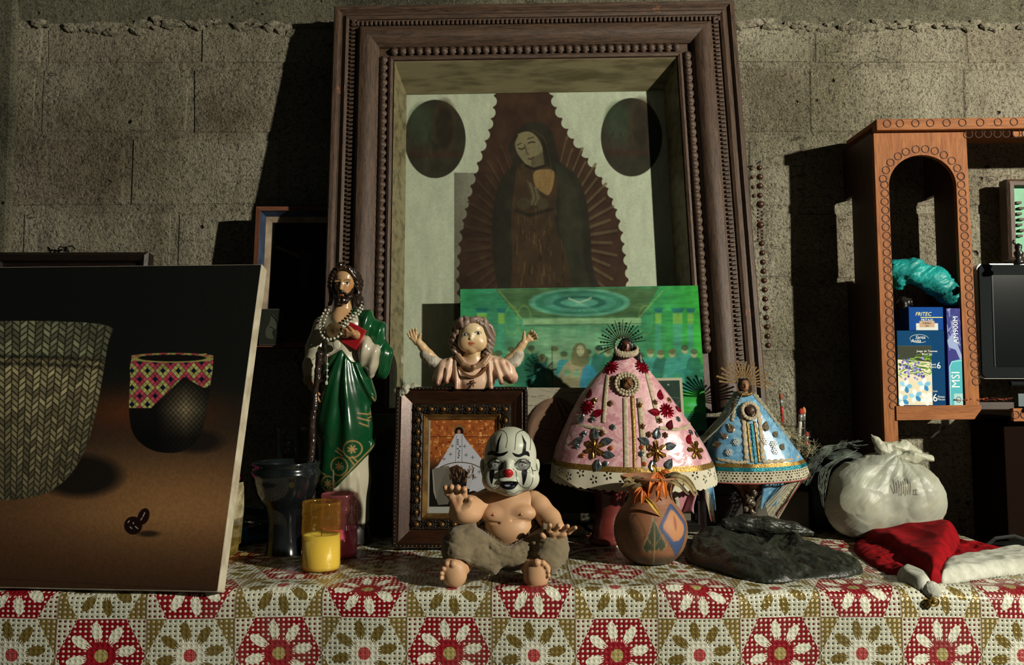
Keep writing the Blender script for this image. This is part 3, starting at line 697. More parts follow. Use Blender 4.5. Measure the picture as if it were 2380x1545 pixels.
lum = cv.a.mean(-1); fig = np.clip((.52 - lum) / .2, 0, 1)[..., None]; mot = fbm(X / 22, Y / 26, None, 5, 77)[..., None]
cv.a = cv.a * (1 - .4 * fig) + .4 * fig * (hexc('#40332a') * (1 + mot * .6))
for _ in range(2): cv.a[1:-1, 1:-1] = cv.a[1:-1, 1:-1] * .4 + .15 * (cv.a[:-2, 1:-1] + cv.a[2:, 1:-1] + cv.a[1:-1, :-2] + cv.a[1:-1, 2:])
cv.a *= .9
rectify(cv, FM, IW - 2 * sl, IH - slt - .006, 0, dp, zi + .006)
M_PNT = image_mat('robed figure painting', cv, rough=.75, bump=.2, bs=300)
me = MB().box((0, dp + .004, zi + (IH - slt) / 2 + .003), (IW - 2 * sl + .006, .004, IH - slt)).mesh('painting')
pw = IW - 2 * sl; ph = IH - slt - .006; pz0 = zi + .006
planar_uv(me, lambda c: np.stack([(c[:, 0] + pw / 2) / pw, (c[:, 2] - pz0) / ph], 1)); link('painting', me, M_PNT, fr, label='dim painting of a robed figure between two dark ovals')
M_GL = glassy('picture glass', (.93, .95, .92), .05, .018, .35)
MB().box((0, .0, zi + IH / 2), (IW - .002, .002, IH - .002)).build('glass_pane', M_GL, fr)
# ------------------------------------------------------------------ wooden cabinet on the right
M_CAB = wood('orange pine', '#9c6439', '#7d4a28', 'x', .18, .6, 9, spec=.15); M_CABZ = wood('orange pine upright', '#9c6439', '#7d4a28', 'z', .18, .6, 9, spec=.15)
M_CABD = wood('dark pine', '#4a2b17', '#341d0f', 'z', .2, .55, 9); M_RING = mat('burnt ring', '#3a1d0f', rough=.8)
YC = 2.01; YBK = 2.19
def cx(px, y=500): return P(px, y, YC).x
def cz(y): return P(2150, y, YC).z
cab = thing('cabinet', 'orange pine cabinet with an arched opening and rows of stamped rings, right of the frame', 'cabinet', T(cx(2160), YC, cz(942)) @ RY(-.75) @ T(0, 0, -cz(942)))
OX = cx(2160)
xl, xr = cx(2042, 450) - OX, cx(2258, 450) - OX; zt, zs, zb = cz(308), cz(942), cz(975)
axl, axr = cx(2073, 450) - OX, cx(2230, 450) - OX; acx, ar = (axl + axr) / 2, (axr - axl) / 2; zsp = cz(432)
# face board with the arch cut out
arc = [(acx + ar * math.cos(PI * k / 24), zsp + ar * .93 * math.sin(PI * k / 24)) for k in range(25)]
poly = [(xl, 0.0), (axl, 0.0), (axl, zs)] + arc[::-1] + [(axr, zs), (axr + .002, zb + .001), (xr, zs - .005), (xr, zt), (xl, zt)]
fb = MB()
# left stile, right stile and arch piece built as one board: two prisms around the arch
L_ = [(xl, .0), (axl, .0), (axl, zsp)] + [a for a in arc[::-1] if a[0] <= acx + 1e-6 and a[1] > zsp + 1e-6] + [(acx, zt), (xl, zt)]
R_ = [(acx, zt)] + [a for a in arc[::-1] if a[0] >= acx - 1e-6 and a[1] > zsp + 1e-6] + [(axr, zsp), (axr, zs), (xr + .004, zs), (xr, zt)]
fb.prism(L_, .014).prism(R_, .014); fb.build('face_board', M_CABZ, cab)
MB().box((.42, -.004, (cz(280) + cz(306)) / 2), (.42 * 2 + .236, .026, cz(280) - cz(306)), bev=.002).build('top_rail', M_CAB, cab)
MB().box((.42, .09, cz(284)), (.42 * 2 + .23, .17, .012), bev=.002).build('top_board', M_CAB, cab)
# inner face, beside the tower: second rail with a scalloped valance
MB().box((.53, .004, (cz(308) + cz(321)) / 2), (.64, .014, cz(308) - cz(321)), bev=.002).build('inner_rail', M_CAB, cab)
# side panels with a tall notch at the back
for nm, x in (('side_panel', xl + .006), ('side_panel', xr - .006)):
    b = YBK - YC; n0, n1 = cz(640) , cz(425); d = .052
    pl = [(0.0, 0.0), (b, 0.0), (b, n0), (b - d, n0), (b - d, n1), (b, n1), (b, zt + .004), (0.0, zt + .004)]
    if x > 0: pl[0] = (0.0, zb); pl[1] = (b, zb)
    if nm == 'side_panel': MB().prism([(p[0], p[1]) for p in pl], .012).build('side_panel', M_CABD, cab, T(x + .006, .014, 0) @ RZ(90))
MB().prism([(axl - .004, zb), (xr - .012, zb), (xr + .006, zs - .010), (xr + .006, zs), (axl - .004, zs)], .018, y0=-.004).build('shelf_edge', M_CAB, cab)
MB().box(((xl + xr) / 2, .09, zs - .008), (xr - xl - .012, .17, .012)).build('shelf', M_CABD, cab)
# bay shelf for the monitor and the closed lower part
MB().box((.52, .09, cz(962)), (.66, .17, .018), bev=.002).build('shelf', M_CABD, cab)
MB().prism([(cx(2337) - OX, cz(981)), (cx(2337) - OX, cz(951)), (.86, cz(951)), (.86, cz(981))], .012, y0=-.006).build('shelf_edge', M_CAB, cab)
MB().box((cx(2340) - OX + .20, .1, cz(985) / 2), (.42, .15, cz(985)), bev=.003).build('lower_body', mat('black brown panel', '#170e09', rough=.9, spec=.03), cab)
rm_ = MB().lathe([(.0092, 0), (.0094, .0008), (.0078, .0008), (.0080, 0)], 20, RX(90), None, False).mesh('stamped_ring'); rm_.materials.append(M_RING)
spots = []
def ringpx(x, y): spots.append((cx(x, y) - OX, cz(y)))
for k in range(27): y = 428 + k * 19.7; ringpx(2062 + (y - 428) * .027, y)
for k in range(25): y = 410 + k * 19.9; ringpx(2240 + (y - 410) * .060, y)
for k in range(12): a = R(168 - k * 14.0); spots.append((acx + (ar + .0155) * math.cos(a), zsp + (ar * .93 + .0145) * math.sin(a)))
for x in (2063, 2093, 2129, 2163, 2201, 2237, 2278, 2319, 2355, 2395, 2440): spots.append((cx(x, 290) - OX, cz(291), -.0173))
for x in (2259, 2282, 2303, 2325, 2346, 2368, 2390): spots.append((cx(x, 314) - OX, cz(314), -.0033))
for x in (2357, 2377, 2400): spots.append((cx(x, 966) - OX, cz(966), -.0063))
for s in spots: link('stamped_ring', rm_, None, cab, T(s[0] + random.uniform(-.0008, .0008), s[2] if len(s) > 2 else -.0002, s[1]))
# ---- boxes inside the tower
def bx_px(x0, y0, x1, y1, Y): a, b = P(x0, y0, Y), P(x1, y1, Y); return a.x, b.x, b.z, a.z
YI = YC + .002; ZS = zs - .002
x0, x1, _, z1 = bx_px(2084, 768, 2199, 940, YI)
cv = Canvas(2082, 764, 2199, 942, 4, '#0f3f68'); X, Y = cv.XY()
cv.over(np.clip((Y - 860) / 120, 0, .25), '#0c3c66'); cv.poly([(2082, 800), (2166, 800), (2166, 939), (2082, 939)], '#d7cfb5', .8)
cv.poly([(2082, 800), (2166, 800), (2166, 838), (2082, 832)], '#3b4034', 2)
rg = random.Random(3)
for k in range(70): x, y = rg.uniform(2080, 2164), rg.uniform(822, 868); cv.line([(x, y), (min(2165, x + rg.uniform(8, 26)), y + rg.uniform(-8, 8))], rg.uniform(1, 2.4), rg.choice(['#5a8a2e', '#7fae3c', '#2f5a22', '#9cc14a', '#3b6b33']), 1.2)
for k in range(60): x, y = rg.gauss(2115, 16), rg.gauss(852, 14); (2083 < x < 2162 and y > 812) and cv.ell(x, y, 2.6, 2.6, rg.choice(['#5d5aa0', '#7d78bd', '#43407c', '#8f8cd0']), 1.5)
for k in range(5): c = [(2100, 895), (2146, 892), (2124, 918), (2092, 928), (2152, 924)][k]; [cv.ell(c[0] + 9 * math.cos(a * 1.256 + k), c[1] + 9 * math.sin(a * 1.256 + k), 7.5, 5, ('#6cb2d6', '#2f7fb8', '#f0f2ea', '#8cc8e4', '#f4f4ee')[(a + k) % 5] if k < 4 else '#eef0e8', 1.5, .95, rot=math.degrees(a * 1.256 + k)) for a in range(5)]
cv.poly([(2166, 764), (2200, 764), (2200, 942), (2166, 942)], '#0e3c66', .8)
def box_thing(name, label, x0, x1, z0, z1, Yf, dep, cv, base, rot=0, rough=.85):
    th = thing(name, label, 'box', T((x0 + x1) / 2, Yf, z0) @ RY(rot)); w, h = x1 - x0, z1 - z0
    MB().box((0, dep / 2, h / 2), (w, dep, h), bev=.0008).build('carton', mat(name + ' card', base, rough=rough, spec=.06), th)
    me = MB().add([(-w / 2 + .0006, -.0004, .0006), (w / 2 - .0006, -.0004, .0006), (w / 2 - .0006, -.0004, h - .0006), (-w / 2 + .0006, -.0004, h - .0006)], [(0, 1, 2, 3)]).mesh('printed_front')
    planar_uv(me, lambda c: np.stack([(c[:, 0] + w / 2) / w, c[:, 2] / h], 1)); link('printed_front', me, image_mat(name + ' print', cv, rough, spec=.06), th); return th, w, h
M_WT = mat('white print', '#dfe4df', rough=.5)
bb, w, h = box_thing('bowl_set_box', 'blue carton of a six bowl set with lily and lavender photo, inside the cabinet', x0, x1, ZS, z1, YI, .12, cv, '#0f3f68')
def tx(par, s, px, py, ref, size, m=M_WT, sx=1, **k):  # lettering placed on a front from photo measure
    X0, X1, Y0, Y1, w_, h_ = ref; text('lettering', s, size, T(((px - X0) / (X1 - X0) - .5) * w_, -.0008, (Y1 - py) / (Y1 - Y0) * h_), m, par, sx=sx, **k)
ref = (2082, 2199, 764, 940, w, h)
tx(bb, 'Santa', 2139, 780, ref, .011, shear=.3); tx(bb, 'Anita', 2128, 788, ref, .011, shear=.3)
ov = MB().tube([(.0215 * math.cos(a) - .004, -.0009, .0095 * math.sin(a) + h * .893) for a in [2 * PI * k / 40 for k in range(36)]], .0005, 5).build('logo_oval', M_WT, bb)
tx(bb, 'Juego de Tazones', 2155, 812, ref, .0068); tx(bb, 'Bowl Set', 2155, 819, ref, .0068)
tx(bb, '6', 2183, 846, ref, .022, sx=.9); tx(bb, 'Bowls', 2170, 843, ref, .0065, sx=.8); tx(bb, 'Tazones', 2169, 849, ref, .0065, sx=.75)
tx(bb, '6', 2172, 921, ref, .026, sx=.9); tx(bb, 'Cont.', 2172, 905, ref, .006); tx(bb, 'Piezas', 2187, 918, ref, .0068); tx(bb, 'Pieces', 2187, 924, ref, .0068)
x0, x1, _, z2 = bx_px(2113, 713, 2195, 763, YI)
cv = Canvas(2113, 712, 2195, 764, 4, '#17458c'); cv.over(np.clip((cv.XY()[1] - 712) / 60, 0, 1) * .3, '#143c80')
cv.line([(2142, 735), (2193, 735)], 2, '#d9cf77', .8); cv.poly([(2130, 748), (2182, 748), (2182, 764), (2130, 764)], '#c9cdc6'); cv.poly([(2138, 743), (2174, 743), (2174, 757), (2138, 757)], '#b59a80')
fbx, w, h = box_thing('snack_carton', 'small bright blue carton with yellow lettering on top of the bowl set box', x0, x1, z1 + .0005, z2, YI + .004, .09, cv, '#17458c')
ref = (2113, 2195, 712, 764, w, h); M_YL = mat('yellow print', '#e6dc8a', rough=.5)
tx(fbx, 'FRITEC', 2147, 728, ref, .0125, M_YL, .95, shear=.25); tx(fbx, 'FRITAXI', 2156, 741, ref, .008); tx(fbx, 'TORTILLA', 2156, 748, ref, .005, mat('brown print', '#5d3d2c'), .9); tx(fbx, '24 h', 2156, 754, ref, .005, mat('brown print 2', '#5d3d2c'), .9)
x0, x1, _, z3 = bx_px(2200, 716, 2240, 941, YI)
cv = Canvas(2200, 716, 2238, 941, 4, '#3c3b7c')
for k in range(90): x, y = rg.uniform(2198, 2240), rg.uniform(716, 800); cv.line([(x, y), (x + rg.uniform(-8, 8), y + rg.uniform(4, 16))], rg.uniform(1, 4), rg.choice(['#7f93b8', '#aab9d0', '#55689a', '#3c4a80']), 2, .6)
cv.poly([(2200, 790), (2216, 772), (2240, 830), (2240, 850), (2222, 812), (2204, 806)], '#8fa0c4', 2); cv.poly([(2203, 941), (2203, 850), (2210, 838), (2228, 834), (2240, 834), (2240, 941)], '#4fa9b4', 1.2); cv.line([(2205, 941), (2205, 850), (2212, 839), (2240, 836)], 1.6, '#a8d4d4', .8)
cv.poly([(2214, 912), (2238, 912), (2238, 941), (2214, 941)], '#9fc6c4'); cv.ell(2226, 926, 6, 6, '#3b4a5e', .8, ring=1.5)
ms, w, h = box_thing('motherboard_box', 'narrow upright violet and teal box beside the bowl set box, lettering running upwards', x0, x1, ZS, z3, YI + .002, .12, cv, '#3c3b7c', rot=0)
text('lettering', 'MSI', .028, T(.001 * 1, -.0008, h * .27) @ RY(-90), M_WT, ms, sx=.95); text('lettering', 'AM900M', .0165, T(.004, -.0008, h * .78) @ RY(-90), M_WT, ms, sx=1.05)
# crumpled black wrapper in the tower
def crumple(x, y, z, sc, seed, amp):
    n = fbm(x / sc, y / sc, z / sc, 4, seed); return -np.abs(n) * amp * 2 + amp * .5
def px_fig(px0, py0, Y, rot=0): return T(P(px0, py0, Y)) @ RZ(rot), Y / F * 1.0
M_BLKP = mat('black plastic', '#12120f', '#1d1d18', 8, rough=.34, bump=.35, bs=60, bd=.003)
Mx, s = px_fig(2100, 765, YI + .06)
sd = Sdf((-16, -30, -2), (26, 30, 96), 2.0); sd.ell((-2, 0, 38), (13, 20, 38), 4).ell((14, 6, 62), (12, 16, 10), 8); sd.disp(lambda x, y, z: crumple(x, y, z, 14, 3, 5) * -1)
o = link('black_plastic_bag', sd.mesh('black_plastic_bag', s), M_BLKP, None, Mx); tag(o, 'crumpled black plastic bag stuffed left of the small blue carton in the cabinet', 'bag')
# teal bag
M_TEAL = mat('teal plastic film', '#1e9a94', '#136d6c', 9, rough=.42, bump=.7, bs=30, bd=.006, spec=.35)
Mx, s = px_fig(2155, 712, YI + .045)
sd = Sdf((-86, -45, -20), (92, 50, 120), 1.6)
sd.chain([(-72, 5, 88), (-30, 0, 84), (15, -8, 60), (50, -14, 30), (70, -12, 12)], [22, 27, 30, 29, 16], 14).ell((-10, -16, 54), (48, 14, 15), 10, rot=(0, 24, 0)).ell((40, -22, 20), (38, 12, 14), 8, rot=(0, 32, 0)).ell((-60, 10, 60), (18, 20, 20), 10)
sd.disp(lambda x, y, z: 9 * np.abs(fbm((x + z * .8) / 70, (z - x * .6) / 13, y / 30, 4, 8)) - 1.5 + 3 * np.abs(fbm((x - z) / 25, (z + x) / 40, y / 25, 3, 18)))
o = link('teal_plastic_bag', sd.mesh('teal_plastic_bag', s), M_TEAL, None, Mx); tag(o, 'crumpled teal plastic bag lying over the boxes in the cabinet arch', 'bag')
# ---- monitor
YM = 2.035; mo = thing('computer_monitor', 'black computer monitor with a thin silver rim at the right edge', 'monitor', T(P(2460, 945, YM)))
a, b = P(2272, 612, YM), P(2650, 880, YM); ox = P(2460, 945, YM); wx = b.x - a.x; hz = a.z - b.z; mx = (a.x + b.x) / 2 - ox.x; mz = (a.z + b.z) / 2 - ox.z
M_BK = mat('black bezel', '#121617', '#181d1d', 300, rough=.8, spec=.08, bump=.15, bs=900); M_SV = mat('silver rim', '#b9bdb6', rough=.25, metal=.7)
def rrect(w, h, r, n=6): return [(sx * (w / 2 - r) + r * math.cos(a0 + PI / 2 * k / n), sz * (h / 2 - r) + r * math.sin(a0 + PI / 2 * k / n)) for sx, sz, a0 in ((1, 1, 0), (-1, 1, PI / 2), (-1, -1, PI), (1, -1, 1.5 * PI)) for k in range(n + 1)]
MB().prism(rrect(wx, hz, .014), .024).build('rim', M_SV, mo, T(mx, .004, mz)); MB().prism(rrect(wx - .006, hz - .006, .012), .02).build('bezel', M_BK, mo, T(mx, -.001, mz))
MB().box((mx, -.0012, mz), (wx - .062, .002, hz - .056)).build('screen', mat('dark screen', '#0c1010', rough=.12), mo)
MB().box((mx - wx / 2 + .033, -.0016, mz), (.0012, .002, hz - .056)).build('screen_line', mat('grey line', '#39413f'), mo)
MB().tube([(0, .02, mz - hz / 2 + .02), (0, .022, -.006)], .022, 12).tube([(-.1, .02, mz - hz / 2 - .012), (.1, .02, mz - hz / 2 - .012)], .006).build('stand_neck', M_BK, mo)
MB().box((0, .02, -.004), (.2, .13, .01), bev=.004).build('stand_base', M_BK, mo); MB().box((-.088, .0, .016), (.016, .008, .03)).build('stand_cover', mat('grey blue plastic', '#45565a', rough=.4), mo)
# dark book with orange cord on the shelf
zsh = cz(953) + .0; bk = thing('dark_book', 'dark worn book lying on the cabinet shelf under the monitor', 'book', T(P(2325, 945, 1.985).x, 2.01 + .03, cz(962) + .0095))
MB().box((0, 0, .009), (.10, .05, .018), bev=.002).build('cover', mat('dark cover', '#211813', '#38291f', 20, rough=.6), bk)
rp = MB()
for k in range(9):
    pts = [(-.045 + .01 * k + .012 * math.sin(j * .9 + k), -.012 + .02 * math.sin(j * 1.3 + k * 2), .0 + .0035 + .002 * (k % 3) + .0015 * math.sin(j * 2 + k)) for j in range(9)]
    rp.tube([(p[0] * 1.4 - .01, p[1], p[2]) for p in pts], .0012, 5)
o = rp.build('orange_cord', mat('orange fibre', '#8a3c22', '#5c2a1a', 60, rough=.9), None, T(P(2315, 935, 1.985).x, 2.01 + .03, cz(962) + .0285)); tag(o, 'tangle of rusty orange cord on the dark book below the monitor', 'cord')
# green framed picture at the wall
gp = thing('green_picture', 'dark framed bright green panel on the wall above the monitor', 'picture', T(P(2440, 605, 2.15)))
a, b, c0 = P(2335, 422, 2.15), P(2545, 608, 2.15), P(2440, 605, 2.15); w, h = b.x - a.x, a.z - b.z
frame_rails(gp, w, h, [(0, -.02), (0, .012), (.006, .018), (.016, .018), (.02, .006), (.02, -.02)], M_FR)
MB().box((0, .004, h / 2), (w - .03, .01, h - .03)).build('panel', mat('green paint', '#1f9a63', '#127a4c', 25, rough=.5, bump=.2), gp)
for k in range(7): MB().box((-w / 2 + .032 + .006 * (k % 2), -.004, h * .3 + k * .014), (.014, .012, .006), bev=.001).build('carved_tooth', M_FR, gp)
fg = thing('dark_figurine', 'small dark figurine standing in front of the green panel', 'figurine', T(P(2368, 614, 1.972).x, 1.972, P(2368, 612, 1.96).z))
MB().lathe([(.011, 0), (.012, .006), (.006, .012), (.009, .02), (.011, .026), (.006, .032), (.008, .038), (.0075, .044), (.0, .049)], 14).build('body', M_BLKP, fg, smooth=True); MB().tube([(-.004, 0, .044), (-.012, 0, .05), (-.01, 0, .056)], .0022, 6).build('arm', M_BLKP, fg)
# ---- rosary of brown wooden beads hanging at the frame
M_BEAD = mat('brown bead', '#4a2a1a', '#2e1a10', 60, rough=.35)
ro = thing('brown_rosary', 'long brown wooden bead rosary hanging on the wall beside the tall frame', 'rosary', T(P(1752, 380, 2.16)))
o0 = P(1752, 380, 2.16)
def rp_(x, y, Y=2.165): return P(x, y, Y) - o0
bead = MB().ell((0, 0, 0), (1, 1, .92), 12, 8).mesh('bead'); bead.materials.append(M_BEAD); bead.polygons.foreach_set('use_smooth', [True] * len(bead.polygons))
pts = [(1746, 392, 5), (1748, 412, 5), (1750, 435, 5), (1752, 455, 5), (1765, 390, 7), (1766, 411, 8), (1766, 432, 8), (1766, 454, 7), (1767, 475, 9.5), (1767, 523, 9)] + [(1762 + (k % 2) * 9, 488 + k * 4.2, 3) for k in range(8)] + [(1762 + (k % 2) * 10, 532 + k * 4, 3) for k in range(8)] + [(1770 + k * 1.35, 566 + k * 21.5, 7.2) for k in range(12)]
for x, y, r in pts: link('bead', bead, None, ro, T(rp_(x, y)) @ S(r * 1.08e-3))
MB().tube([rp_(1770, 374), rp_(1765, 384), rp_(1767, 475), rp_(1767, 523), rp_(1770, 566), rp_(1786, 810)], .0009, 5).build('cord', M_BLKP, ro)
MB().tube([(o0.x - o0.x + .016, .03, .006), (.016, -.006, .006)], .0018, 6).build('nail', M_BLKP, ro)
# ---- paint brushes in a jar behind the blue figure
jar = thing('brush_jar', 'dark jar holding paint brushes behind the blue dressed figure', 'jar', T(P(1845, 1100, 2.0).x, 1.97, TZ + .003))
MB().lathe([(.0, 0), (.034, 0), (.036, .004), (.036, .115), (.034, .118), (.033, .115), (.033, .006), (0, .006)], 28).build('jar_body', M_BLKP, jar, smooth=True)
def brush(label, x0, y0, x1, y1, hcol, tip, r=.0035):
    a, b = P(x0, y0, 1.965), P(x1, y1, 1.965); th = thing('paint_brush', label, 'brush', T(a), 'paint brushes in the dark jar'); d = b - a; q = d.to_track_quat('Z', 'Y').to_matrix().to_4x4(); L = d.length
    MB().lathe([(0, -.10), (.0022, -.10), (r * 1.1, L * .1), (r * 1.05, L * .55), (r * .9, L * .62)], 12).build('handle', mat('handle', hcol, rough=.3), th, q, smooth=True)
    MB().lathe([(r * .95, L * .62), (r * 1.0, L * .74), (r * 1.1, L * .82)], 12).build('ferrule', M_SV, th, q, smooth=True); MB().lathe([(r * 1.05, L * .82), (r * 1.25, L * .88), (r * .9, L * .96), (0, L)], 12).build('bristles', mat('bristle', tip, rough=.9), th, q, smooth=True)
brush('thin red handled paint brush standing alone left of the other brushes', 1820, 1000, 1814, 912, '#a01d1a', '#8a4a28'); brush('red paint brush with red bristles behind the black one', 1856, 1030, 1862, 948, '#b0aca0', '#a02a22', .0045); brush('black handled paint brush with orange bristles', 1868, 1030, 1868, 945, '#23231f', '#b8743c', .0042); brush('short red paint brush low at the jar rim', 1872, 1060, 1876, 1003, '#a01d1a', '#9a1d1a', .0042)
# ---- small grey box, dark bags and cables on the table behind
o = MB().box((0, 0, .045), (.12, .07, .09), bev=.003).build('grey_carton', mat('grey card', '#4a473c', '#5c584a', 12, rough=.85), None, T(P(1815, 1200, 1.93).x, 1.955, TZ + .002)); tag(o, 'dim grey carton standing behind the blue dressed figure', 'box')
M_DKC = mat('dark green cloth', '#2a352e', '#161b17', 10, rough=.7, bump=.4, bs=30)
Mx, s = px_fig(1955, 1215, 1.97)
sd = Sdf((-95, -55, -30), (80, 55, 200), 2.4); sd.ell((-30, 0, 70), (62, 44, 92), 18).ell((18, 8, 135), (44, 26, 32), 14).ell((-70, 0, 110), (20, 30, 50), 12); sd.disp(lambda x, y, z: 7 * np.abs(fbm(x / 40, y / 40, z / 24, 3, 31)) - 2)
o = link('dark_cloth_bag', sd.mesh('dark_cloth_bag', s), M_DKC, None, Mx); tag(o, 'dark green soft bag between the blue figure and the white plastic bag', 'bag')
wr = MB(); rg = random.Random(9)
for k in range(26):
    a = rg.uniform(0, 1); x0, y0 = 1862 + 20 * a, 1085 - 20 * rg.random(); pts = [P(1872 + rg.uniform(-10, 10), 1110 + rg.uniform(-30, 20), 1.86), P(1895 + rg.uniform(-8, 12), 1065 + rg.uniform(-8, 14), 1.865), P(1925 + rg.uniform(-10, 20), 1040 + rg.uniform(-6, 10), 1.88), P(1985 + rg.uniform(-30, 40), 1030 + rg.uniform(-8, 12), 1.90)]
    wr.tube(spline(pts, 5), .0006, 4)
for k in range(12):
    pts = [P(1912 + rg.uniform(-6, 8), 1180 - k * 4, 1.80), P(1904 + rg.uniform(-4, 20), 1130, 1.80), P(1920 + rg.uniform(-6, 22), 1085, 1.82), P(1960 + k * 3, 1050 + rg.uniform(-6, 6), 1.85)]; wr.tube(spline(pts, 6), .0006, 4)
o = wr.build('wire_bundle', mat('grey wire', '#6c7468', '#2c322c', 30, rough=.5)); tag(o, 'loose bundle of thin grey wires over the dark soft bag', 'wire')
fz = MB(); A, B = P(1760, 945, 1.885), P(1885, 1050, 1.885)
for k in range(420):
    t0 = rg.random(); p = A.lerp(B, t0) + Vector((rg.gauss(0, .004), rg.gauss(0, .006), rg.gauss(0, .005) * (1 + t0))); fz.tube([p, p + Vector((rg.gauss(0, .006), rg.gauss(0, .005), rg.gauss(0, .006))), p + Vector((rg.gauss(0, .012), rg.gauss(0, .006), rg.gauss(.0, .010)))], .0005, 3)
for k in range(60): p = B + Vector((rg.gauss(0, .010), rg.gauss(0, .008), rg.gauss(0, .006))); fz.tube([p, p + Vector((rg.gauss(0, .01), 0, rg.gauss(0, .01)))], .0007, 3)
fz.tube([A, A.lerp(B, .5), B], .004, 8)
o = fz.build('frayed_rope', mat('frayed jute', '#8f8a6c', '#6b6549', 60, rough=.95)); tag(o, 'frayed pale rope end running behind the blue dress to the dark bag', 'rope')
# black shoulder bag with strap on the far right behind the table
Mx, s = px_fig(2270, 1300, 1.5)
sd = Sdf((-110, -50, -30), (90, 50, 130), 2.4); sd.box((0, 0, 20), (72, 42, 42), 12, 4).cap((-60, 0, 70), (50, 0, 74), 16, 22, 10); sd.disp(lambda x, y, z: 4 * np.abs(fbm(x / 40, y / 40, z / 24, 3, 33)) - 1)
cb = thing('camera_bag', 'black camera bag with a looped strap, in the dark beyond the right table edge', 'bag', T(1.085, 1.92, .665)); link('bag_body', sd.mesh('bag_body', s), mat('black fabric', '#101210', rough=.95, spec=.05), cb)
MB().tube([(-.08, -.03, .02), (-.078, -.05, .06), (-.05, -.055, .085), (-.01, -.055, .09), (.05, -.05, .07), (.075, -.05, .03)], .004, 6).build('strap', mat('strap', '#141715', rough=.8), cb); MB().box((.085, -.045, -.005), (.012, .002, .018), bev=.001).build('tag', mat('tag white', '#9aa39a'), cb)
o = MB().box((0, 0, 0), (.30, .26, .64), bev=.01).build('dark_stool', mat('dark wood low', '#1d130c', rough=.7), None, T(1.16, 1.865, .32)); tag(o, 'dark low stand beside the table at the right, under the camera bag', 'stand')
# ------------------------------------------------------------------ things behind: crate, dark frames, plaque, green print
M_DKW = mat('dark plain wood', '#1c1511', '#120e0b', 10, rough=.6)
zf = P(1262, 966, 1.935).z
cr = thing('wooden_crate', 'dark wooden crate under the tall carved frame, at the back of the table', 'crate', T(.05, 1.962, TZ + .002)); h = zf - TZ - .006
MB().box((0, 0, h / 2), (1.0, .056, h), bev=.002).build('body', M_DKW, cr)
for k in range(3): MB().box((0, -.030, h * (.18 + .32 * k)), (1.0, .004, h * .27), bev=.0015).build('slat', M_DKW, cr)
def leaned(name, label, cat, x0, y0, x1, y1, Yb, lean, prof=None, m=None, yaw=0, dx=0):
    """a frame or board: px box, bottom depth Yb"""
    a, b = P(x0, y1, Yb), P(x1, y1, Yb); zt_ = P((x0 + x1) / 2, y0, Yb + .03).z; th = thing(name, label, cat, T((a.x + b.x) / 2, Yb, a.z) @ RZ(yaw) @ RY(dx) @ RX(-lean)); return th, b.x - a.x, (zt_ - a.z) / math.cos(R(lean))
# black frame with a murky picture, low in the middle
bf, w, h = leaned('black_picture_frame', 'low black picture frame behind the clown doll, under the brown clay plaque', 'picture frame', 1090, 1064, 1640, 1235, 1.888, 4)
frame_rails(bf, w, h, [(0, 0), (0, .012), (.005, .016), (.013, .010), (.018, .013), (.024, .004), (.024, 0)], mat('black lacquer', '#16120f', rough=.3, coat=.3))
cv = Canvas(0, 0, 100, 32, 5, '#17140f'); rg = random.Random(4)
for k in range(60): cv.ell(rg.uniform(0, 100), rg.uniform(0, 28), rg.uniform(2, 7), rg.uniform(2, 6), rg.choice(['#231d15', '#0f1412', '#2b2118', '#12100d']), 6, .7)
cv.poly([(0, 27.5), (100, 27.5), (100, 32), (0, 32)], '#5d5a4d', 1)
def flat(th, nm, w, h, y, cvm, z0=0, label=None):
    me = MB().add([(-w / 2, y, z0), (w / 2, y, z0), (w / 2, y, z0 + h), (-w / 2, y, z0 + h)], [(0, 1, 2, 3)]).mesh(nm); planar_uv(me, lambda c: np.stack([(c[:, 0] + w / 2) / w, (c[:, 2] - z0) / h], 1)); return link(nm, me, cvm, th, None, label)
MB().box((0, .004, h / 2), (w - .02, .006, h - .02)).build('backing', M_DKW, bf); flat(bf, 'picture', w - .046, h - .046, .0005, image_mat('murky print', cv, .25), .023)
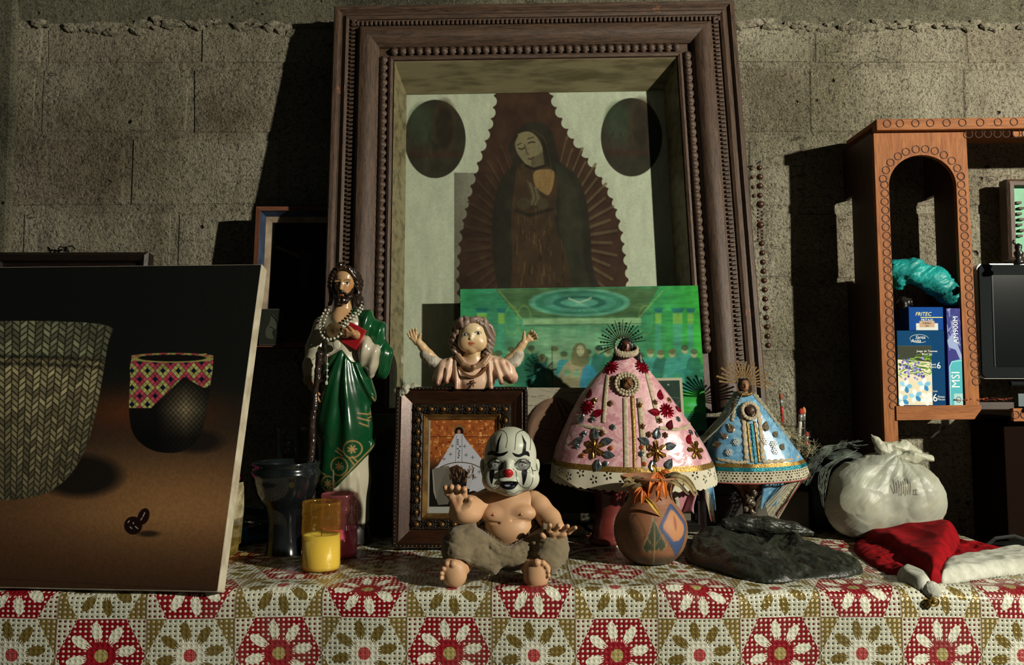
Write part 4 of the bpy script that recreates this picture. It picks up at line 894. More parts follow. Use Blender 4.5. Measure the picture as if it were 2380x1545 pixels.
# clay plaque: pale wavy ground, brown mound with incised limbs
pq, w, h = leaned('clay_plaque', 'pale plaque with wavy lines and a brown clay mound carved in low relief', 'plaque', 1196, 901, 1432, 1072, 1.850, 5)
cv = Canvas(0, 0, 236, 171, 4, '#8b8573'); cv.noise(.08, 20, 5)
for k in range(9):
    y = 8 + k * 11; cv.line([(x, y + 3 * math.sin(x / 23 + k * 1.7) + 2 * math.sin(x / 9 + k)) for x in range(0, 240, 6)], 1.1, '#55503f', .8, .8)
nx, nz = 118, 90
def plq(u, v):
    x, y = u * 236, (1 - v) * 171; dm = 1 - ((x - 95) / 74) ** 2 - ((y - 118) / 94) ** 2; hgt = .012 * max(0, min(1, dm * 3)) ** .5 if dm > 0 else 0
    wv = .0008 * math.sin(y / 3.2 + 2 * math.sin(x / 25))
    r = 0
    for (a, b, c, d, wd, am) in [(96, 40, 112, 82, 5, .006), (112, 82, 104, 104, 5, .006), (104, 34, 124, 70, 4, .006), (124, 70, 112, 84, 4, .006), (112, 34, 130, 56, 4, .005), (118, 66, 134, 62, 5, .006), (120, 40, 134, 52, 3, .005), (80, 90, 84, 60, 3, .004), (60, 100, 90, 104, 4, .004), (50, 120, 80, 132, 4, .004), (90, 120, 110, 140, 5, .004)]:
        ex, ey = c - a, d - b; t = max(0, min(1, ((x - a) * ex + (y - b) * ey) / (ex * ex + ey * ey))); dd = math.hypot(x - a - t * ex, y - b - t * ey); r = max(r, am * max(0, 1 - (dd / wd) ** 2)) if dd < wd else r
        if wd <= dd < wd + 2: hgt -= .0015
    return ((u - .5) * w, -.006 - (hgt + r if dm > 0 else wv), v * h)
g = MB().grid(nx, nz, plq); me = g.mesh('relief')
def pc(V):
    x, y = (V[:, 0] / w + .5) * 236, (1 - V[:, 2] / h) * 171; dm = 1 - ((x - 95) / 74) ** 2 - ((y - 118) / 94) ** 2; n = fbm(x / 12, y / 12, None, 3, 4)
    c = np.where((dm > 0)[:, None], np.array(srgb('#6d5340')), np.array(srgb('#8b8573'))) * (1 + .2 * n)[:, None]
    ln = np.abs(((y / 11 + .35 * np.sin(x / 23) + .2 * np.sin(x / 9)) % 1) - .5) > .44; return np.where((ln & (dm <= 0))[:, None], np.array(srgb('#5a5443')), c)
vcol(me, pc(verts_np(me))); link('relief', me, mat('clay relief', '#888', vc=True, rough=.85, bump=.2, bs=120), pq, smooth=True)
MB().box((0, 0, h / 2), (w, .012, h), bev=.001).build('backing', mat('plaque back', '#8b8573', rough=.9), pq)
# glossy green print leaning in front of the glass: generic arched hall with robed figures, no known picture
FMi = FM
gx0, gx1 = 1070, 1640; 
def on_frame(px, py, off):       # point on a plane parallel to the carved frame, off in front of it
    o = Vector(FM.translation); n = (FM.to_3x3() @ Vector((0, -1, 0))).normalized(); o = o + n * off
    c = Vector((0, 0, CZ)); d = P(px, py, 1.0) - c; t = (o - c).dot(n) / d.dot(n); return FM.inverted() @ (c + d * t)
q0, q1, q2 = on_frame(1070, 672, .014), on_frame(1622, 668, .014), on_frame(1070, 1010, .014); w, h = q1.x - q0.x, q0.z - q2.z
gp = thing('green_print', 'large glossy green print of an arched hall with robed figures, against the tall frame', 'print', FM @ T((q0.x + q1.x) / 2, -.0145, q2.z))
cv = Canvas(1070, 670, 1630, 1010, 3, '#2f7a56'); X, Y = cv.XY()
cv.over(np.clip((X - 1480) / 140, 0, 1) * (Y < 960), '#2f9a34'); cv.over(np.exp(-((X - 1310) / 150) ** 2) * np.clip(1 - abs(Y - 800) / 90, 0, 1) * .8, '#7fa079'); cv.over(np.clip((1130 - X) / 60, 0, 1) * .6, '#2a8c4c')
cv.poly([(1150, 670), (1530, 670), (1490, 738), (1205, 738)], '#3f5a38', 4)
cv.line([(1160, 676), (1214, 742)], 2, '#84a050', 1.5); cv.line([(1540, 676), (1482, 742)], 2, '#84a050', 1.5)
for rx, ry, c in ((118, 33, '#4f8a70'), (104, 27, '#2f6a54'), (84, 22, '#3f7d68'), (62, 15, '#24564a'), (44, 10, '#4c8e78')): cv.ell(1347, 703, rx, ry, c, 2)
cv.line([(1322, 693), (1336, 699), (1347, 702), (1360, 698), (1374, 692)], 3.5, '#a8bfa0', 1.5, smooth=3); [cv.line([(1347, 704), (1347 + k * 14, 724)], 1, '#8fb09a', 1.5, .6) for k in range(-3, 4)]
for x in (1120, 1165, 1530, 1575, 1605):
    w_ = 11 if x in (1120, 1575) else 7; cv.poly([(x - w_, 720), (x + w_, 720), (x + w_, 900), (x - w_, 900)], '#3f8f70', 4, .9); cv.poly([(x - w_ - 5, 716), (x + w_ + 5, 716), (x + w_, 726), (x - w_, 726)], '#1e5f5c', 2); cv.poly([(x - w_, 728), (x + w_, 728), (x + w_, 752), (x - w_, 752)], '#7fae3a', 4, .8)
for x in (1190, 1218, 1500): cv.ell(x, 744, 16, 34, '#7a9a4a', 1.2, .6, ring=1.6)
cv.poly([(1215, 740), (1490, 738), (1490, 756), (1215, 756)], '#8aa777', 2, .8); cv.line([(1220, 756), (1500, 752)], 1.6, '#1f4a38', .8)
for x in (1260, 1320, 1380, 1440): cv.poly([(x - 18, 760), (x + 18, 760), (x + 18, 870), (x - 18, 870)], '#6f9a74', 5, .5)
rg = random.Random(12)
for k in range(22):   # robed figures along a table
    x = 1090 + k * 25 + rg.uniform(-6, 6); y = 822 + rg.uniform(-10, 12); c = rg.choice(['#2f7d88', '#275f56', '#86997a', '#3c8f86', '#7d7d5c', '#23604b', '#8fa88a'])
    cv.poly([(x - 20, 902), (x - 15, y + 16), (x, y + 8), (x + 15, y + 16), (x + 20, 902)], c, 3, .9, smooth=3); cv.ell(x, y, 7.5, 9.5, rg.choice(['#9a9a70', '#a39c74', '#7f8a60']), 2, .95); cv.ell(x, y - 5, 8.5, 6.5, rg.choice(['#3c4a34', '#20302c', '#5d5a3a']), 2, .9)
cv.poly([(1288, 905), (1298, 870), (1322, 838), (1350, 836), (1366, 862), (1372, 905)], '#8a7d5f', 3, .95, smooth=4); cv.poly([(1350, 905), (1356, 856), (1376, 850), (1392, 880), (1400, 905)], '#2a7799', 4, .9, smooth=4)
cv.poly([(1330, 846), (1332, 810), (1346, 796), (1362, 806), (1368, 846)], '#5f5a3c', 3, .9, smooth=4); cv.ell(1349, 815, 9, 13, '#a8a27c', 2); cv.line([(1343, 812), (1347, 812)], 1.4, '#3c3c2c', .8); cv.line([(1352, 812), (1356, 811)], 1.4, '#3c3c2c', .8)
cv.line([(1283, 804), (1284, 905)], 1.6, '#123a30', .8)
for k in range(160): x, y = rg.uniform(1070, 1640), rg.uniform(860, 1010); cv.ell(x, y, rg.uniform(3, 12), rg.uniform(3, 9), rg.choice(['#2d8c74', '#1f6f6c', '#4f9c7c', '#2a7a4a', '#5fa88c']), 4, .5)
for _ in range(7): cv.a[2:-2, 2:-2] = .2 * (cv.a[2:-2, 2:-2] + cv.a[:-4, 2:-2] + cv.a[4:, 2:-2] + cv.a[2:-2, :-4] + cv.a[2:-2, 4:])
lz = fbm(X / 70, Y / 14, None, 4, 61)[..., None]; cv.a = np.clip(cv.a * (1 + .22 * lz), 0, 1) * .85 + .15 * hexc('#5a8a6a'); cv.noise(.16, 22, 6); cv.noise(.10, 5, 8, .3, 1.5)
MB().box((0, .0006, h / 2), (w, .0012, h)).build('sheet', mat('print back', '#c8ccbc', rough=.6), gp); rectify(cv, gp.matrix_basis, w, h)
flat(gp, 'printed_face', w, h, -.0002, image_mat('green hall print', cv, .16, coat=.5), 0)
# beige edged dark photograph behind the pink dress
q0, q1 = on_frame(1545, 878, .03), on_frame(1593, 1010, .03); ph_ = thing('old_photograph', 'dark creased photograph with a beige border, behind the shoulder of the pink dressed figure', 'photograph', FM @ T(q1.x - .045, -.030, q1.z))
MB().box((0, .001, (q0.z - q1.z) / 2), (.09, .0015, q0.z - q1.z)).build('card', mat('beige card', '#a39c82', rough=.7), ph_)
cv = Canvas(0, 0, 40, 60, 6, '#2a3a32'); [cv.line([(a, b), (c, d)], .5, '#6a7a68', .8, .7) for a, b, c, d in ((0, 16, 40, 21), (14, 20, 30, 34), (30, 34, 36, 60), (40, 22, 30, 36), (0, 40, 20, 60))]; cv.noise(.2, 9, 3); [cv.ell(x, y, 1.2, 1, '#8a9a88', .8) for x, y in ((6, 7), (12, 9), (27, 5), (8, 9))]
flat(ph_, 'picture', .078, q0.z - q1.z - .012, -.0003, image_mat('dark photo', cv, .25), .006)
# ------------------------------------------------------------------ left side
# small framed picture beside the tall frame
lf, w, h = leaned('small_framed_picture', 'small worn frame with blue inner edge and a black picture, left of the tall frame', 'picture frame', 588, 487, 800, 810, 2.10, 6)
M_W1 = wood('worn orange wood', '#7d4c33', '#5d3626', 'x', .2, .6); M_BL = mat('blue paint', '#2c4564', '#1c2c42', 20, rough=.6); M_CRM = mat('cream slip', '#a3927a', '#75634f', 15, rough=.7)
frame_rails(lf, w, h, [(0, 0), (0, .03), (.011, .032), (.011, .02)], M_W1)
frame_rails(lf, w, h, [(.011, .028), (.020, .008)], M_BL, 'blue_slip', ang=0); frame_rails(lf, w, h, [(.020, .010), (.034, .006), (.034, .002)], M_CRM, 'cream_slip')
cv = Canvas(0, 0, 130, 230, 3, '#0b0a09')
cv.line([(14, 52), (34, 60), (58, 70)], 5, '#5c4c34', 2, smooth=4, w2=8); cv.line([(122, 50), (100, 64), (76, 70)], 5, '#33291d', 2, smooth=4, w2=8); cv.poly([(60, 66), (78, 66), (80, 110), (76, 150), (62, 150), (60, 110)], '#3a2e20', 4, .8, smooth=4); cv.ell(68, 60, 6, 8, '#40321f', 2, .8)
MB().box((0, .002, h / 2), (w - .03, .006, h - .03)).build('backing', M_DKW, lf); flat(lf, 'picture', w - .06, h - .06, -.0015, image_mat('black picture', cv, .4), .03)
s_ = 2.1 / F
pc_ = thing('small_card', 'small dark card with an animal drawing tucked in the corner of the small frame', 'card', lf.matrix_world @ T(-w / 2 + .052, -.036, .004)); cv = Canvas(0, 0, 54, 88, 6, '#23261f')
cv.poly([(16, 70), (14, 50), (22, 36), (27, 12), (36, 20), (42, 34), (40, 48), (30, 56), (34, 74)], '#4a4c3e', 2, .8, smooth=4); cv.line([(27, 14), (40, 30), (44, 52)], 3, '#0e0f0c', 1.5, smooth=3); cv.line([(24, 44), (34, 50), (36, 66)], 2, '#12130f', 1.2, smooth=3)
MB().box((0, .0008, .044), (.054, .001, .088)).build('card_body', mat('card grey', '#45463b', rough=.6), pc_); flat(pc_, 'drawing', .051, .085, -.0002, image_mat('card drawing', cv, .5), .0015)
lb = thing('caption_strip', 'dim printed caption strip at the foot of the small frame', 'label', lf.matrix_world @ T(.0, -.013, .022)); MB().box((0, 0, .024), (w - .02, .001, .048)).build('strip', mat('strip grey', '#3b3a30', rough=.7), lb)
M_INK = mat('dark ink', '#0d0c0a'); [text('lettering', tx_, .013, T(.012, -.0008, z_), M_INK, lb, sx=.85) for tx_, z_ in (('SALMO DE AMOR', .039), ('JORGE DE LA MAR', .0255), ('ATLAO DE SAN JUAN', .012))]
# dark frame lying behind the painting and hook on the wall
df, w, h = leaned('dark_ornate_frame', 'dark ornate frame whose top edge shows above the still life painting', 'picture frame', -40, 592, 332, 900, 2.08, 8)
frame_rails(df, w, h, [(0, 0), (0, .03), (.008, .036), (.02, .030), (.024, .018), (.036, .022), (.044, .010), (.044, 0)], wood('black brown wood', '#231711', '#120c09', 'x', .3, .4, chips='#6a4028')); MB().box((0, .002, h / 2), (w - .05, .008, h - .05)).build('backing', mat('mount', '#5c5f4c', rough=.8), df)
hk = MB(); c = P(158, 578, 2.19); hk.tube([(.0, -.004, 0), (-.014, -.012, .004), (-.02, -.01, -.003)], .0022, 6).tube([(.006 * math.cos(a), -.012, .006 * math.sin(a) - .003) for a in [k * .6 for k in range(11)]], .0018, 6).tube([(.006, -.012, .004), (.016, -.010, .006), (.02, -.004, -.002)], .0022, 6)
o = hk.build('wall_hook', M_BLKP, None, T(c)); tag(o, 'small black twisted wire hook on the wall above the dark frame', 'hook')
# still life canvas
A = PT(508, 1381); Yc_ = A.y; topR = P(592, 618, A.y + .165); Hc = math.hypot(topR.z - A.z, .165); lean = math.degrees(math.atan2(.165, topR.z - A.z))
Wc = .62; yaw = -4.5
CM = T(A.x, A.y - .002, TZ + .004) @ RZ(yaw) @ RX(-lean) @ T(-Wc / 2, 0, 0)
can = thing('canvas_painting', 'unframed canvas painting of two woven baskets and a glossy seed, leaning at the left', 'painting', CM)
M_CVE = mat('canvas edge', '#b9b19a', '#9a8f78', 20, rough=.9, bump=.3, bs=200)
MB().box((0, .0145, Hc / 2), (Wc, .026, Hc), bev=.0025).build('stretcher', M_CVE, can)
cv = Canvas(-330, 618, 590, 1380, 2.2, '#0e100d'); X, Y = cv.XY()
tt = np.clip((Y - 880) / 260, 0, 1) ** 1.3; cv.over(tt, '#4b3220'); cv.over(np.clip((Y - 900) / 140, 0, 1) * np.exp(-((X - 400) / 320) ** 2 - ((Y - 1190) / 130) ** 2) * .95, '#85603a')
cv.over(np.exp(-((X - 330) / 170) ** 2 - ((Y - 955) / 48) ** 2) * .75 * (X > 60), '#5f2f16'); cv.over(np.clip((Y - 1200) / 180, 0, 1) * .8, '#2a1a0e')
cv.over(np.clip((-X) / 300, 0, .5), '#0c0a08')
cv.ell(185, 1105, 95, 48, '#120e0b', 22, .95); cv.ell(455, 1025, 60, 26, '#150f0c', 16, .9)
# big basket: herringbone strokes
big = [(-230, 760), (-60, 748), (120, 746), (254, 758), (250, 800), (222, 960), (190, 1060), (140, 1125), (70, 1156), (-40, 1160), (-150, 1120), (-210, 980)]
big = spline(big, 4, True); cv.poly(big, '#4f4c33', 2); box, d = cv.dist_poly(big, 4); xa, ya, xb, yb = box; U, V = np.meshgrid(np.arange(xa, xb) / cv.r + cv.x0, np.arange(ya, yb) / cv.r + cv.y0); ins = np.clip(.5 - d / 2, 0, 1)
cxb = 10; uu = (U - cxb) / (1.0 - (V - 760) / 1500.0); vv = V + ((U - cxb) / 260.0) ** 2 * 14
col_ = np.floor(uu / 18.0); fu = uu / 18.0 - col_; sg = np.where(col_ % 2 == 0, 1, -1); ph = (vv + sg * fu * 14) / 14.5 + (col_ % 2) * .5; fp = ph - np.floor(ph)
edge = np.minimum(np.minimum(fp, 1 - fp) * 10, np.minimum(fu, 1 - fu) * 12 + .25); k_ = np.clip(edge / 2.2, 0, 1); rnd = _h(np.floor(ph) * 131 + col_ * 977, 5)
lit = np.clip(1.05 - np.abs((U - 95) / 290) ** 2, .35, 1) * np.clip(1.15 - (V - 760) / 700, .4, 1); rim = (V < 830)
base_ = np.where(rim[..., None], hexc('#8d9070'), hexc('#bdb083')); pc2 = base_ * (.55 + .45 * rnd)[..., None] * k_[..., None] * lit[..., None] + hexc('#16150d') * (1 - k_)[..., None]
for yl in (828, 845): pc2 *= (1 - .5 * np.exp(-((V - yl - (U / 200) ** 2 * 6) / 5) ** 2))[..., None]
m = ins[..., None]; cv.a[ya:yb, xa:xb] = cv.a[ya:yb, xa:xb] * (1 - m) + pc2 * m
# small basket with diamond band
sb = [(304, 838), (330, 826), (400, 820), (460, 822), (494, 828), (488, 900), (478, 960), (466, 1010), (440, 1040), (400, 1052), (350, 1044), (312, 1012), (300, 960), (302, 880)]
sb = spline(sb, 4, True); cv.poly(sb, '#1b1812', 2); box, d = cv.dist_poly(sb, 4); xa, ya, xb, yb = box; U, V = np.meshgrid(np.arange(xa, xb) / cv.r + cv.x0, np.arange(ya, yb) / cv.r + cv.y0); ins = np.clip(.5 - d / 2, 0, 1)
a_ = (U + V * .92) / 12; b_ = (U - V * .92) / 12; ia, ib = np.floor(a_), np.floor(b_); fa, fb_ = a_ - ia, b_ - ib; ed = np.clip(np.minimum(np.minimum(fa, 1 - fa), np.minimum(fb_, 1 - fb_)) / .09, 0, 1)
kind = (ia % 3 == 1) * 1 + (ib % 3 == 1) * 2; big_d = (np.floor(ia / 3) + np.floor(ib / 3)) % 2
cc = np.where((kind == 3)[..., None], hexc('#10182c'), np.where((big_d == 0)[..., None], hexc('#b5b268'), hexc('#c0455a')))
bnd = V < np.where(U < 350, 948, 948 - (U - 350) * .95); bnd = bnd | ((V < 900) & (V < 872 + np.abs(U - 420) * .55)); low = hexc('#85775a') * (np.clip(1 - np.abs(U - 430) / 75, .1, 1) * np.clip(1 - np.abs(V - 950) / 80, .15, 1))[..., None] * ed[..., None]
pc3 = np.where(bnd[..., None], cc * (ed * .8 + .2)[..., None] * (.75 + .25 * _h(ia * 31 + ib * 57, 3))[..., None], low); m = ins[..., None]; cv.a[ya:yb, xa:xb] = cv.a[ya:yb, xa:xb] * (1 - m) + pc3 * m
cv.ell(400, 832, 88, 8, '#0c0b09', 1.5); cv.ell(400, 831, 93, 10, '#8c8a4c', 1, ring=3); 
for k in range(0, 16, 2): a = R(180 + k * 12); cv.line([(400 + 93 * math.cos(a), 831 + 10 * math.sin(a)), (400 + 93 * math.cos(a + .18), 831 + 10 * math.sin(a + .18))], 3.4, '#9a3440', .8)
cv.ell(345, 1240, 24, 7, '#22170e', 6, .9); cv.ell(333, 1200, 13, 20, '#160504', 1.5, rot=22); cv.ell(309, 1221, 21, 21, '#140403', 1.5); [cv.line(l, 2.4, '#b9b3a5', .9, .85) for l in ([(332, 1200), (336, 1191)], [(327, 1208), (330, 1203)], [(300, 1210), (297, 1214)], [(314, 1223), (320, 1228)], [(302, 1224), (306, 1228)], [(309, 1214), (310, 1217)])]
for _ in range(2): cv.a[1:-1, 1:-1] = .2 * (cv.a[1:-1, 1:-1] + cv.a[:-2, 1:-1] + cv.a[2:, 1:-1] + cv.a[1:-1, :-2] + cv.a[1:-1, 2:])
cv.line([(-330, 1326), (500, 1372)], 2, '#1d120a', 3, .5); cv.noise(.10, 5, 9, 1, 1, 3)
rectify(cv, CM, Wc - .004, Hc - .004, 0, 0, .002)
flat(can, 'painted_face', Wc - .004, Hc - .004, -.0008 + .0014, image_mat('still life', cv, .55, bump=.25, bs=700), .002)
# palm basket with pink cloth behind the canvas
bk2 = thing('palm_basket', 'palm leaf basket showing a strip behind the canvas edge', 'basket', T(P(490, 1180, 1.66).x - .0, 1.68, TZ + .003))
MB().lathe([(.0, 0), (.04, 0), (.045, .004), (.055, .08), (.062, .14), (.059, .14), (.05, .02), (0, .012)], 36, fn=lambda w_, z_: 1 + .012 * math.sin(w_ * 18 + (int(z_ * 90) % 2) * PI)).build('basket_body', mat('palm leaf', '#a59a78', '#6f6446', 60, rough=.8, bump=.4, bs=120), bk2, smooth=True)
sd = Sdf((-60, -50, -25), (62, 50, 45), 2.4); sd.ell((4, 0, 0), (50, 42, 22), 8).disp(lambda x, y, z: 5 * np.abs(fbm(x / 18, y / 18, z / 14, 3, 3))); Mx, s = px_fig(520, 1028, 1.68)
o = link('pink_cloth', sd.mesh('pink_cloth', 1.0e-3), mat('pink cloth', '#b0477a', '#7d2c52', 20, rough=.8, bump=.3), None, T(P(490, 1180, 1.66).x, 1.68, TZ + .147)); tag(o, 'crumpled pink cloth on top of the palm leaf basket', 'cloth')
# padel racket lying on the table
rk = thing('sports_racket', 'blue and black racket with white lettering lying behind the canvas corner', 'racket', T(PT(500, 1262).x, PT(500, 1262).y + .06, TZ + .010) @ RZ(25) @ RX(4))
M_RB = mat('racket blue', '#1272a0', rough=.3, coat=.3); M_RK = mat('racket black', '#0e1012', rough=.4)
def ring_(r, n=40, ry=1.0): return [(r * math.cos(2 * PI * k / n), r * ry * math.sin(2 * PI * k / n), 0) for k in range(n)]
MB().tube([(p[0], p[1], .018) for p in ring_(.112, 48, .95)], .017, 10, closed=True).build('rim', M_RB, rk, smooth=True); MB().lathe([(0, .006), (.105, .006), (.105, .034), (0, .034)], 40, S(1, .95, 1)).build('face', M_RK, rk)
MB().tube([(p[0], p[1], .0235) for p in ring_(.118, 48, .95)[38:48]], .013, 8).build('bumper', M_RK, rk, smooth=True)
M_RW = mat('racket white', '#a9b5a5'); text('lettering', 'PADEL TOUR', .020, T(.02, -.062, .0345) @ RX(-90) @ RY(0), M_RW, rk)
for k in range(6): MB().tube([(.112 * math.cos(a), .106 * math.sin(a), .0355 - .0005) for a in (R(-60 + k * 24), R(-54 + k * 24))], .0018, 5).build('stripe', M_RW, rk)
MB().tube([(-.11, 0, .018), (-.2, 0, .018)], [.02, .016], 10).build('handle', M_RK, rk)
# black clay goblet
zt_ = TZ + .002; Yg = 1.70; g0 = P(661, 1300, Yg); sg_ = Yg / F
go = thing('clay_goblet', 'black glazed clay goblet on a thick stem, left of the candles', 'goblet', T(g0.x, Yg, zt_)); gh = P(661, 1072, Yg).z - zt_
def gp_(r, y): return (r * sg_, (P(661, y, Yg).z - zt_))
MB().lathe([(0, 0)] + [gp_(r, y) for r, y in ((54, 1312 - 4), (56, 1304), (50, 1296), (42, 1282), (39, 1255), (38, 1215), (40, 1192), (48, 1172), (60, 1158), (68, 1140), (74, 1118), (76, 1108), (79, 1103), (80, 1096), (76, 1091), (76, 1080), (79, 1075), (77, 1071), (72, 1072), (68, 1085), (62, 1120), (30, 1150))] + [(0, gp_(0, 1152)[1])], 56).build('goblet_body', mat('black glaze', '#0d1113', '#171d1e', 14, rough=.16, coat=.5), go, smooth=True)
MB().lathe([(0, gp_(0, 1094)[1]), gp_(67, 1092)], 40).build('ash', mat('grey ash', '#4a4a42', '#24241f', 90, rough=.95, bump=.6, bs=90, bd=.004), go)
# tall clear tumbler behind it
M_CLR = glassy('clear glass', (.82, .86, .84), .04, .05, .8)
gt = thing('glass_tumbler', 'tall clear glass tumbler standing behind the black goblet', 'glass', T(P(682, 1200, 1.86).x, 1.84, zt_)); ht = P(682, 994, 1.84).z - zt_
MB().lathe([(0, .0), (.030, 0), (.0315, .004), (.0315, ht - .012), (.0322, ht), (.0305, ht), (.0295, ht - .012), (.029, .008), (0, .008)], 36).build('glass_body', M_CLR, gt, smooth=True)
# candles in twisted coloured glasses
def candle(label, px, Yc, y0, y1, rpx, wax_y, gcol, dcol, wcol, grp):
    c = P(px, y1, Yc); s_ = Yc / F; H_ = P(px, y0, Yc).z - zt_; r = rpx * s_; th = thing('candle', label, 'candle', T(c.x, Yc, zt_), grp)
    M_G = candle_glass('tinted ' + gcol, srgb(gcol), srgb(dcol))
    prof = [(0, 0), (r * .93, 0), (r * .99, .003), (r, .012), (r * .97, .016)] + [(r * .985, .018 + (H_ - .05) * k / 26) for k in range(27)] + [(r * .97, H_ - .028), (r * 1.0, H_ - .024), (r * 1.0, H_ - .014), (r * .97, H_ - .011), (r * 1.0, H_ - .004), (r * .99, H_), (r * .95, H_), (r * .94, H_ - .004)]
    MB().lathe(prof, 72, fn=lambda w_, z_: 1 + (.030 * abs(math.sin(w_ * 5 + z_ * 55)) ** .6 - .01) * (1 if .02 < z_ < H_ - .032 else 0), cap=False).build('glass', M_G, th, smooth=True)
    zw = P(px, wax_y, Yc).z - zt_; t = NT('wax ' + wcol); n_ = t.noise(18, 3); t.set(color=t.mix(n_.ss(.3, .7) * .25, srgb(wcol), srgb(wcol, .75)), rough=.45); t.set(sss=.25); t.b.inputs['Subsurface Scale'].default_value = .01; t.b.inputs['Subsurface Radius'].default_value = (1, .6, .3)
    MB().lathe([(0, .003), (r * .93, .003), (r * .955, .01), (r * .945, zw), (r * .8, zw - .003), (r * .3, zw - .006), (0, zw - .004)], 40).build('wax', t.m, th, smooth=True); MB().tube([(0, 0, zw - .006), (.001, 0, zw + .008)], .0008, 6).build('wick', M_BLKP, th)
candle('yellow candle in a ribbed glass in front of the pink one', 746, 1.55, 1164, 1333, 44.5, 1240, '#fff4c6', '#d09a3c', '#e8de88', 'candles in tinted ribbed glasses'); candle('pink candle in a ribbed glass right behind the yellow one', 788, 1.665, 1146, 1300, 42, 1225, '#ffe8e6', '#f58a90', '#f47ab8', 'candles in tinted ribbed glasses')
# niche frame and pale board between the green robed statue and the gilt frame
o = MB().box((0, 0, .13), (.10, .006, .26), bev=.001).build('pale_board', mat('pale board', '#6d6e60', '#55564a', 8, rough=.7), None, T(P(905, 1100, 1.9).x, 1.893, TZ + .004)); tag(o, 'pale grey board standing between the green robed statue and the gilt frame', 'board')
ni = thing('arched_niche', 'dark arched wooden niche with a faint pale cross, right of the green robed statue', 'niche', T(P(905, 1240, 1.86).x, 1.875, TZ + .003)); hh = P(905, 1002, 1.86).z - TZ
MB().prism([(-.032, 0), (.032, 0), (.032, hh - .03)] + [(.032 * math.cos(a), hh - .03 + .028 * math.sin(a)) for a in (.4, .8, 1.2, 1.57, 1.95, 2.35, 2.75)] + [(-.032, hh - .03)], .012).build('niche_body', mat('dark red wood', '#160d0a', rough=.5), ni)
MB().box((-.0, -.0012, hh - .07), (.0035, .002, .05)).box((0, -.0012, hh - .06), (.024, .002, .0035)).build('cross', mat('pale cross', '#3c4440'), ni)
# ------------------------------------------------------------------ gilt frame with print
lean = 7.5; Yb = PT(1070, 1279).y; Hg_top = P(1080, 906, Yb + .045); Hg = (Hg_top.z - TZ) / math.cos(R(lean)); Wg = P(1228, 1100, Yb + .02).x - P(918, 1100, Yb + .02).x; cxg = (P(1228, 1279, Yb).x + P(912, 1279, Yb).x) / 2
GM = T(cxg, Yb + .012, TZ + .004) @ RX(-lean); gf = thing('gilt_frame', 'brown and gilt beaded picture frame directly behind the clown doll, print under glass', 'picture frame', GM)
M_BRZ = wood('brown bronze moulding', '#3f2413', '#23140b', 'x', .12, .28, 16, coat=.3); M_BRZ.node_tree.nodes['Principled BSDF'].inputs['Metallic'].default_value = .35
M_GD = mat('antique gold', '#8a6a3a', '#5d4222', 30, rough=.32, metal=.65, bump=.15, bs=80); M_DKG = mat('dark carved gold', '#2e2316', '#1c150e', 60, rough=.4, metal=.4, bump=.6, bs=160, bd=.003)
frame_rails(gf, Wg, Hg, [(0, 0), (0, .022), (.002, .025), (.006, .025), (.008, .021)], mat('black gilt edge', '#191210', rough=.3, coat=.3), 'outer_edge')
frame_rails(gf, Wg, Hg, [(.008, .021), (.012, .022), (.020, .017), (.028, .012), (.034, .010)], M_BRZ, 'cove_rail')
frame_rails(gf, Wg, Hg, [(.034, .010), (.036, .013), (.040, .013), (.052, .012), (.055, .010)], M_DKG, 'boss_rail'); frame_rails(gf, Wg, Hg, [(.055, .010), (.057, .012), (.061, .007), (.065, .006), (.068, .002), (.068, 0)], M_GD, 'inner_rail')
prl = MB()
for sd_ in 'tblr':
    L = Wg if sd_ in 'tb' else Hg; n = int((L - .01) / .0078); Ms = side_M(sd_, Wg, Hg)
    for k in range(n): prl.ell((.005 + (L - .01) * (k + .5) / n, -.0256, -.0042), (.0016, .0014, .0013), 6, 4, Ms)
prl.build('pearl_edging', M_GD, gf, smooth=True)
bs_ = MB().ell((0, 0, 0), (.0066, .006, .0052), 14, 8).mesh('boss'); bs_.materials.append(M_GD); bs_.polygons.foreach_set('use_smooth', [True] * len(bs_.polygons)); ring = MB()
for sd_ in 'tblr':
    L = Wg if sd_ in 'tb' else Hg; n = 8 if sd_ in 'tb' else 11; Ms = side_M(sd_, Wg, Hg)
    for k in range(n):
        x = .046 + (L - .092) * k / (n - 1)
        if sd_ in 'lr' and k in (0, n - 1): continue
        link('boss', bs_, None, gf, Ms @ T(x, -.0135, -.0455))
        ring.tube([(x + .0098 * math.cos(a), -.0135, -.0455 + .0085 * math.sin(a)) for a in [k2 * .785 for k2 in range(8)]], .0011, 5, Ms, closed=True)
        if k < n - 1:
            xm = x + (L - .092) / (n - 1) / 2
            for dz in (-.005, 0, .005): ring.ell((xm, -.0135, -.0455 + dz), (.003, .0016, .0022), 6, 4, Ms)
ring.build('carved_ornament', M_DKG, gf, smooth=True)
cv = Canvas(1000, 980, 1162, 1212, 5, '#8a4a22'); X, Y = cv.XY(); rg = random.Random(21)
cv.over(np.clip(np.cos((X - 1000) / 6) * np.cos((Y - 980) / 6), 0, 1) * .3, '#b8742f')
for k in range(230): x, y = rg.uniform(1000, 1162), rg.uniform(980, 1085); cv.ell(x, y, rg.uniform(1, 4.5), rg.uniform(1, 4.5), rg.choice(['#5a2412', '#c98a4a', '#6b3014', '#a0602a', '#e0aa68']), .9, .7, ring=rg.choice([0, 1.2]))
cv.line([(1000, 1022), (1162, 1022)], 1.6, '#3c1a0e', 1); cv.over(np.clip((Y - 1070) / 40, 0, 1), '#15100d'); cv.over((Y > 1196) * 1.0, '#8f9189'); cv.over((X < 1004) * 1.0, '#8f8a7c')
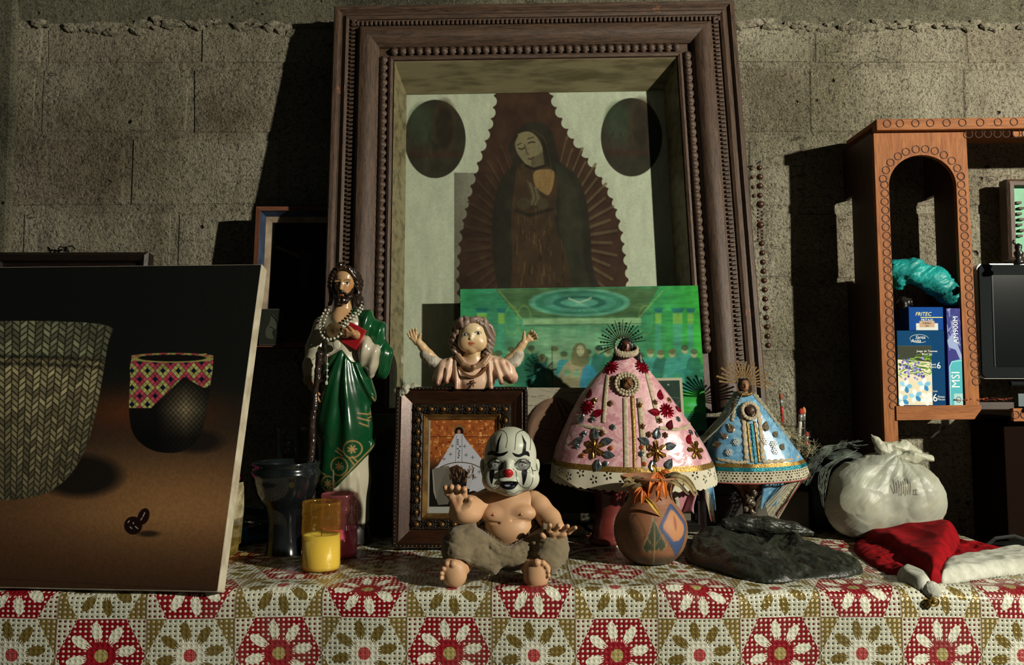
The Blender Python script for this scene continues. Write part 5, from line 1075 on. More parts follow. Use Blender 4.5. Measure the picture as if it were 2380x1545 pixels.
for k in range(28): a = PI * (k + .5) / 28 * 1.4 - PI * .2; cv.line([(1074 + 8 * math.cos(a), 1006 - 8 * math.sin(a)), (1074 + 15 * math.cos(a), 1005 - 15 * math.sin(a))], 1.0, '#6d5a34', .7)
cv.ell(1074, 1003, 7, 8, '#8a6030', 1); cv.ell(1074, 1010, 11, 13, '#15100d', 1); cv.ell(1074, 1010, 4, 6, '#a86a50', .8); cv.poly([(1066, 1014), (1082, 1014), (1092, 1030), (1140, 1090), (1152, 1110), (1162, 1120), (1162, 1140), (1130, 1150), (1100, 1160), (1110, 1120), (1070, 1092), (1040, 1104), (1036, 1120), (1020, 1178), (1014, 1160), (1010, 1106), (1024, 1094), (1050, 1050)], '#a9aab2', 1)
cv.poly([(1010, 1104), (1034, 1098), (1046, 1110), (1030, 1130), (1022, 1180), (1014, 1160)], '#77705f', 3, .8)
cv.poly([(1012, 1102), (1050, 1094), (1060, 1140), (1050, 1190), (1026, 1192), (1020, 1176)], '#5d5a50', 2, .9); cv.poly([(1100, 1094), (1150, 1106), (1162, 1140), (1120, 1160), (1092, 1150)], '#a5a6ac', 1.5, .95)
for l in ([(1068, 1018), (1066, 1088)], [(1081, 1018), (1082, 1088)]): cv.line(l, .9, '#3c3c3c', .6)
for x, y in ((1058, 1045), (1088, 1046), (1054, 1066), (1092, 1068), (1038, 1078), (1108, 1074), (1114, 1124), (1124, 1110)): cv.line([(x - 4, y), (x + 4, y)], 1.4, '#454441', .7); cv.line([(x, y - 4), (x, y + 4)], 1.4, '#454441', .7)
for k in range(9): cv.ell(1074 + rg.uniform(-3, 3), 1030 + k * 5.5, 2.2, 2.2, '#34342f', .8, .8)
cv.line([(1030, 1098), (1050, 1090), (1075, 1086), (1105, 1090), (1128, 1100)], 2.4, '#4f4030', .8, smooth=4)
for k in range(90): x = rg.uniform(1046, 1112); y = rg.uniform(1094, 1140 - abs(x - 1078) * .6); cv.line([(x, y), (x + rg.uniform(-2, 2), y + rg.uniform(3, 9))], rg.uniform(1, 2.4), rg.choice(['#1c1613', '#6f4c30', '#241c16', '#8a6a48', '#3a2a20']), .9, .9)
pwg, phg = Wg - .134, Hg - .134
MB().box((0, .0, Hg / 2), (Wg - .01, .006, Hg - .01)).build('backing', M_DKW, gf); flat(gf, 'printed_picture', pwg, phg, -.0036, image_mat('altar print', cv, .3, coat=.3), .067)
MB().box((0, -.0048, Hg / 2), (pwg, .0006, phg)).build('glass_pane', glassy('frame glass', (1, 1, 1), .03, .015, .3), gf)
# crumpled lace rag on its corner
sd = Sdf((-34, -22, -22), (34, 22, 18), 1.4); sd.chain([(-28, -6, -12), (-12, -8, 2), (8, -4, 4), (26, 2, 0)], [6, 8, 8, 5], 6).chain([(-24, -10, -14), (-10, -14, -6)], [5, 6], 4); sd.disp(lambda x, y, z: 3.2 * np.abs(fbm(x / 7, y / 7, z / 7, 3, 5)) - .6)
o = link('lace_rag', sd.mesh('lace_rag', Yb / F), mat('lace white', '#b9b8a4', '#8f8e7c', 60, rough=.9, bump=.5, bs=200), None, T(P(955, 903, Yb + .04)) ); tag(o, 'small crumpled white lace rag on the top left corner of the gilt frame', 'rag')
# ------------------------------------------------------------------ the clown faced baby doll
YD = 1.50; DM, ds = px_fig(1185, 1330, YD); DM = T(DM.translation.x, YD, P(1185, 1330, YD).z + .003)
doll = thing('clown_doll', 'baby doll with painted clown face, red nose and khaki shorts, front centre', 'doll', DM)
def q(x, y, w=0):
    v = P(x, y, YD - w * ds) - DM.translation; return (v.x / ds, v.y / ds, v.z / ds)
def qx(x): return x - 1185.0
M_VIN = mat('doll vinyl', '#b07a52', rough=.5, spec=.35, sss=.08, bump=.06, bs=300, vc=True)
SK = '#b8906c'
def skin(V, blush=()):
    p = Paint(V, SK); p.mask(np.clip(fbm(V[:, 0] / 25, V[:, 1] / 25, V[:, 2] / 25, 3, 6), 0, 1) * .3, '#a5805c')
    for c, r, col in blush: p.ell(c, r, col, .6, .6)
    return p.c
# head
h = Sdf((-82.0, -112.0, 160.0), (84.0, 75.0, 356.0), 1.25)
h.ell(q(1186, 1058, 10), (60, 66, 66), 4).ell(q(1186, 1104, 26), (56, 52, 46), 22).ell(q(1146, 1114, 48), (25, 24, 26), 14).ell(q(1228, 1112, 48), (25, 24, 26), 14).ell(q(1184, 1136, 56), (20, 18, 14), 14)
h.ell(q(1186, 1035, 38), (44, 36, 28), 16)
for x in (1155, 1212): h.ell(q(x, 1081, 84), (19, 12, 12), 8, 'cut')
h.ell(q(1154, 1082, 64), (14, 7.5, 9), 1.5).ell(q(1212, 1082, 64), (14, 7.5, 9), 1.5)
for x in (1154, 1212): h.cap(q(x - 14, 1075, 67), q(x, 1070, 72), 2.6, 3, 2.5).cap(q(x, 1070, 72), q(x + 14, 1075, 67), 3, 2.6, 2.5).cap(q(x - 13, 1090, 67), q(x + 13, 1091, 68), 2.2, 2.2, 4)
h.ell(q(1182, 1086, 76), (9, 10, 15), 8).ell(q(1181, 1097, 85), (9.5, 9, 8.5), 2.5)
h.ell(q(1181, 1117, 76), (21, 10, 8), 7).ell(q(1181, 1132, 71), (16, 9, 6.5), 6).ell(q(1182, 1124, 84), (17, 12, 5.5), 2, 'cut').ell(q(1181, 1122, 72), (15, 8, 4), 2)
for sx, x in ((-1, 1124), (1, 1246)):
    h.ell(q(x, 1088, -2), (8, 7, 22), 4, rot=(0, 8 * sx, 0)).cap(q(x - sx * 2, 1070, 2), q(x + sx * 3, 1088, 4), 4, 4, 3).ell(q(x - sx * 1.5, 1087, 8), (4, 6, 12), 2, 'cut').ell(q(x - sx * 3, 1106, 0), (6, 6, 8), 4)
me = h.mesh('head', ds)
cv = Canvas(1105, 975, 1265, 1165, 5, '#b3b6a4'); cv.noise(.05, 30, 3); K = '#0e0f12'
cap_ = [(1105, 975), (1265, 975), (1265, 1165), (1246, 1060), (1241, 1030), (1228, 1012), (1205, 1002), (1186, 1001), (1166, 1002), (1146, 1012), (1132, 1032), (1127, 1060), (1105, 1080)]
cv.poly(cap_, '#80583f', 1); cv.line([(1124, 1075), (1126, 1055), (1131, 1033), (1145, 1012), (1166, 1002), (1186, 1001), (1206, 1002), (1227, 1011), (1241, 1030), (1246, 1062)], 2.6, '#2a211a', 1, smooth=4)
cv.poly([(1105, 1066), (1128, 1066), (1128, 1120), (1105, 1120)], '#b3b6a4', 1); cv.poly([(1243, 1066), (1265, 1066), (1265, 1120), (1243, 1120)], '#b3b6a4', 1)
for l in ([(1149, 1052), (1144, 1046), (1144, 1027), (1151, 1014), (1165, 1009), (1176, 1014), (1179, 1028), (1176, 1044)], [(1195, 1048), (1197, 1030), (1199, 1016), (1210, 1010), (1222, 1014), (1230, 1028), (1228, 1050)], [(1124, 1081), (1130, 1084), (1136, 1080)], [(1132, 1084), (1129, 1105), (1134, 1122), (1147, 1130), (1157, 1125), (1162, 1108), (1163, 1092), (1171, 1086)], [(1192, 1088), (1198, 1095), (1200, 1112), (1208, 1125), (1222, 1130), (1232, 1119), (1234, 1100), (1231, 1086), (1234, 1093), (1241, 1094)]): cv.line(l, 1.25, K, .8, smooth=5)
cv.line([(1145, 1133), (1152, 1141), (1163, 1137), (1172, 1142), (1182, 1137), (1194, 1142), (1204, 1136), (1216, 1138), (1226, 1131)], 1.0, K, .8, smooth=4)
cv.poly([(1168, 1012), (1158, 1030), (1153, 1053), (1160, 1054), (1162, 1034)], K, .8); cv.poly([(1210, 1016), (1220, 1034), (1219, 1055), (1211, 1054), (1214, 1036)], K, .8)
cv.poly([(1136, 1062), (1139, 1054), (1148, 1051), (1162, 1056), (1181, 1051), (1172, 1060), (1158, 1063), (1146, 1060)], K, .8, smooth=4); cv.poly([(1190, 1054), (1204, 1058), (1216, 1052), (1225, 1054), (1227, 1064), (1218, 1060), (1206, 1064), (1196, 1062)], K, .8, smooth=4)
for x in (1154, 1212):
    cv.ell(x, 1082, 17.5, 11, '#333431', 2.5, .85); cv.ell(x, 1082, 14, 8, '#6f716a', 1.5); cv.ell(x - 1, 1081, 8.5, 8, '#83857c', 1); cv.ell(x - 1, 1081, 7.5, 7, '#4b4c4a', .8, ring=1.6); cv.ell(x - 1, 1081, 3, 3, '#5a5b58', 1)
    cv.line([(x - 17, 1079), (x - 8, 1070), (x + 6, 1069), (x + 17, 1078)], 2.2, '#2a2a29', 1, smooth=4); [cv.line([(x - 15 + 4 * k, 1073 - 3 * math.sin(k / 7 * PI)), (x - 17 + 4.4 * k, 1068 - 4 * math.sin(k / 7 * PI))], .8, '#3a3a38', .7) for k in range(8)]
cv.poly([(1142, 1093), (1152, 1091), (1150, 1106), (1146, 1122), (1141, 1108)], K, .8, smooth=3); cv.poly([(1210, 1093), (1221, 1092), (1220, 1108), (1213, 1125), (1211, 1108)], K, .8, smooth=3)
for x, y in ((1222, 1091), (1226, 1093), (1223, 1097), (1228, 1096)): cv.ell(x, y, .9, .9, K, .6)
cv.ell(1181, 1097, 11, 9.5, '#a01820', .8)
cv.poly([(1161, 1116), (1170, 1114), (1181, 1116), (1192, 1114), (1203, 1117), (1196, 1128), (1186, 1132), (1175, 1131), (1166, 1126)], '#0c0d14', 1, smooth=4); cv.ell(1180, 1123, 6, 2.6, '#8f9098', 1, .8)
_r = q(1181, 1097, 60); HX = 1181 - _r[0] / 1.042; HZ = 1097 + _r[2] / 1.042
planar_uv(me, lambda c: np.stack([((c[:, 0] / ds) / 1.042 + HX - 1105) / 160, (1 - (HZ - (c[:, 2] / ds) / 1.042 - 975) / 190)], 1))
t = NT('clown paint'); img_m = image_mat('clown face', cv, .36, coat=.1); sp = img_m.node_tree
# back of the head stays bare vinyl: blend by depth of the surface point
n_tc = sp.nodes.new('ShaderNodeTexCoord'); n_s = sp.nodes.new('ShaderNodeSeparateXYZ'); sp.links.new(n_tc.outputs['Object'], n_s.inputs[0]); n_m = sp.nodes.new('ShaderNodeMapRange'); sp.links.new(n_s.outputs[1], n_m.inputs[0]); n_m.inputs[1].default_value = 0.004; n_m.inputs[2].default_value = .008
n_x = sp.nodes.new('ShaderNodeMix'); n_x.data_type = 'RGBA'; sp.links.new(n_m.outputs[0], n_x.inputs[0]); ti = [n for n in sp.nodes if n.type == 'TEX_IMAGE'][0]; sp.links.new(ti.outputs[0], n_x.inputs[6]); n_x.inputs[7].default_value = (*srgb('#8a6046'), 1); sp.links.new(n_x.outputs[2], sp.nodes['Principled BSDF'].inputs['Base Color'])
link('head', me, img_m, doll)
# torso
b = Sdf((-84, -76, 20), (84, 60, 205), 1.4)
b.ell(q(1184, 1222, 4), (57, 46, 66), 6).ell(q(1184, 1180, 0), (58, 36, 44), 14).cap(q(1144, 1168, 0), q(1226, 1168, 0), 26, 26, 14).ell(q(1148, 1196, 26), (28, 20, 20), 8).ell(q(1214, 1192, 28), (32, 22, 20), 6).ell(q(1182, 1228, 22), (52, 36, 34), 8).cap(q(1184, 1168, 0), q(1184, 1140, 0), 26, 24, 12)
b.cap(q(1190, 1210, 50), q(1226, 1208, 46), 1.6, 1.6, 4, 'cut').cap(q(1130, 1213, 38), q(1160, 1216, 48), 1.5, 1.5, 5, 'cut').ell(q(1147, 1196, 47), (2.2, 2.5, 2.2), 1.5).ell(q(1211, 1195, 51), (2.2, 2.5, 2.2), 1.5)
link('torso', b.mesh('torso', ds, lambda V: skin(V, [(q(1147, 1196, 47), (5, 6, 5), '#a05f42'), (q(1211, 1195, 51), (5, 6, 5), '#a05f42')])), M_VIN, doll)
# arm on the left of the photo, hand raised, palm out
a = Sdf((-172, -130, 92), (-36, 40, 212), 1.15)
a.cap(q(1130, 1165, 0), q(1112, 1172, 8), 26, 25, 6).cap(q(1112, 1172, 8), q(1090, 1184, 34), 27, 31, 8).cap(q(1090, 1184, 34), q(1074, 1182, 60), 32, 28, 8).ell(q(1080, 1196, 50), (36, 28, 20), 10)
hand(a, q(1062, 1166, 80), (1, 0, -.1), (-.15, -.15, 1), (.1, -1, -.05), 40, curl=(10, 34, 42), sp=9, k=2.5, fat=.19, lens=(.62, .70, .68, .58), thumb=.66, tcurl=35, thick=.30, wid=.46)
me = a.mesh('arm', ds, lambda V: skin(V, [(q(1062, 1168, 92), (8, 8, 8), '#a0654a')])); link('arm', me, M_VIN, doll)
# arm on the right, hand held out palm down, fingers spread
a = Sdf((34, -135, 40), (160, 40, 205), 1.15)
a.cap(q(1240, 1164, 0), q(1252, 1176, 8), 24, 25, 6).cap(q(1252, 1176, 8), q(1278, 1206, 26), 25, 25, 8).cap(q(1278, 1206, 26), q(1294, 1228, 52), 25, 19, 6).cap(q(1262, 1212, 44), q(1300, 1210, 42), 1.5, 1.5, 4, 'cut')
hand(a, q(1292, 1246, 72), (-1, 0, .1), (.32, -.55, .62), (-.1, -.75, -.6), 42, curl=(-8, 14, 16), sp=16, k=2.4, fat=.15, lens=(.50, .56, .56, .52), thumb=.5, tcurl=10, thick=.26, wid=.52)
link('arm', a.mesh('arm', ds, lambda V: skin(V, [])), M_VIN, doll)
# legs, soles towards the viewer
def foot(cx, cy, w, toes, tilt, lo, hi, ank):
    s = Sdf(lo, hi, 1.15); s.cap(q(*ank), q(cx, cy - 2, w - 6), 24, 25, 8).ell(q(cx, cy + 8, w + 2), (27, 22, 25), 8).ell(q(cx + tilt * 5, cy - 12, w + 4), (27, 17, 21), 10)
    for (tx_, ty_, r) in toes: s.cap(q(tx_ + (cx - tx_) * .3, ty_ + (cy - ty_) * .3, w + 8), q(tx_, ty_, w + 17), r * .9, r, 3)
    return s
s_ = foot(1056, 1330, 92, [(1053, 1311, 8.8), (1039, 1310, 6.8), (1031, 1321, 5.8), (1026, 1332, 5.2), (1025, 1343, 4.8)], -1, (-182, -140, -24), (-82, -10, 66), (1082, 1300, 40)); link('leg', s_.mesh('leg', ds, lambda V: skin(V)), M_VIN, doll)
s_ = foot(1246, 1334, 92, [(1248, 1307, 8.8), (1262, 1308, 6.6), (1270, 1317, 5.8), (1274, 1328, 5.2), (1275, 1338, 4.8)], 1, (16, -140, -24), (112, -10, 66), (1226, 1302, 40)); link('leg', s_.mesh('leg', ds, lambda V: skin(V)), M_VIN, doll)
# shorts with gathered waist
p = Sdf((-182, -125, -24), (160, 75, 156), 1.5)
p.ell(q(1184, 1262, 0), (78, 58, 62), 10).cap(q(1150, 1296, 60), q(1232, 1300, 54), 22, 20, 12).chain([q(1150, 1262, 6), q(1096, 1254, 40), q(1068, 1268, 60), q(1064, 1282, 72)], [50, 44, 38, 36], 12).chain([q(1222, 1262, 6), q(1272, 1256, 34), q(1284, 1276, 52), q(1272, 1298, 66)], [50, 42, 36, 35], 12)
p.chain([q(1104, 1286, 66), q(1146, 1318, 66)], [26, 17], 10).chain([q(1246, 1298, 50), q(1226, 1310, 48)], [24, 18], 10).ell(q(1184, 1276, 44), (44, 22, 30), 16)
for l, r_ in (([(1110, 1216, 44), (1124, 1246, 60), (1156, 1280, 70), (1190, 1290, 70), (1226, 1276, 64)], 4), ([(1096, 1222, 50), (1112, 1262, 74), (1150, 1300, 76)], 4), ([(1120, 1222, 50), (1142, 1262, 66), (1180, 1278, 68), (1224, 1262, 60)], 3), ([(1060, 1242, 84), (1100, 1240, 76)], 3), ([(1276, 1240, 60), (1240, 1262, 66)], 3)): p.chain([q(*a_) for a_ in spline(l, 3)], [r_] * (len(l) * 3 - 2), 7)
def pf_(x, y, z):
    n = fbm(x / 50 + z / 70, z / 26 - x / 90, y / 40, 3, 41); return -4.5 * np.abs(n) * 1.6 + 2 + .5 * vnoise(x / 5, y / 5, z / 5, 3)
p.disp(pf_)
def wz(x, y): return 106 - 34 * np.exp(-((x + 2) / 44.0) ** 2) - np.clip(-y / 60.0, 0, 1) * 6
p.field(lambda x, y, z: wz(x, y) + 150 * np.clip((np.abs(x + 1) - 74) / 12, 0, 1) + 150 * np.clip((-y - 74) / 10, 0, 1) - z, 2, 'cut')     # waist opening
p.ell(q(1058, 1328, 96), (32, 40, 29), 3, 'cut').ell(q(1248, 1332, 96), (30, 44, 32), 3, 'cut')
p.field(lambda x, y, z: (z + 9.0 + 0 * x + 0 * y), 3, 'cut')
def pcol(V):
    P_ = Paint(V, '#6d6149'); n = fbm(V[:, 0] / 20, V[:, 1] / 20, V[:, 2] / 20, 3, 4); P_.mask(np.clip(n, 0, 1) * .5, '#57492f'); f=lambda a,b,w=70:(q(a,b,w)[0],q(a,b,w)[2]); P_.line([f(1186, 1270), f(1196, 1312)], 1.4, '#42371f', .8, .6, ymax=-20); P_.line([f(1030, 1304, 90), f(1048, 1292, 90), f(1080, 1294, 90), f(1116, 1316, 80)], 2.4, '#9a8f72', 1, .6, ymax=-30); return P_.c
sh = link('shorts', p.mesh('shorts', ds, pcol), mat('khaki cotton', '#6d6149', vc=True, rough=.92, bump=.25, bs=700, sheen=.2), doll)
wb = MB(); N = 150
for k in range(N):
    a = PI + 2 * PI * k / N * 1.0
    x = -1 + 68 * math.cos(a); y = -1 + 57 * math.sin(a); z0 = float(wz(x, y)); wob = 2.2 * math.sin(k * 2.1) + 1.2 * math.sin(k * 5.3)
    wb.tube([(x * ds, (y + wob * .4) * ds, (z0 - 22) * ds), (x * 1.02 * ds, (y * 1.04 - .5) * ds, (z0 - 7) * ds), (x * .985 * ds, y * .98 * ds, (z0 + 4 + wob * .5) * ds)], [1.7 * ds, 2.3 * ds, 1.5 * ds], 6)
wb.build('waistband', mat('khaki gathers', '#6a5d45', rough=.92), sh, smooth=True)
fr_ = MB(); rg = random.Random(2)
for k in range(46):
    c = Vector(q(1140 + rg.uniform(-10, 10), 1330 + rg.uniform(-8, 8), 44)); fr_.tube([c * ds, (c + Vector((rg.gauss(0, 6), rg.gauss(0, 3), rg.gauss(-2, 6)))) * ds, (c + Vector((rg.gauss(0, 9), rg.gauss(0, 4), rg.gauss(-2, 8)))) * ds], .5 * ds, 4)
fr_.build('frayed_hem', mat('frayed thread', '#9a9070', rough=.95), sh)
# ------------------------------------------------------------------ plaster child bust with raised arms, standing on the gilt frame
YB_ = 1.785; bx0, by0 = 1100, 905; BM = T(P(bx0, by0, YB_)); bs_c = YB_ / F
bu = thing('child_bust', 'painted plaster child bust with raised arms and wavy hair, on the gilt frame', 'bust', BM)
def q2(x, y, w=0): return (x - float(bx0), -float(w), float(by0) - y)
M_PL = mat('glossy plaster paint', '#c0a080', vc=True, rough=.38, coat=.12)
b = Sdf(q2(996, 906, 0)[0:1] + (-62.0, -2.0), (q2(1222, 0)[0], 42.0, q2(0, 775)[2]), 1.15)
b.ell(q2(1100, 870, 2), (54, 28, 46), 8).cap(q2(1064, 846, 0), q2(1036, 860, 4), 22, 24, 12).cap(q2(1036, 860, 4), q2(1022, 880, 8), 24, 17, 8).cap(q2(1138, 846, 0), q2(1172, 858, 4), 22, 23, 12).cap(q2(1172, 858, 4), q2(1188, 876, 8), 23, 16, 8).ell(q2(1100, 888, 12), (46, 26, 30), 14)
b.cap(q2(1100, 850, 4), q2(1100, 806, 8), 22, 19, 8)
for x0, y0, x1, y1, w in ((1048, 836, 1040, 886, 24), (1062, 840, 1064, 900, 28), (1030, 848, 1020, 890, 22), (1150, 838, 1166, 888, 26), (1138, 842, 1142, 898, 30), (1166, 840, 1186, 880, 22)): b.cap(q2(x0, y0, w - 4), q2(x1, y1, w + 5), 3.5, 6, 9).cap(q2(x0 + 8, y0 + 4, w + 1), q2(x1 + 9, y1 - 3, w + 11), 2, 3, 7, 'cut')
for k in range(7): b.cap(q2(1112 + k * 4, 900, 42), q2(1122 + k * 5.5, 872 - k * 2, 36), 1.4, .8, 2, 'cut')
b.chain([q2(1066, 828, 22), q2(1078, 846, 32), (q2(1100, 856, 36)), q2(1124, 846, 32), q2(1136, 828, 22)], [7] * 5, 3)
b.ell(q2(1102, 854, 42), (5, 3, 7), 1)
b.field(lambda x, y, z: (z - 1.0) + 0 * x + 0 * y, 1, 'cut') if False else None
b.field(lambda x, y, z: (z - .5) * 1.0 + 0 * x + 0 * y, .5, 'cut')
# flat cut at the foot
def bcol(V):
    p = Paint(V, '#c9a78d'); x, z = V[:, 0], V[:, 2]; n = fbm(x / 14, V[:, 1] / 14, z / 14, 3, 8); p.mask(np.clip(n + .1, 0, 1) * .6, '#b8907a')
    for c, r in ((q2(1020, 892, 20), (16, 40, 14)), (q2(1045, 890, 22), (20, 40, 10)), (q2(1184, 884, 20), (16, 40, 12)), (q2(1160, 892, 24), (22, 40, 8)), (q2(1080, 898, 40), (14, 30, 8))): p.ell(c, r, '#6b3420', .5, .75)
    p.ell(q2(1100, 815, 18), (24, 40, 24), '#b79a6c', .15, 1)
    pts = [(q2(*a)[0], q2(*a)[2]) for a in ((1066, 828), (1078, 846), (1100, 856), (1124, 846), (1136, 828))]; p.line(pts, 11, '#7d6040', 1, .9, ymax=-10); p.ell(q2(1102, 854, 46), (5, 6, 7), '#6b4a26', .2, .9)
    p.mask(np.clip((2.5 - z) / 2, 0, 1), '#5a2f1c'); return p.c
link('robe', b.mesh('robe', bs_c, bcol), M_PL, bu)
# strings of beads round the neck
bd = MB()
for rr, dz, n in ((1.0, 0, 34), (1.10, 5, 38)):
    for k in range(n):
        t_ = k / (n - 1); a = R(200 + 140 * t_); x = 1100 + 34 * rr * math.cos(a); y = 836 - dz * .2 - (44 * rr) * math.sin(a) - 6; w = 24 + 16 * math.sin(PI * t_) + 2; v = q2(x, y, w + 2); bd.ell([c * bs_c for c in v], 1.9 * bs_c, 6, 5)
for dx, dy in ((0, 0), (0, 4), (-4, 5), (4, 5), (0, 9), (0, 13)): v = q2(1102 + dx, 886 + dy - 2, 43); bd.ell([c * bs_c for c in v], 2.3 * bs_c, 6, 5)
bd.build('necklace', mat('brown gilt', '#7a5530', rough=.3, metal=.4), bu, smooth=True)
# head
h = Sdf((q2(1040, 0)[0], -60.0, q2(0, 830)[2]), (q2(1156, 0)[0], 46.0, q2(0, 730)[2]), 1.0)
h.ell(q2(1098, 776, 4), (35, 36, 36), 4).ell(q2(1098, 796, 12), (31, 29, 26), 12).ell(q2(1082, 800, 26), (15, 12, 15), 12).ell(q2(1115, 799, 25), (15, 12, 15), 12).ell(q2(1098, 816, 28), (9, 8, 7), 7).ell(q2(1099, 764, 22), (24, 18, 14), 8)
for x in (1081, 1112): h.ell(q2(x, 778, 44), (9, 7, 5.5), 4, 'cut')
h.ell(q2(1081, 779, 33), (7, 6, 5), .8).ell(q2(1112, 776, 33), (7, 6, 5), .8); h.ell(q2(1097, 783, 38), (4.5, 6, 7), 4).ell(q2(1096, 789, 42), (4, 4, 3.2), 2); h.ell(q2(1097, 798, 39), (7.5, 4, 2.8), 2).ell(q2(1097, 803, 38), (6, 4, 2.6), 2)
def hcol(V):
    p = Paint(V, '#cdb78d'); p.ell(q2(1081, 802, 36), (14, 14, 12), '#b98350', .6, .5).ell(q2(1117, 801, 36), (14, 14, 12), '#b98350', .6, .5).ell(q2(1098, 820, 34), (26, 20, 9), '#a8703c', .6, .6); p.ell(q2(1097, 800, 42), (8, 6, 5), '#a8553a', .25, .9)
    for x, y in ((1081, 779), (1112, 776)): p.ell(q2(x, y, 39), (6, 6, 3.8), '#d8d4c2', .15).ell(q2(x + 1, y, 40), (3.6, 6, 3.8), '#1c1714', .15); f = lambda a: (q2(*a)[0], q2(*a)[2]); p.line([f((x - 8, y)), f((x - 3, y - 4)), f((x + 4, y - 4)), f((x + 8, y))], 1.5, '#16110e', .5, 1, ymax=-20); p.line([f((x - 7, y + 3)), f((x, y + 4.5)), f((x + 7, y + 2))], .9, '#3a2a1e', .5, .8, ymax=-20); p.line([f((x - 7, y - 10)), f((x, y - 13)), f((x + 7, y - 10))], 1.2, '#a87a4c', .7, .6, ymax=-20)
    p.line([f((1091, 800)), f((1103, 800))], .9, '#5d2a1c', .5, .9, ymax=-20); return p.c
link('head', h.mesh('head', bs_c, hcol), M_PL, bu)
hr = Sdf((q2(1030, 0)[0], -58.0, q2(0, 845)[2]), (q2(1160, 0)[0], 60.0, q2(0, 724)[2]), 1.1)
hr.ell(q2(1099, 778, -8), (43, 42, 42), 4).ell(q2(1099, 800, -12), (42, 34, 34), 8)
hr.ell(q2(1097, 795, 34), (31, 40, 41), 6, 'cut')
rg = random.Random(6)
for L_ in ([(1096, 746, 32), (1118, 752, 30), (1134, 772, 20), (1138, 792, 14), (1132, 812, 12), (1140, 826, 8)], [(1092, 744, 30), (1122, 744, 22), (1142, 768, 10), (1144, 794, 6), (1140, 816, 8)], [(1090, 748, 32), (1070, 754, 30), (1060, 776, 20), (1056, 796, 14), (1062, 814, 12), (1056, 824, 6)], [(1086, 744, 28), (1062, 752, 18), (1054, 776, 8), (1050, 800, 6), (1056, 818, 8)], [(1078, 742, 34), (1070, 748, 36), (1074, 756, 37), (1084, 754, 38), (1088, 746, 36), (1080, 740, 34)], [(1092, 748, 37), (1104, 744, 34), (1112, 742, 26)], [(1130, 800, 18), (1136, 816, 20), (1128, 826, 18), (1134, 834, 10)], [(1064, 800, 18), (1058, 814, 18), (1066, 824, 14)]):
    pts = spline([q2(*a) for a in L_], 5); n = len(pts); hr.chain(pts, [3 + 2.6 * math.sin(PI * i / (n - 1)) for i in range(n)], 4.5)
hr.disp(lambda x, y, z: .9 * np.sin((x * .5 + z * .35 + 5 * np.sin(z / 16)) * .9) * (np.abs(x + 2) > 18))
def hrc(V): p = Paint(V, '#7f6a5c'); n = np.sin((V[:, 0] * .5 + V[:, 2] * .35 + 5 * np.sin(V[:, 2] / 16)) * .9); p.mask(np.clip(n, 0, 1) * .6, '#45342b'); return p.c
link('hair', hr.mesh('hair', bs_c, hrc), M_PL, bu)
def barm(side, pts, rs, hc, ex, ey, ez, cuff):
    lo = np.min([q2(*p_) for p_ in pts] + [q2(*hc)], 0) - 34; hi = np.max([q2(*p_) for p_ in pts] + [q2(*hc)], 0) + 34; s = Sdf(lo, hi, .95); s.chain([q2(*p_) for p_ in pts], rs, 3)
    hand(s, q2(*hc), ex, ey, ez, 21, curl=(12, 22, 22), sp=9, k=1.6, fat=.155, lens=(.75, .85, .8, .65), thumb=.85, tcurl=5, thick=.27, wid=.40)
    col = lambda V: Paint(V, '#c4a67c').mask(np.clip(fbm(V[:, 0] / 8, V[:, 1] / 8, V[:, 2] / 8, 3, 5), 0, 1) * .5, '#a87848').c
    link('arm', s.mesh('arm', bs_c, col), M_PL, bu)
    c = Sdf(np.min([q2(*p_) for p_ in cuff], 0) - 24, np.max([q2(*p_) for p_ in cuff], 0) + 24, 1.1); c.chain([q2(*p_) for p_ in cuff], [14.5, 15.5, 16.5][:len(cuff)], 3); c.disp(lambda x, y, z: 1.6 * np.abs(fbm(x / 7, y / 7, z / 7, 3, 9)) - .4)
    link('cuff', c.mesh('cuff', bs_c), mat('rough white plaster', '#b9b3a2', '#8f8878', 50, rough=.85, bump=.3, bs=300), bu)
barm(-1, [(1014, 842, 2), (996, 824, 4), (982, 806, 6), (974, 796, 8)], [12.5, 12, 9.5, 8.5], (965, 790, 9), (.85, -.1, .45), (-.42, -.15, .95), (.3, -1, .1), [(990, 824, 3), (1003, 838, 2), (1018, 848, 2)])
barm(1, [(1182, 838, 2), (1200, 822, 4), (1212, 804, 6), (1218, 796, 8)], [12.5, 11.5, 9.5, 8.5], (1226, 790, 9), (-.75, -.1, .75), (.72, -.12, .5), (-.2, -1, .1), [(1204, 824, 3), (1196, 838, 2), (1182, 846, 2)])
# ------------------------------------------------------------------ bearded saint statue in cream tunic and green mantle
YS = 1.80; sx0, sy0 = 800, 1264; ss_ = YS / F; SM = T(P(sx0, sy0, YS).x, YS, TZ + .003)
sa = thing('saint_statue', 'tall glazed statue of a bearded man with green mantle, red book and staff', 'statue', SM)
def q3(x, y, w=0): return (x - float(sx0), -float(w), float(sy0) - y)
M_GZ = mat('glazed plaster', '#888', vc=True, rough=.24, coat=.35)
def rb(lo, hi, v=1.5): return Sdf((q3(lo[0], 0)[0], -lo[2], q3(0, hi[1])[2]), (q3(hi[0], 0)[0], -hi[2], q3(0, lo[1])[2]), v)   # (xmin, ymin, wmax), (xmax, ymax, wmin)
def body(s, g=0):
    s.chain([q3(788, 768, 0), q3(796, 850, 4), q3(804, 920, 2)], [42 + g, 46 + g, 50 + g], 20); s.cap(q3(752, 766, -4), q3(838, 762, -6), 24 + g, 28 + g, 18)
    s.chain([q3(800, 900, 4), q3(800, 1000, 4), q3(802, 1120, 2), q3(804, 1210, 0)], [54 + g, 57 + g, 54 + g, 54 + g], 16)
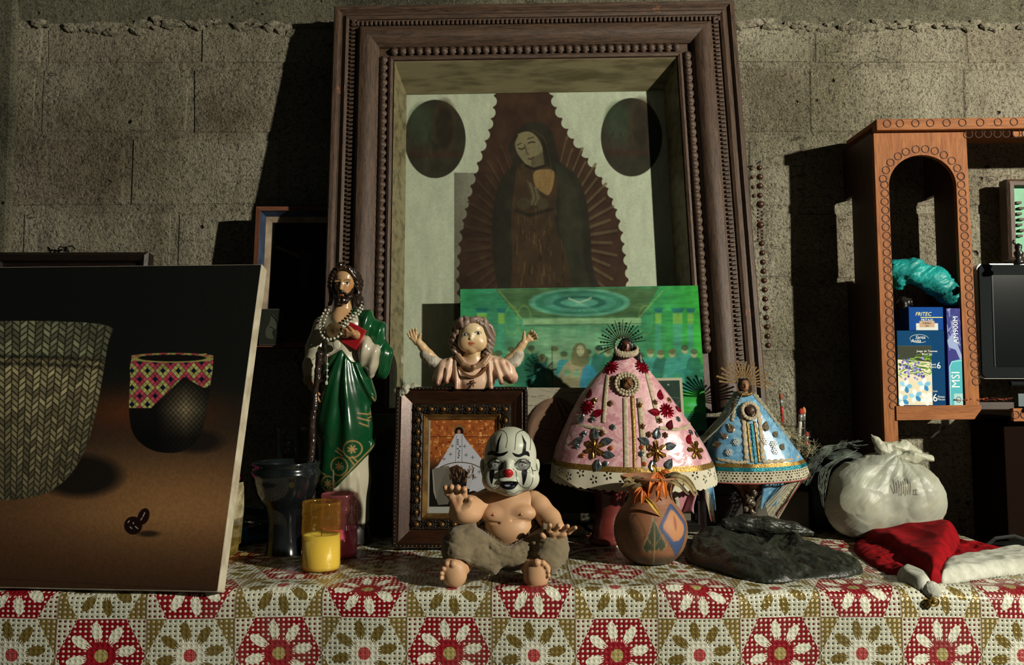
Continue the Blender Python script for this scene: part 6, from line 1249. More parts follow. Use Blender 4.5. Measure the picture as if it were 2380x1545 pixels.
# tunic
t_ = rb((700, 720, 78), (905, 1232, -70), 1.9); body(t_); t_.cap(q3(790, 750, 4), q3(794, 716, 6), 22, 17, 10)
t_.disp(lambda x, y, z: (2.6 * np.sin(x / 5.2 + 1.6 * np.sin(z / 60)) + 1.5 * np.sin(x / 2.9 + z / 50)) * np.clip((200 - z) / 120, 0, 1) + 1.2 * np.sin(x / 6 + z / 26) * (z > 380))
def tcol(V):
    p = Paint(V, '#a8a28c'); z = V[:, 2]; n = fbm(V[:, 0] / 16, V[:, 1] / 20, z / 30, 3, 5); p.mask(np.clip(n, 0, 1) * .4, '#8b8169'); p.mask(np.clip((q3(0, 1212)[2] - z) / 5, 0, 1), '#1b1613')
    f = lambda *a: (q3(*a)[0], q3(*a)[2]); p.mask(((V[:, 0] < f(762, 0)[0]) & (z < f(0, 1110)[1])) * .8, '#3a3128')  # lower left of the tunic darkened, shade put into the colour
    p.ell(q3(792, 732, 26), (24, 60, 30), '#b08a62', .12, 1); p.line([f(768, 730), f(773, 750), f(784, 764), f(796, 762), f(812, 752), f(818, 732)], 8, '#6f6247', 1, .9, ymax=-6); p.line([f(778, 776), f(782, 796)], 7, '#5f4d34', 1, .8, ymax=-10); return p.c
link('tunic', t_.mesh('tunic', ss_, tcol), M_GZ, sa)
def polyd(pts, X, Z):
    q_ = np.array(pts); d = np.full(X.shape, 1e9); ins = np.zeros(X.shape, bool)
    for i in range(len(q_)):
        ax, ay = q_[i - 1]; bx, by = q_[i]; ex, ey = bx - ax, by - ay; t = np.clip(((X - ax) * ex + (Z - ay) * ey) / (ex * ex + ey * ey + 1e-9), 0, 1); d = np.minimum(d, (X - ax - t * ex) ** 2 + (Z - ay - t * ey) ** 2)
        if ay != by: ins ^= ((ay > Z) != (by > Z)) & (X < (bx - ax) * (Z - ay) / (by - ay) + ax)
    d = np.sqrt(d); return np.where(ins, -d, d)
def mask_poly(s, pts, wmin=-200, rnd=3):
    Z, X = np.meshgrid(s.ax[2], s.ax[0]); d = polyd([(q3(*p)[0], q3(*p)[2]) for p in pts], X, Z)[:, None, :]; y = s.ax[1][None, :, None]
    d2 = np.where(y < -wmin, d, np.maximum(d, (y + wmin)))
    k = rnd; f = s.f; h = np.maximum(k - np.abs(f - d2), 0) / k; s.f = (np.maximum(f, d2) + h * h * k * .25).astype(np.float32)
# green skirt of the mantle with long diagonal folds
m = rb((715, 790, 88), (900, 1190, -72), 1.6); body(m, 7)
def fold(x, y, z):
    # folds fan out from the hip at the right
    hx, hz = q3(812, 0)[0], q3(0, 800)[2]; a = np.arctan2(x - hx + 4 * np.sin(z / 50), hz - z); r = np.sqrt((x - hx) ** 2 + (z - hz) ** 2)
    return -(4.2 * np.sin(a * 17 + .6) + 2.2 * np.sin(a * 31 + 1.2)) * np.clip(r / 120, .2, 1.1) * (y < 30)
m.disp(fold); m.cap(q3(742, 1160, 20), q3(878, 1030, 10), 9, 9, 8)
SK_ = [(778, 838), (800, 822), (822, 850), (846, 852), (868, 866), (876, 900), (872, 950), (876, 1000), (872, 1044), (836, 1086), (800, 1124), (764, 1160), (738, 1176), (736, 1120), (738, 1020), (742, 950), (748, 896), (760, 862)]
mask_poly(m, SK_, rnd=5)
def gcol(V):
    p = Paint(V, '#0a3f20'); n = fbm(V[:, 0] / 18, V[:, 1] / 18, V[:, 2] / 50, 3, 5); p.mask(np.clip(n + .1, 0, 1) * .5, '#072c16'); f = lambda *a: (q3(*a)[0], q3(*a)[2]); g = '#9a7a4c'
    cir = lambda cx, cy, r, a0=0, a1=360: [f(cx + r * math.cos(R(a)), cy + r * math.sin(R(a))) for a in range(a0, a1 + 1, 20)]
    for cx, cy, r in ((773, 1124, 17), (799, 1084, 20), (828, 1046, 19)):
        p.line(cir(cx, cy, r), 2.6, g, .8, .9, ymax=-8); [p.line([f(cx + 2 * math.cos(R(k * 51)), cy + 2 * math.sin(R(k * 51))), f(cx + 8.5 * math.cos(R(k * 51)), cy + 8.5 * math.sin(R(k * 51)))], 3.2, g, .8, .95, ymax=-8) for k in range(7)]
    for l in ([(790, 1050), (806, 1060)], [(794, 1044), (808, 1052)], [(822, 1066), (832, 1080)], [(828, 1062), (838, 1074)], [(756, 1100), (766, 1104)], [(866, 930), (874, 950), (868, 970), (858, 978)], [(838, 966), (860, 970)], [(838, 976), (860, 984)], [(842, 988), (858, 996)], [(760, 1150), (820, 1098), (872, 1038)]): p.line([f(*a) for a in l], 2.6, g, .8, .9, ymax=-4)
    for l in ([(862, 946), (866, 958), (860, 966)],): p.line([f(*a) for a in l], 4, g, 1, .9, ymax=-4)
    return p.c
link('mantle', m.mesh('mantle', ss_, gcol), M_GZ, sa)
# mantle over the shoulder and hanging behind the sleeve
m2 = rb((806, 722, 60), (912, 905, -70), 1.6)
m2.chain([q3(838, 752, -8), q3(862, 780, -10), q3(876, 830, -12), q3(880, 868, -14)], [26, 28, 25, 20], 12).cap(q3(824, 742, 4), q3(846, 752, 6), 15, 20, 10).cap(q3(846, 770, 8), q3(836, 800, 14), 22, 16, 10)
m2.disp(lambda x, y, z: 3.2 * np.sin((x - z * .35) / 6.5) + 1.0 * np.sin((x - z * .3) / 3.1))
link('mantle', m2.mesh('shoulder_mantle', ss_, lambda V: Paint(V, '#0b4422').mask(np.clip(fbm(V[:, 0] / 12, V[:, 1] / 12, V[:, 2] / 30, 3, 5), 0, 1) * .5, '#093419').c), M_GZ, sa)
# sleeves
sl_ = rb((818, 770, 78), (892, 895, -20), 1.4); sl_.chain([q3(838, 800, 38), q3(856, 826, 34), q3(860, 856, 26), q3(862, 878, 18)], [17, 24, 19, 8], 10); sl_.disp(lambda x, y, z: 3.4 * np.sin((x * 1.0 - z * .35) / 5.2))
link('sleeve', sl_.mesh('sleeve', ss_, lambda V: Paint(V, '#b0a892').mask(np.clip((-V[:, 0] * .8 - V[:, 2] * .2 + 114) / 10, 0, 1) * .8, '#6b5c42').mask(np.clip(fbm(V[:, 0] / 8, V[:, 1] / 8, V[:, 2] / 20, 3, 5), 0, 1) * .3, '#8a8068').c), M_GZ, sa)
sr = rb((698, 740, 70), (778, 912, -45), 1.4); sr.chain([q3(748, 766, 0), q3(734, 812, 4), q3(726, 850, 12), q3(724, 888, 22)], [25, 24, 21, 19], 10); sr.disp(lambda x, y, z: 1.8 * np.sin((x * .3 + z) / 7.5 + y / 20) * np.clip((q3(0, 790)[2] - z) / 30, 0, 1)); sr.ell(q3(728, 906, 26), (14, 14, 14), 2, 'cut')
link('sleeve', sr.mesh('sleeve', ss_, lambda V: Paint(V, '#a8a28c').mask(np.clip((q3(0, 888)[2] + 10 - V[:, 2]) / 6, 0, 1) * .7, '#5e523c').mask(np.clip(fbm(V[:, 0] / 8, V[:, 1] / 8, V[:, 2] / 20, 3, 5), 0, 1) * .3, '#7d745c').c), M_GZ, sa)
skc = lambda V: Paint(V, '#a87e56').mask(np.clip(fbm(V[:, 0] / 6, V[:, 1] / 6, V[:, 2] / 6, 3, 5), 0, 1) * .5, '#8a5f3c').c
hd = rb((792, 756, 96), (850, 812, 14), .85); hd.cap(q3(842, 794, 44), q3(830, 788, 60), 11, 10, 3); hand(hd, q3(822, 787, 68), (0, -.3, 1), (-1, .12, .12), (.1, 1, .1), 22, curl=(12, 20, 22), sp=4, k=1.4, fat=.15, lens=(.8, .86, .84, .76), thumb=.6, thick=.26, wid=.38)
link('hand', hd.mesh('hand', ss_, skc), M_GZ, sa)
hd = rb((705, 888, 86), (772, 956, 8), .85); hd.cap(q3(727, 896, 26), q3(731, 908, 34), 11, 9.5, 3); hand(hd, q3(736, 918, 42), (.6, -.8, -.1), (.35, -.1, -1), (.75, .5, 0), 22, curl=(4, 18, 20), sp=4, k=1.4, fat=.14, lens=(.8, .92, .9, .8), thumb=.8, thick=.26, wid=.40)
link('hand', hd.mesh('hand', ss_, skc), M_GZ, sa)
# red book
MB().box((0, 0, 0), (42 * ss_, 12 * ss_, 50 * ss_), bev=.0012).build('book', mat('red lacquer', '#a31a24', rough=.35, coat=.2), sa, T([c * ss_ for c in q3(826, 792, 50)]) @ RY(28) @ RX(8) @ RZ(-10))
# staff
st = rb((725, 824, 92), (768, 1180, 20), 1.3); pts = [(752, 834, 62), (751, 850, 61), (748, 870, 61), (748, 890, 60), (742, 915, 58), (742, 950, 62), (737, 980, 62), (738, 1030, 62), (735, 1080, 64), (738, 1130, 64), (740, 1172, 64)]
st.chain([q3(*a) for a in pts], [9, 8, 7, 7.5, 6.5, 7, 7.5, 7.5, 8.5, 8.5, 9], 4); st.disp(lambda x, y, z: .9 * fbm(x / 4, y / 4, z / 6, 2, 3))
link('staff', st.mesh('staff', ss_, lambda V: Paint(V, '#2a201c').mask(np.clip(fbm(V[:, 0] / 3, V[:, 1] / 3, V[:, 2] / 6, 2, 3), 0, 1) * .8, '#5a4a40').c), mat('dark glazed bark', '#888', vc=True, rough=.2, coat=.6, metal=.15), sa)
# head
h = rb((760, 632, 62), (832, 730, -36), .9)
h.ell(q3(796, 664, 6), (25, 27, 30), 3).ell(q3(795, 684, 12), (19, 20, 22), 8).cap(q3(796, 700, 6), q3(796, 726, 4), 15, 17, 6).ell(q3(796, 649, 16), (19, 14, 10), 6)
for x in (785, 806): h.ell(q3(x, 669, 34), (6.5, 5, 4.2), 3, 'cut').ell(q3(x, 669.5, 25.5), (4.6, 4, 3), .6).cap(q3(x - 7, 664.5, 29), q3(x + 6, 663.5, 29), 2, 2, 2)
h.cap(q3(794, 664, 30), q3(793, 682, 36), 2.6, 3.8, 2.5).ell(q3(793, 697, 31), (7, 4, 2.2), 1.5)
def hc3(V):
    p = Paint(V, '#b08d62'); f = lambda *a: (q3(*a)[0], q3(*a)[2]); p.ell(q3(812, 682, 14), (10, 30, 16), '#a8622c', .8, .7).ell(q3(790, 672, 24), (20, 30, 16), '#8a6a48', .9, .3)
    for x in (785, 806): p.ell(q3(x, 669.5, 29), (4.6, 6, 2.5), '#c9c3ae', .2).ell(q3(x, 669.5, 29), (2.3, 6, 2.5), '#19130f', .2); p.line([f(x - 6, 669), f(x, 666.4), f(x + 6, 669)], 1.4, '#17100c', .5, 1, ymax=-16); p.line([f(x - 7, 663), f(x, 660.5), f(x + 7, 662)], 1.8, '#2b1a10', .6, .9, ymax=-14)
    p.ell(q3(793, 697, 34), (6, 5, 2.4), '#8a4a34', .2); return p.c
link('head', h.mesh('head', ss_, hc3), M_GZ, sa)
br = rb((766, 676, 66), (826, 724, 0), .85); br.chain([q3(816, 684, 16), q3(810, 700, 26), (q3(800, 710, 34)), q3(790, 710, 34), q3(781, 700, 26), q3(776, 686, 16)], [5, 7, 8.5, 8.5, 7, 5], 4).chain([q3(782, 698, 30), q3(787, 690, 36), q3(793, 688, 38), q3(800, 690, 36), q3(806, 698, 30)], [2.2, 3, 2.4, 3, 2.2], 1.5); br.disp(lambda x, y, z: .8 * np.sin(x / 1.6 + np.sin(z / 5)))
link('beard', br.mesh('beard', ss_, lambda V: Paint(V, '#1f130d').c), M_GZ, sa)
hr = rb((752, 620, 52), (844, 736, -46), 1.0); hr.ell(q3(797, 664, -6), (31, 31, 37), 4).ell(q3(795, 678, 28), (24, 30, 34), 4, 'cut')
for L_ in ([(792, 632, 30), (806, 634, 28), (820, 648, 20), (826, 668, 10), (824, 690, 6), (832, 712, 2)], [(800, 630, 26), (822, 642, 12), (832, 664, 2), (828, 690, -2), (836, 716, -2)], [(792, 632, 30), (778, 638, 26), (768, 656, 18), (766, 680, 10), (764, 704, 6)], [(786, 630, 24), (768, 644, 10), (762, 668, 4), (764, 700, 0), (760, 716, 0)], [(812, 660, -12), (830, 700, -10), (830, 724, -6)], [(784, 634, 34), (790, 628, 34), (798, 630, 34)], [(824, 676, 14), (830, 690, 12), (822, 704, 12), (828, 718, 10)]):
    p_ = spline([q3(*a) for a in L_], 5); n = len(p_); hr.chain(p_, [3.4 + 3 * math.sin(PI * i / (n - 1)) for i in range(n)], 2.5)
hr.disp(lambda x, y, z: .7 * np.sin((x * .6 + z * .3 + 4 * np.sin(z / 12)) * 1.1))
link('hair', hr.mesh('hair', ss_, lambda V: Paint(V, '#24160f').c), M_GZ, sa)
# gold medal on the chest and dark base
md = MB(); Mm = T([c * ss_ for c in q3(784, 780, 62)]) @ RZ(-6) @ RX(82)
md.lathe([(0, 3), (3, 2.4), (5, 1.2), (8, 1.6), (10, .8), (13, 2), (15, 1), (17.5, 2.2), (19, 0), (19, -3)], 36, Mm @ S(ss_), fn=lambda w_, z_: 1 + .02 * math.sin(w_ * 18)); md.build('medal', mat('dull bronze', '#7a6440', '#4a3a22', 60, rough=.35, metal=.3), sa, smooth=True)
MB().lathe([(0, 0), (64, 0), (66, 6), (62, 30), (57, 52), (0, 54)], 40, S(ss_ * .97, ss_ * .85, ss_)).build('base', mat('dark glazed base', '#100d0c', rough=.35, coat=.3), sa, smooth=True)
# white plastic rosary round the neck
wro = thing('white_rosary', 'white bead rosary with an oval centrepiece around the neck of the green robed statue', 'rosary', SM @ T([c * ss_ for c in q3(790, 812, 60)]))
M_WB = mat('white bead', '#b5b3a0', rough=.35); wb_ = MB().ell((0, 0, 0), (1, 1, 1), 12, 8).mesh('bead'); wb_.materials.append(M_WB); wb_.polygons.foreach_set('use_smooth', [True] * len(wb_.polygons)); o3 = Vector(q3(790, 812, 60))
def bead_path(pts, step, r, skip=0):
    sp_ = spline(pts, 14); acc = step; last = sp_[0]
    for p in sp_:
        acc += math.dist(p, last); last = p
        if acc >= step: acc = 0; v = (Vector(q3(*p)) - o3) * ss_; link('bead', wb_, None, wro, T(v) @ S(r * ss_))
bead_path([(757, 724, 14), (750, 740, 24), (746, 762, 36), (750, 780, 50), (760, 796, 60), (776, 800, 66), (790, 796, 66), (800, 788, 66), (806, 776, 64), (816, 762, 54), (832, 744, 38), (841, 726, 22)], 8.4, 3.3); bead_path([(762, 730, 20), (758, 752, 36), (756, 772, 48), (764, 786, 60)], 8.6, 3.0); bead_path([(838, 720, 24), (832, 734, 38), (822, 746, 48), (810, 760, 58), (802, 774, 66)], 8.6, 3.2); bead_path([(752, 776, 46), (752, 790, 52), (764, 804, 60), (772, 802, 66)], 8.4, 2.9)
MB().ell((0, 0, 0), (9 * ss_, 2.5 * ss_, 11 * ss_), 20, 10).build('centrepiece', M_WB, wro, smooth=True)
for y in (836, 856, 870, 884): v = (Vector(q3(771, y, 70)) - o3) * ss_; link('bead', wb_, None, wro, T(v) @ S(3.2 * ss_))
v = (Vector(q3(770, 898, 72)) - o3) * ss_; MB().ell(v, (3.6 * ss_, 2 * ss_, 5 * ss_), 8, 6).build('cross', M_WB, wro); MB().tube([(0, 0, -.008)] + [(Vector(q3(771, y, 70)) - o3) * ss_ for y in (836, 900)], .0006, 5).build('cord', M_WB, wro)
# ------------------------------------------------------------------ two small dressed figures
class Cone:
    """flattened bell of cloth: rows of (y, x_left, x_right, depth)"""
    def __init__(s, rows, Y, x0, y0): s.rows = rows; s.Y = Y; s.s = Y / F; s.x0 = x0; s.y0 = y0
    def row(s, y):
        r = s.rows
        for i in range(len(r) - 1):
            if y <= r[i + 1][0] or i == len(r) - 2:
                t = (y - r[i][0]) / (r[i + 1][0] - r[i][0]); return [r[i][j] + (r[i + 1][j] - r[i][j]) * t for j in (1, 2, 3)]
    def w(s, x, y):
        l, r_, d = s.row(y - s.sag(x, y)); c = (l + r_) / 2; h = (r_ - l) / 2; u = max(-1, min(1, (x - c) / h)); return d * math.sqrt(max(0, 1 - u * u)) + s.rip(x, y)
    def sag(s, x, y): return 0
    def rip(s, x, y): return 0
    def loc(s, x, y, w): return ((x - s.x0) * s.s, -w * s.s, (s.y0 - y) * s.s)
    def at(s, x, y, up=0): return Vector(s.loc(x, y, s.w(x, y) + up))
    def frame(s, x, y, up=1):
        p = s.at(x, y, up); a = s.at(x + 2, y, up) - s.at(x - 2, y, up); b = s.at(x, y - 2, up) - s.at(x, y + 2, up); n = b.cross(a).normalized()
        if n.y > 0: n = -n
        z = b.normalized(); xx = a - z * a.dot(z); xx.normalize(); n = xx.cross(z) * 1.0
        if n.y > 0: n = -n
        M = Matrix((( xx.x, -n.x, z.x, p.x), (xx.y, -n.y, z.y, p.y), (xx.z, -n.z, z.z, p.z), (0, 0, 0, 1))); return M
    def skin(s, y0, y1, ny, name, m, par, n=120, off=0, edge=None, arc=PI * 2, hem=None, uvf=None, a0=PI, smooth=True, sol=0):
        vs = []; uv = []
        for j in range(ny + 1):
            y = y0 + (y1 - y0) * j / ny
            for i in range(n + 1):
                a = a0 + arc * i / n; l, r_, d = s.row(y); c = (l + r_) / 2; h = (r_ - l) / 2; x = c + (h + off) * math.cos(a); wv = -(d + off) * math.sin(a) * (1 if math.sin(a) < 0 else .5)
                yy = y + (s.hem(a) if hasattr(s, 'hem') else 0) * ((y - s.rows[0][0]) / (s.rows[-1][0] - s.rows[0][0])) ** 2
                if edge and j == ny: yy += edge(i / n)
                k = 1 + (s.ripple(a, y) if hasattr(s, 'ripple') else 0) / max(h, 1); x = c + (x - c) * k; wv *= k
                vs.append(s.loc(x, yy, wv)); uv.append((i / n, j / ny))
        fs = [(j * (n + 1) + i, j * (n + 1) + i + 1, (j + 1) * (n + 1) + i + 1, (j + 1) * (n + 1) + i) for j in range(ny) for i in range(n)]
        me = bpy.data.meshes.new(name); me.from_pydata(vs, [], fs); me.update(); planar_uv(me, lambda c: np.array(uv)); o = link(name, me, m, par, smooth=smooth)
        if sol: md = o.modifiers.new('sol', 'SOLIDIFY'); md.thickness = sol
        return o
def strip(C, par, name, m, pts, wid, up=1.5, step=4, rows=2, jag=0):
    sp_ = spline(pts, 8); out = []; 
    for i, p in enumerate(sp_):
        a = sp_[max(0, i - 1)]; b = sp_[min(len(sp_) - 1, i + 1)]; dx, dy = b[0] - a[0], b[1] - a[1]; L = math.hypot(dx, dy) + 1e-9; nx, ny = -dy / L, dx / L; jj = jag * (1 if i % 2 else -1)
        out.append([C.at(p[0] + nx * wid * t, p[1] + ny * wid * t, up + (.8 if abs(t) < .3 else 0)) for t in (-.5 - (jj / wid if jag else 0), -.17, .17, .5 + (jj / wid if jag else 0))])
    vs = [v for r in out for v in r]; fs = [(i * 4 + k, i * 4 + k + 1, (i + 1) * 4 + k + 1, (i + 1) * 4 + k) for i in range(len(out) - 1) for k in range(3)]
    return MB().add(vs, fs).build(name, m, par, smooth=True, sol=.0006)
def leaf_mesh(nm, L, Wd, m, ribs=5):
    mb = MB(); n = 10
    pts = []
    for i in range(n + 1):
        t = i / n; w = Wd * math.sin(PI * t) ** .75 * (1 - .25 * t) * .5; z = (t - .5) * L; r = .0008 * math.sin(t * ribs * 2 * PI)
        pts.append([(-w, -.0004, z - w * .25), (-w * .5, -.0022 - r, z), (0, -.0012, z + w * .1), (w * .5, -.0022 - r, z), (w, -.0004, z - w * .25)])
    vs = [v for p in pts for v in p]; fs = [(i * 5 + k, i * 5 + k + 1, (i + 1) * 5 + k + 1, (i + 1) * 5 + k) for i in range(n) for k in range(4)]
    me = mb.add(vs, fs).mesh(nm); me.materials.append(m); return me
def flower_mesh(nm, r, n, m, inner=.35, cup=.001, dome=True):
    mb = MB(); vs = [(0, -.0018, 0)]; N = n * 4
    for k in range(N): a = 2 * PI * k / N; rr = r * (inner + (1 - inner) * abs(math.sin(a * n / 2)) ** .6); vs.append((rr * .55 * math.cos(a), -.0022 - cup * math.cos(a * n), rr * .55 * math.sin(a)))
    for k in range(N): a = 2 * PI * k / N; rr = r * (inner + (1 - inner) * abs(math.sin(a * n / 2)) ** .6); vs.append((rr * math.cos(a), -.0004, rr * math.sin(a)))
    fs = [(0, 1 + (k + 1) % N, 1 + k) for k in range(N)] + [(1 + k, 1 + (k + 1) % N, 1 + N + (k + 1) % N, 1 + N + k) for k in range(N)]; mb.add(vs, fs)
    if dome: mb.ell((0, -.002, 0), (r * .22, .0012, r * .22), 8, 6)
    me = mb.mesh(nm); me.materials.append(m); return me
M_RS = mat('red foil', '#a8102a', '#6a0a1a', 200, rough=.22, metal=.55); M_SS = mat('silver foil', '#8f9c9e', '#5e6a6c', 200, rough=.2, metal=.8); M_GS = mat('gold foil', '#9a7436', '#6a4a20', 200, rough=.25, metal=.75); M_BS = mat('bronze sequin', '#7a5a3c', rough=.3, metal=.7); M_OS = mat('orange sequin', '#b86a3a', rough=.3, metal=.5)
M_LACE = NT('white lace'); _uv = M_LACE.coord('UV'); _s = M_LACE.n('ShaderNodeSeparateXYZ'); M_LACE.L(_uv, _s.inputs[0]); _u, _v = E(M_LACE, _s.outputs[0]), E(M_LACE, _s.outputs[1])
def lace_mat(name, col, nu, flowers=True, alpha_back=None):
    t = NT(name); s_ = t.n('ShaderNodeSeparateXYZ'); t.L(t.coord('UV'), s_.inputs[0]); u, v = E(t, s_.outputs[0]) * nu, E(t, s_.outputs[1])
    a = (u.frac() - .5) * 2.0; b = (v - .5) * 2.0
    if flowers:
        b2 = (v - (u.floor() * .5).frac() * .5 - .32) * 2.6; r = (a * a + b2 * b2).sqrt(); th = b2.atan2(a); an = ((th * (5 / (2 * PI))).frac() - .5) * (2 * PI / 5); lx = r * an.cos() - .42; ly = r * an.sin(); hole = ((lx / .2) * (lx / .2) + (ly / .13) * (ly / .13)).lt(1.0)
    else:
        c = (v * 6); row = c.floor(); fx = ((u * 3 + row * .5).frac() - .5); fy = c.frac() - .5; hole = (fx * fx + fy * fy).sqrt().lt(.30) * (1 - ((a.abs() + (b - .3).abs()).lt(.42))) * (1 - v.gt(.93))
    t.set(color=srgb(col), rough=.85, alpha=1 - hole * .97); t.bump(t.noise(900, 2), .3, .0006); return t.m
def halo(par, M, name, rays, r0, r1f, m, stars=None, thick=.0006, arc=(-10, 190)):
    for k in range(rays):
        a = R(arc[0] + (arc[1] - arc[0]) * (k + .5) / rays); L = r1f(k); d = Vector((math.cos(a), 0, math.sin(a))); mb = MB().tube([d * r0, d * (r0 + L) + Vector((0, -.001, 0))], [thick * 1.3, thick * .7], 5)
        if stars and k % 2 == stars:
            c = d * (r0 + L)
            for q_ in range(3): mb.prism([(c.x - d.x * q_ * .0065 + .0036 * (1 if j % 2 else .45) * math.cos(j * PI / 5), c.z - d.z * q_ * .0065 + .0036 * (1 if j % 2 else .45) * math.sin(j * PI / 5)) for j in range(10)], .001, None, -.0005)
        mb.build('ray', m, par, M)
# ======== pink figure
YP = 1.80; PV = Cone([(836, 1430, 1486, 15), (846, 1421, 1494, 22), (886, 1383, 1526, 40), (927, 1352, 1558, 56), (968, 1330, 1587, 68), (1010, 1311, 1616, 80), (1051, 1295, 1640, 90), (1093, 1286, 1658, 98), (1125, 1283, 1664, 101)], YP, 1470, 1262)
PV.hem = lambda a: 14 * max(0, -math.sin(a)) - 10 + 4 * math.cos(a)
PV.ripple = lambda a, y: (2.0 * math.sin(a * 7 + 1) + 1.2 * math.sin(a * 15)) * (y - 836) / 290
def prip(x, y): return 0
PV.sag = lambda x, y: (14 * math.sqrt(max(0, 1 - ((x - 1470) / 190) ** 2)) - 10) * ((y - 836) / 290) ** 2
PM = T(P(1470, 1262, YP).x, YP, TZ + .003)
pk = thing('pink_dressed_figure', 'small dark faced figure in a wide pink brocade cape with red and gold sequins', 'figurine', PM)
t = NT('pink brocade'); n1 = t.noise(26, 3, .55, None, 2.0); n2 = t.noise(60, 3, .5, None, 1.5)
col = t.mix(n1.ss(.44, .56), srgb('#b77f88'), srgb('#d0a3a6')); col = t.mix(n2.ss(.56, .64) * .55, col, srgb('#d9bcb8')); t.set(color=col, rough=.38, sheen=.3); t.set(rough=n1.ss(.44, .56) * -.2 + .5); t.bump(n1 * 1.2 + n2 * .5, .25, .002)
PV.skin(836, 1090, 60, 'cape', t.m, pk, 160, smooth=True, sol=.0008)
M_L1 = lace_mat('eyelet lace', '#bdb8a2', 34); M_TRIM = mat('gold trim', '#9a7a38', '#6f5424', 260, rough=.3, metal=.6, bump=.5, bs=400); M_CRL = mat('cream lace trim', '#b3a78c', '#97896c', 200, rough=.85, bump=.35, bs=700)
sc_ = lambda f_, n, d: (lambda u: d * abs(math.sin(u * PI * n)))
PV.skin(1084, 1128, 8, 'lace_hem', M_L1, pk, 340, off=1.5, edge=sc_(0, 60, 4)); PV.skin(1078, 1090, 3, 'gold_band', M_TRIM, pk, 200, off=2.2)
for l, wd, m_, nm in (([(1448, 930), (1446, 1000), (1444, 1088)], 12, M_CRL, 'lace_trim'), ([(1480, 930), (1482, 1000), (1484, 1088)], 12, M_CRL, 'lace_trim'), ([(1464, 925), (1464, 1000), (1462, 1092)], 9, M_TRIM, 'gold_trim'), ([(1412, 878), (1404, 930), (1398, 985)], 9, M_CRL, 'lace_trim'), ([(1502, 874), (1512, 930), (1522, 985)], 9, M_CRL, 'lace_trim'), ([(1330, 985), (1360, 994), (1398, 998)], 8, M_CRL, 'lace_trim'), ([(1522, 996), (1570, 1000), (1606, 990)], 8, M_CRL, 'lace_trim')): strip(PV, pk, nm, m_, l, wd)
S_ = PV.s
red_f = flower_mesh('sequin_flower', 19 * S_, 14, M_RS, .62, .002); gold_f = flower_mesh('sequin_flower', 25 * S_, 6, M_GS, .3, .002); sil_f = flower_mesh('sequin_flower', 7.5 * S_, 6, M_SS, .6); brz_f = flower_mesh('sequin_flower', 7.5 * S_, 6, M_BS, .6); gd_s = flower_mesh('sequin_flower', 7.5 * S_, 6, M_GS, .6); or_s = flower_mesh('sequin_flower', 6 * S_, 6, M_OS, .8)
red_l = leaf_mesh('sequin_leaf', 27 * S_, 20 * S_, M_RS); sil_l = leaf_mesh('sequin_leaf', 27 * S_, 21 * S_, M_SS); drk_l = leaf_mesh('sequin_leaf', 26 * S_, 20 * S_, mat('dark red foil', '#5d0f1c', rough=.3, metal=.5))
for me_, x, y, rz in ((red_f, 1421, 861, 0), (red_f, 1494, 859, 0), (red_f, 1364, 951, 0), (red_f, 1544, 959, 0), (gold_f, 1378, 1040, 10), (gold_f, 1513, 1046, 0), (gold_f, 1606, 1046, 20)) : link('sequin_flower', me_, None, pk, PV.frame(x, y, 2.5) @ RY(rz))
for me_, x, y, rz in ((red_l, 1388, 963, 70), (red_l, 1531, 923, 0), (red_l, 1513, 961, -80), (red_l, 1576, 957, 60), (red_l, 1592, 1022, 20), (drk_l, 1370, 921, 30), (drk_l, 1548, 990, 20), (sil_l, 1350, 976, 40), (sil_l, 1379, 1009, 0), (sil_l, 1344, 1025, 60), (sil_l, 1405, 1025, 80), (sil_l, 1408, 1055, 100), (sil_l, 1383, 1077, 10), (sil_l, 1516, 1008, 10), (sil_l, 1485, 1024, -60), (sil_l, 1546, 1036, 80), (sil_l, 1503, 1078, 0), (sil_l, 1617, 1014, 30), (sil_l, 1540, 1074, 30)): link('sequin_leaf', me_, None, pk, PV.frame(x, y, 2.2) @ RY(rz))
for me_, x, y in ((gd_s, 1381, 936), (brz_f, 1415, 942), (sil_f, 1375, 978), (sil_f, 1418, 994), (brz_f, 1395, 1008), (sil_f, 1356, 1010), (gd_s, 1480, 946), (brz_f, 1516, 940), (gd_s, 1553, 935), (brz_f, 1524, 980), (sil_f, 1570, 978), (brz_f, 1484, 993), (brz_f, 1535, 1012), (brz_f, 1498, 1010), (sil_f, 1600, 1008), (or_s, 1412, 1040), (sil_f, 1340, 1038), (or_s, 1352, 1057), (or_s, 1480, 1038), (sil_f, 1478, 1052), (brz_f, 1424, 886), (sil_f, 1400, 1074), (or_s, 1484, 1074), (brz_f, 1498, 1040)): link('sequin', me_, None, pk, PV.frame(x, y, 2.2))
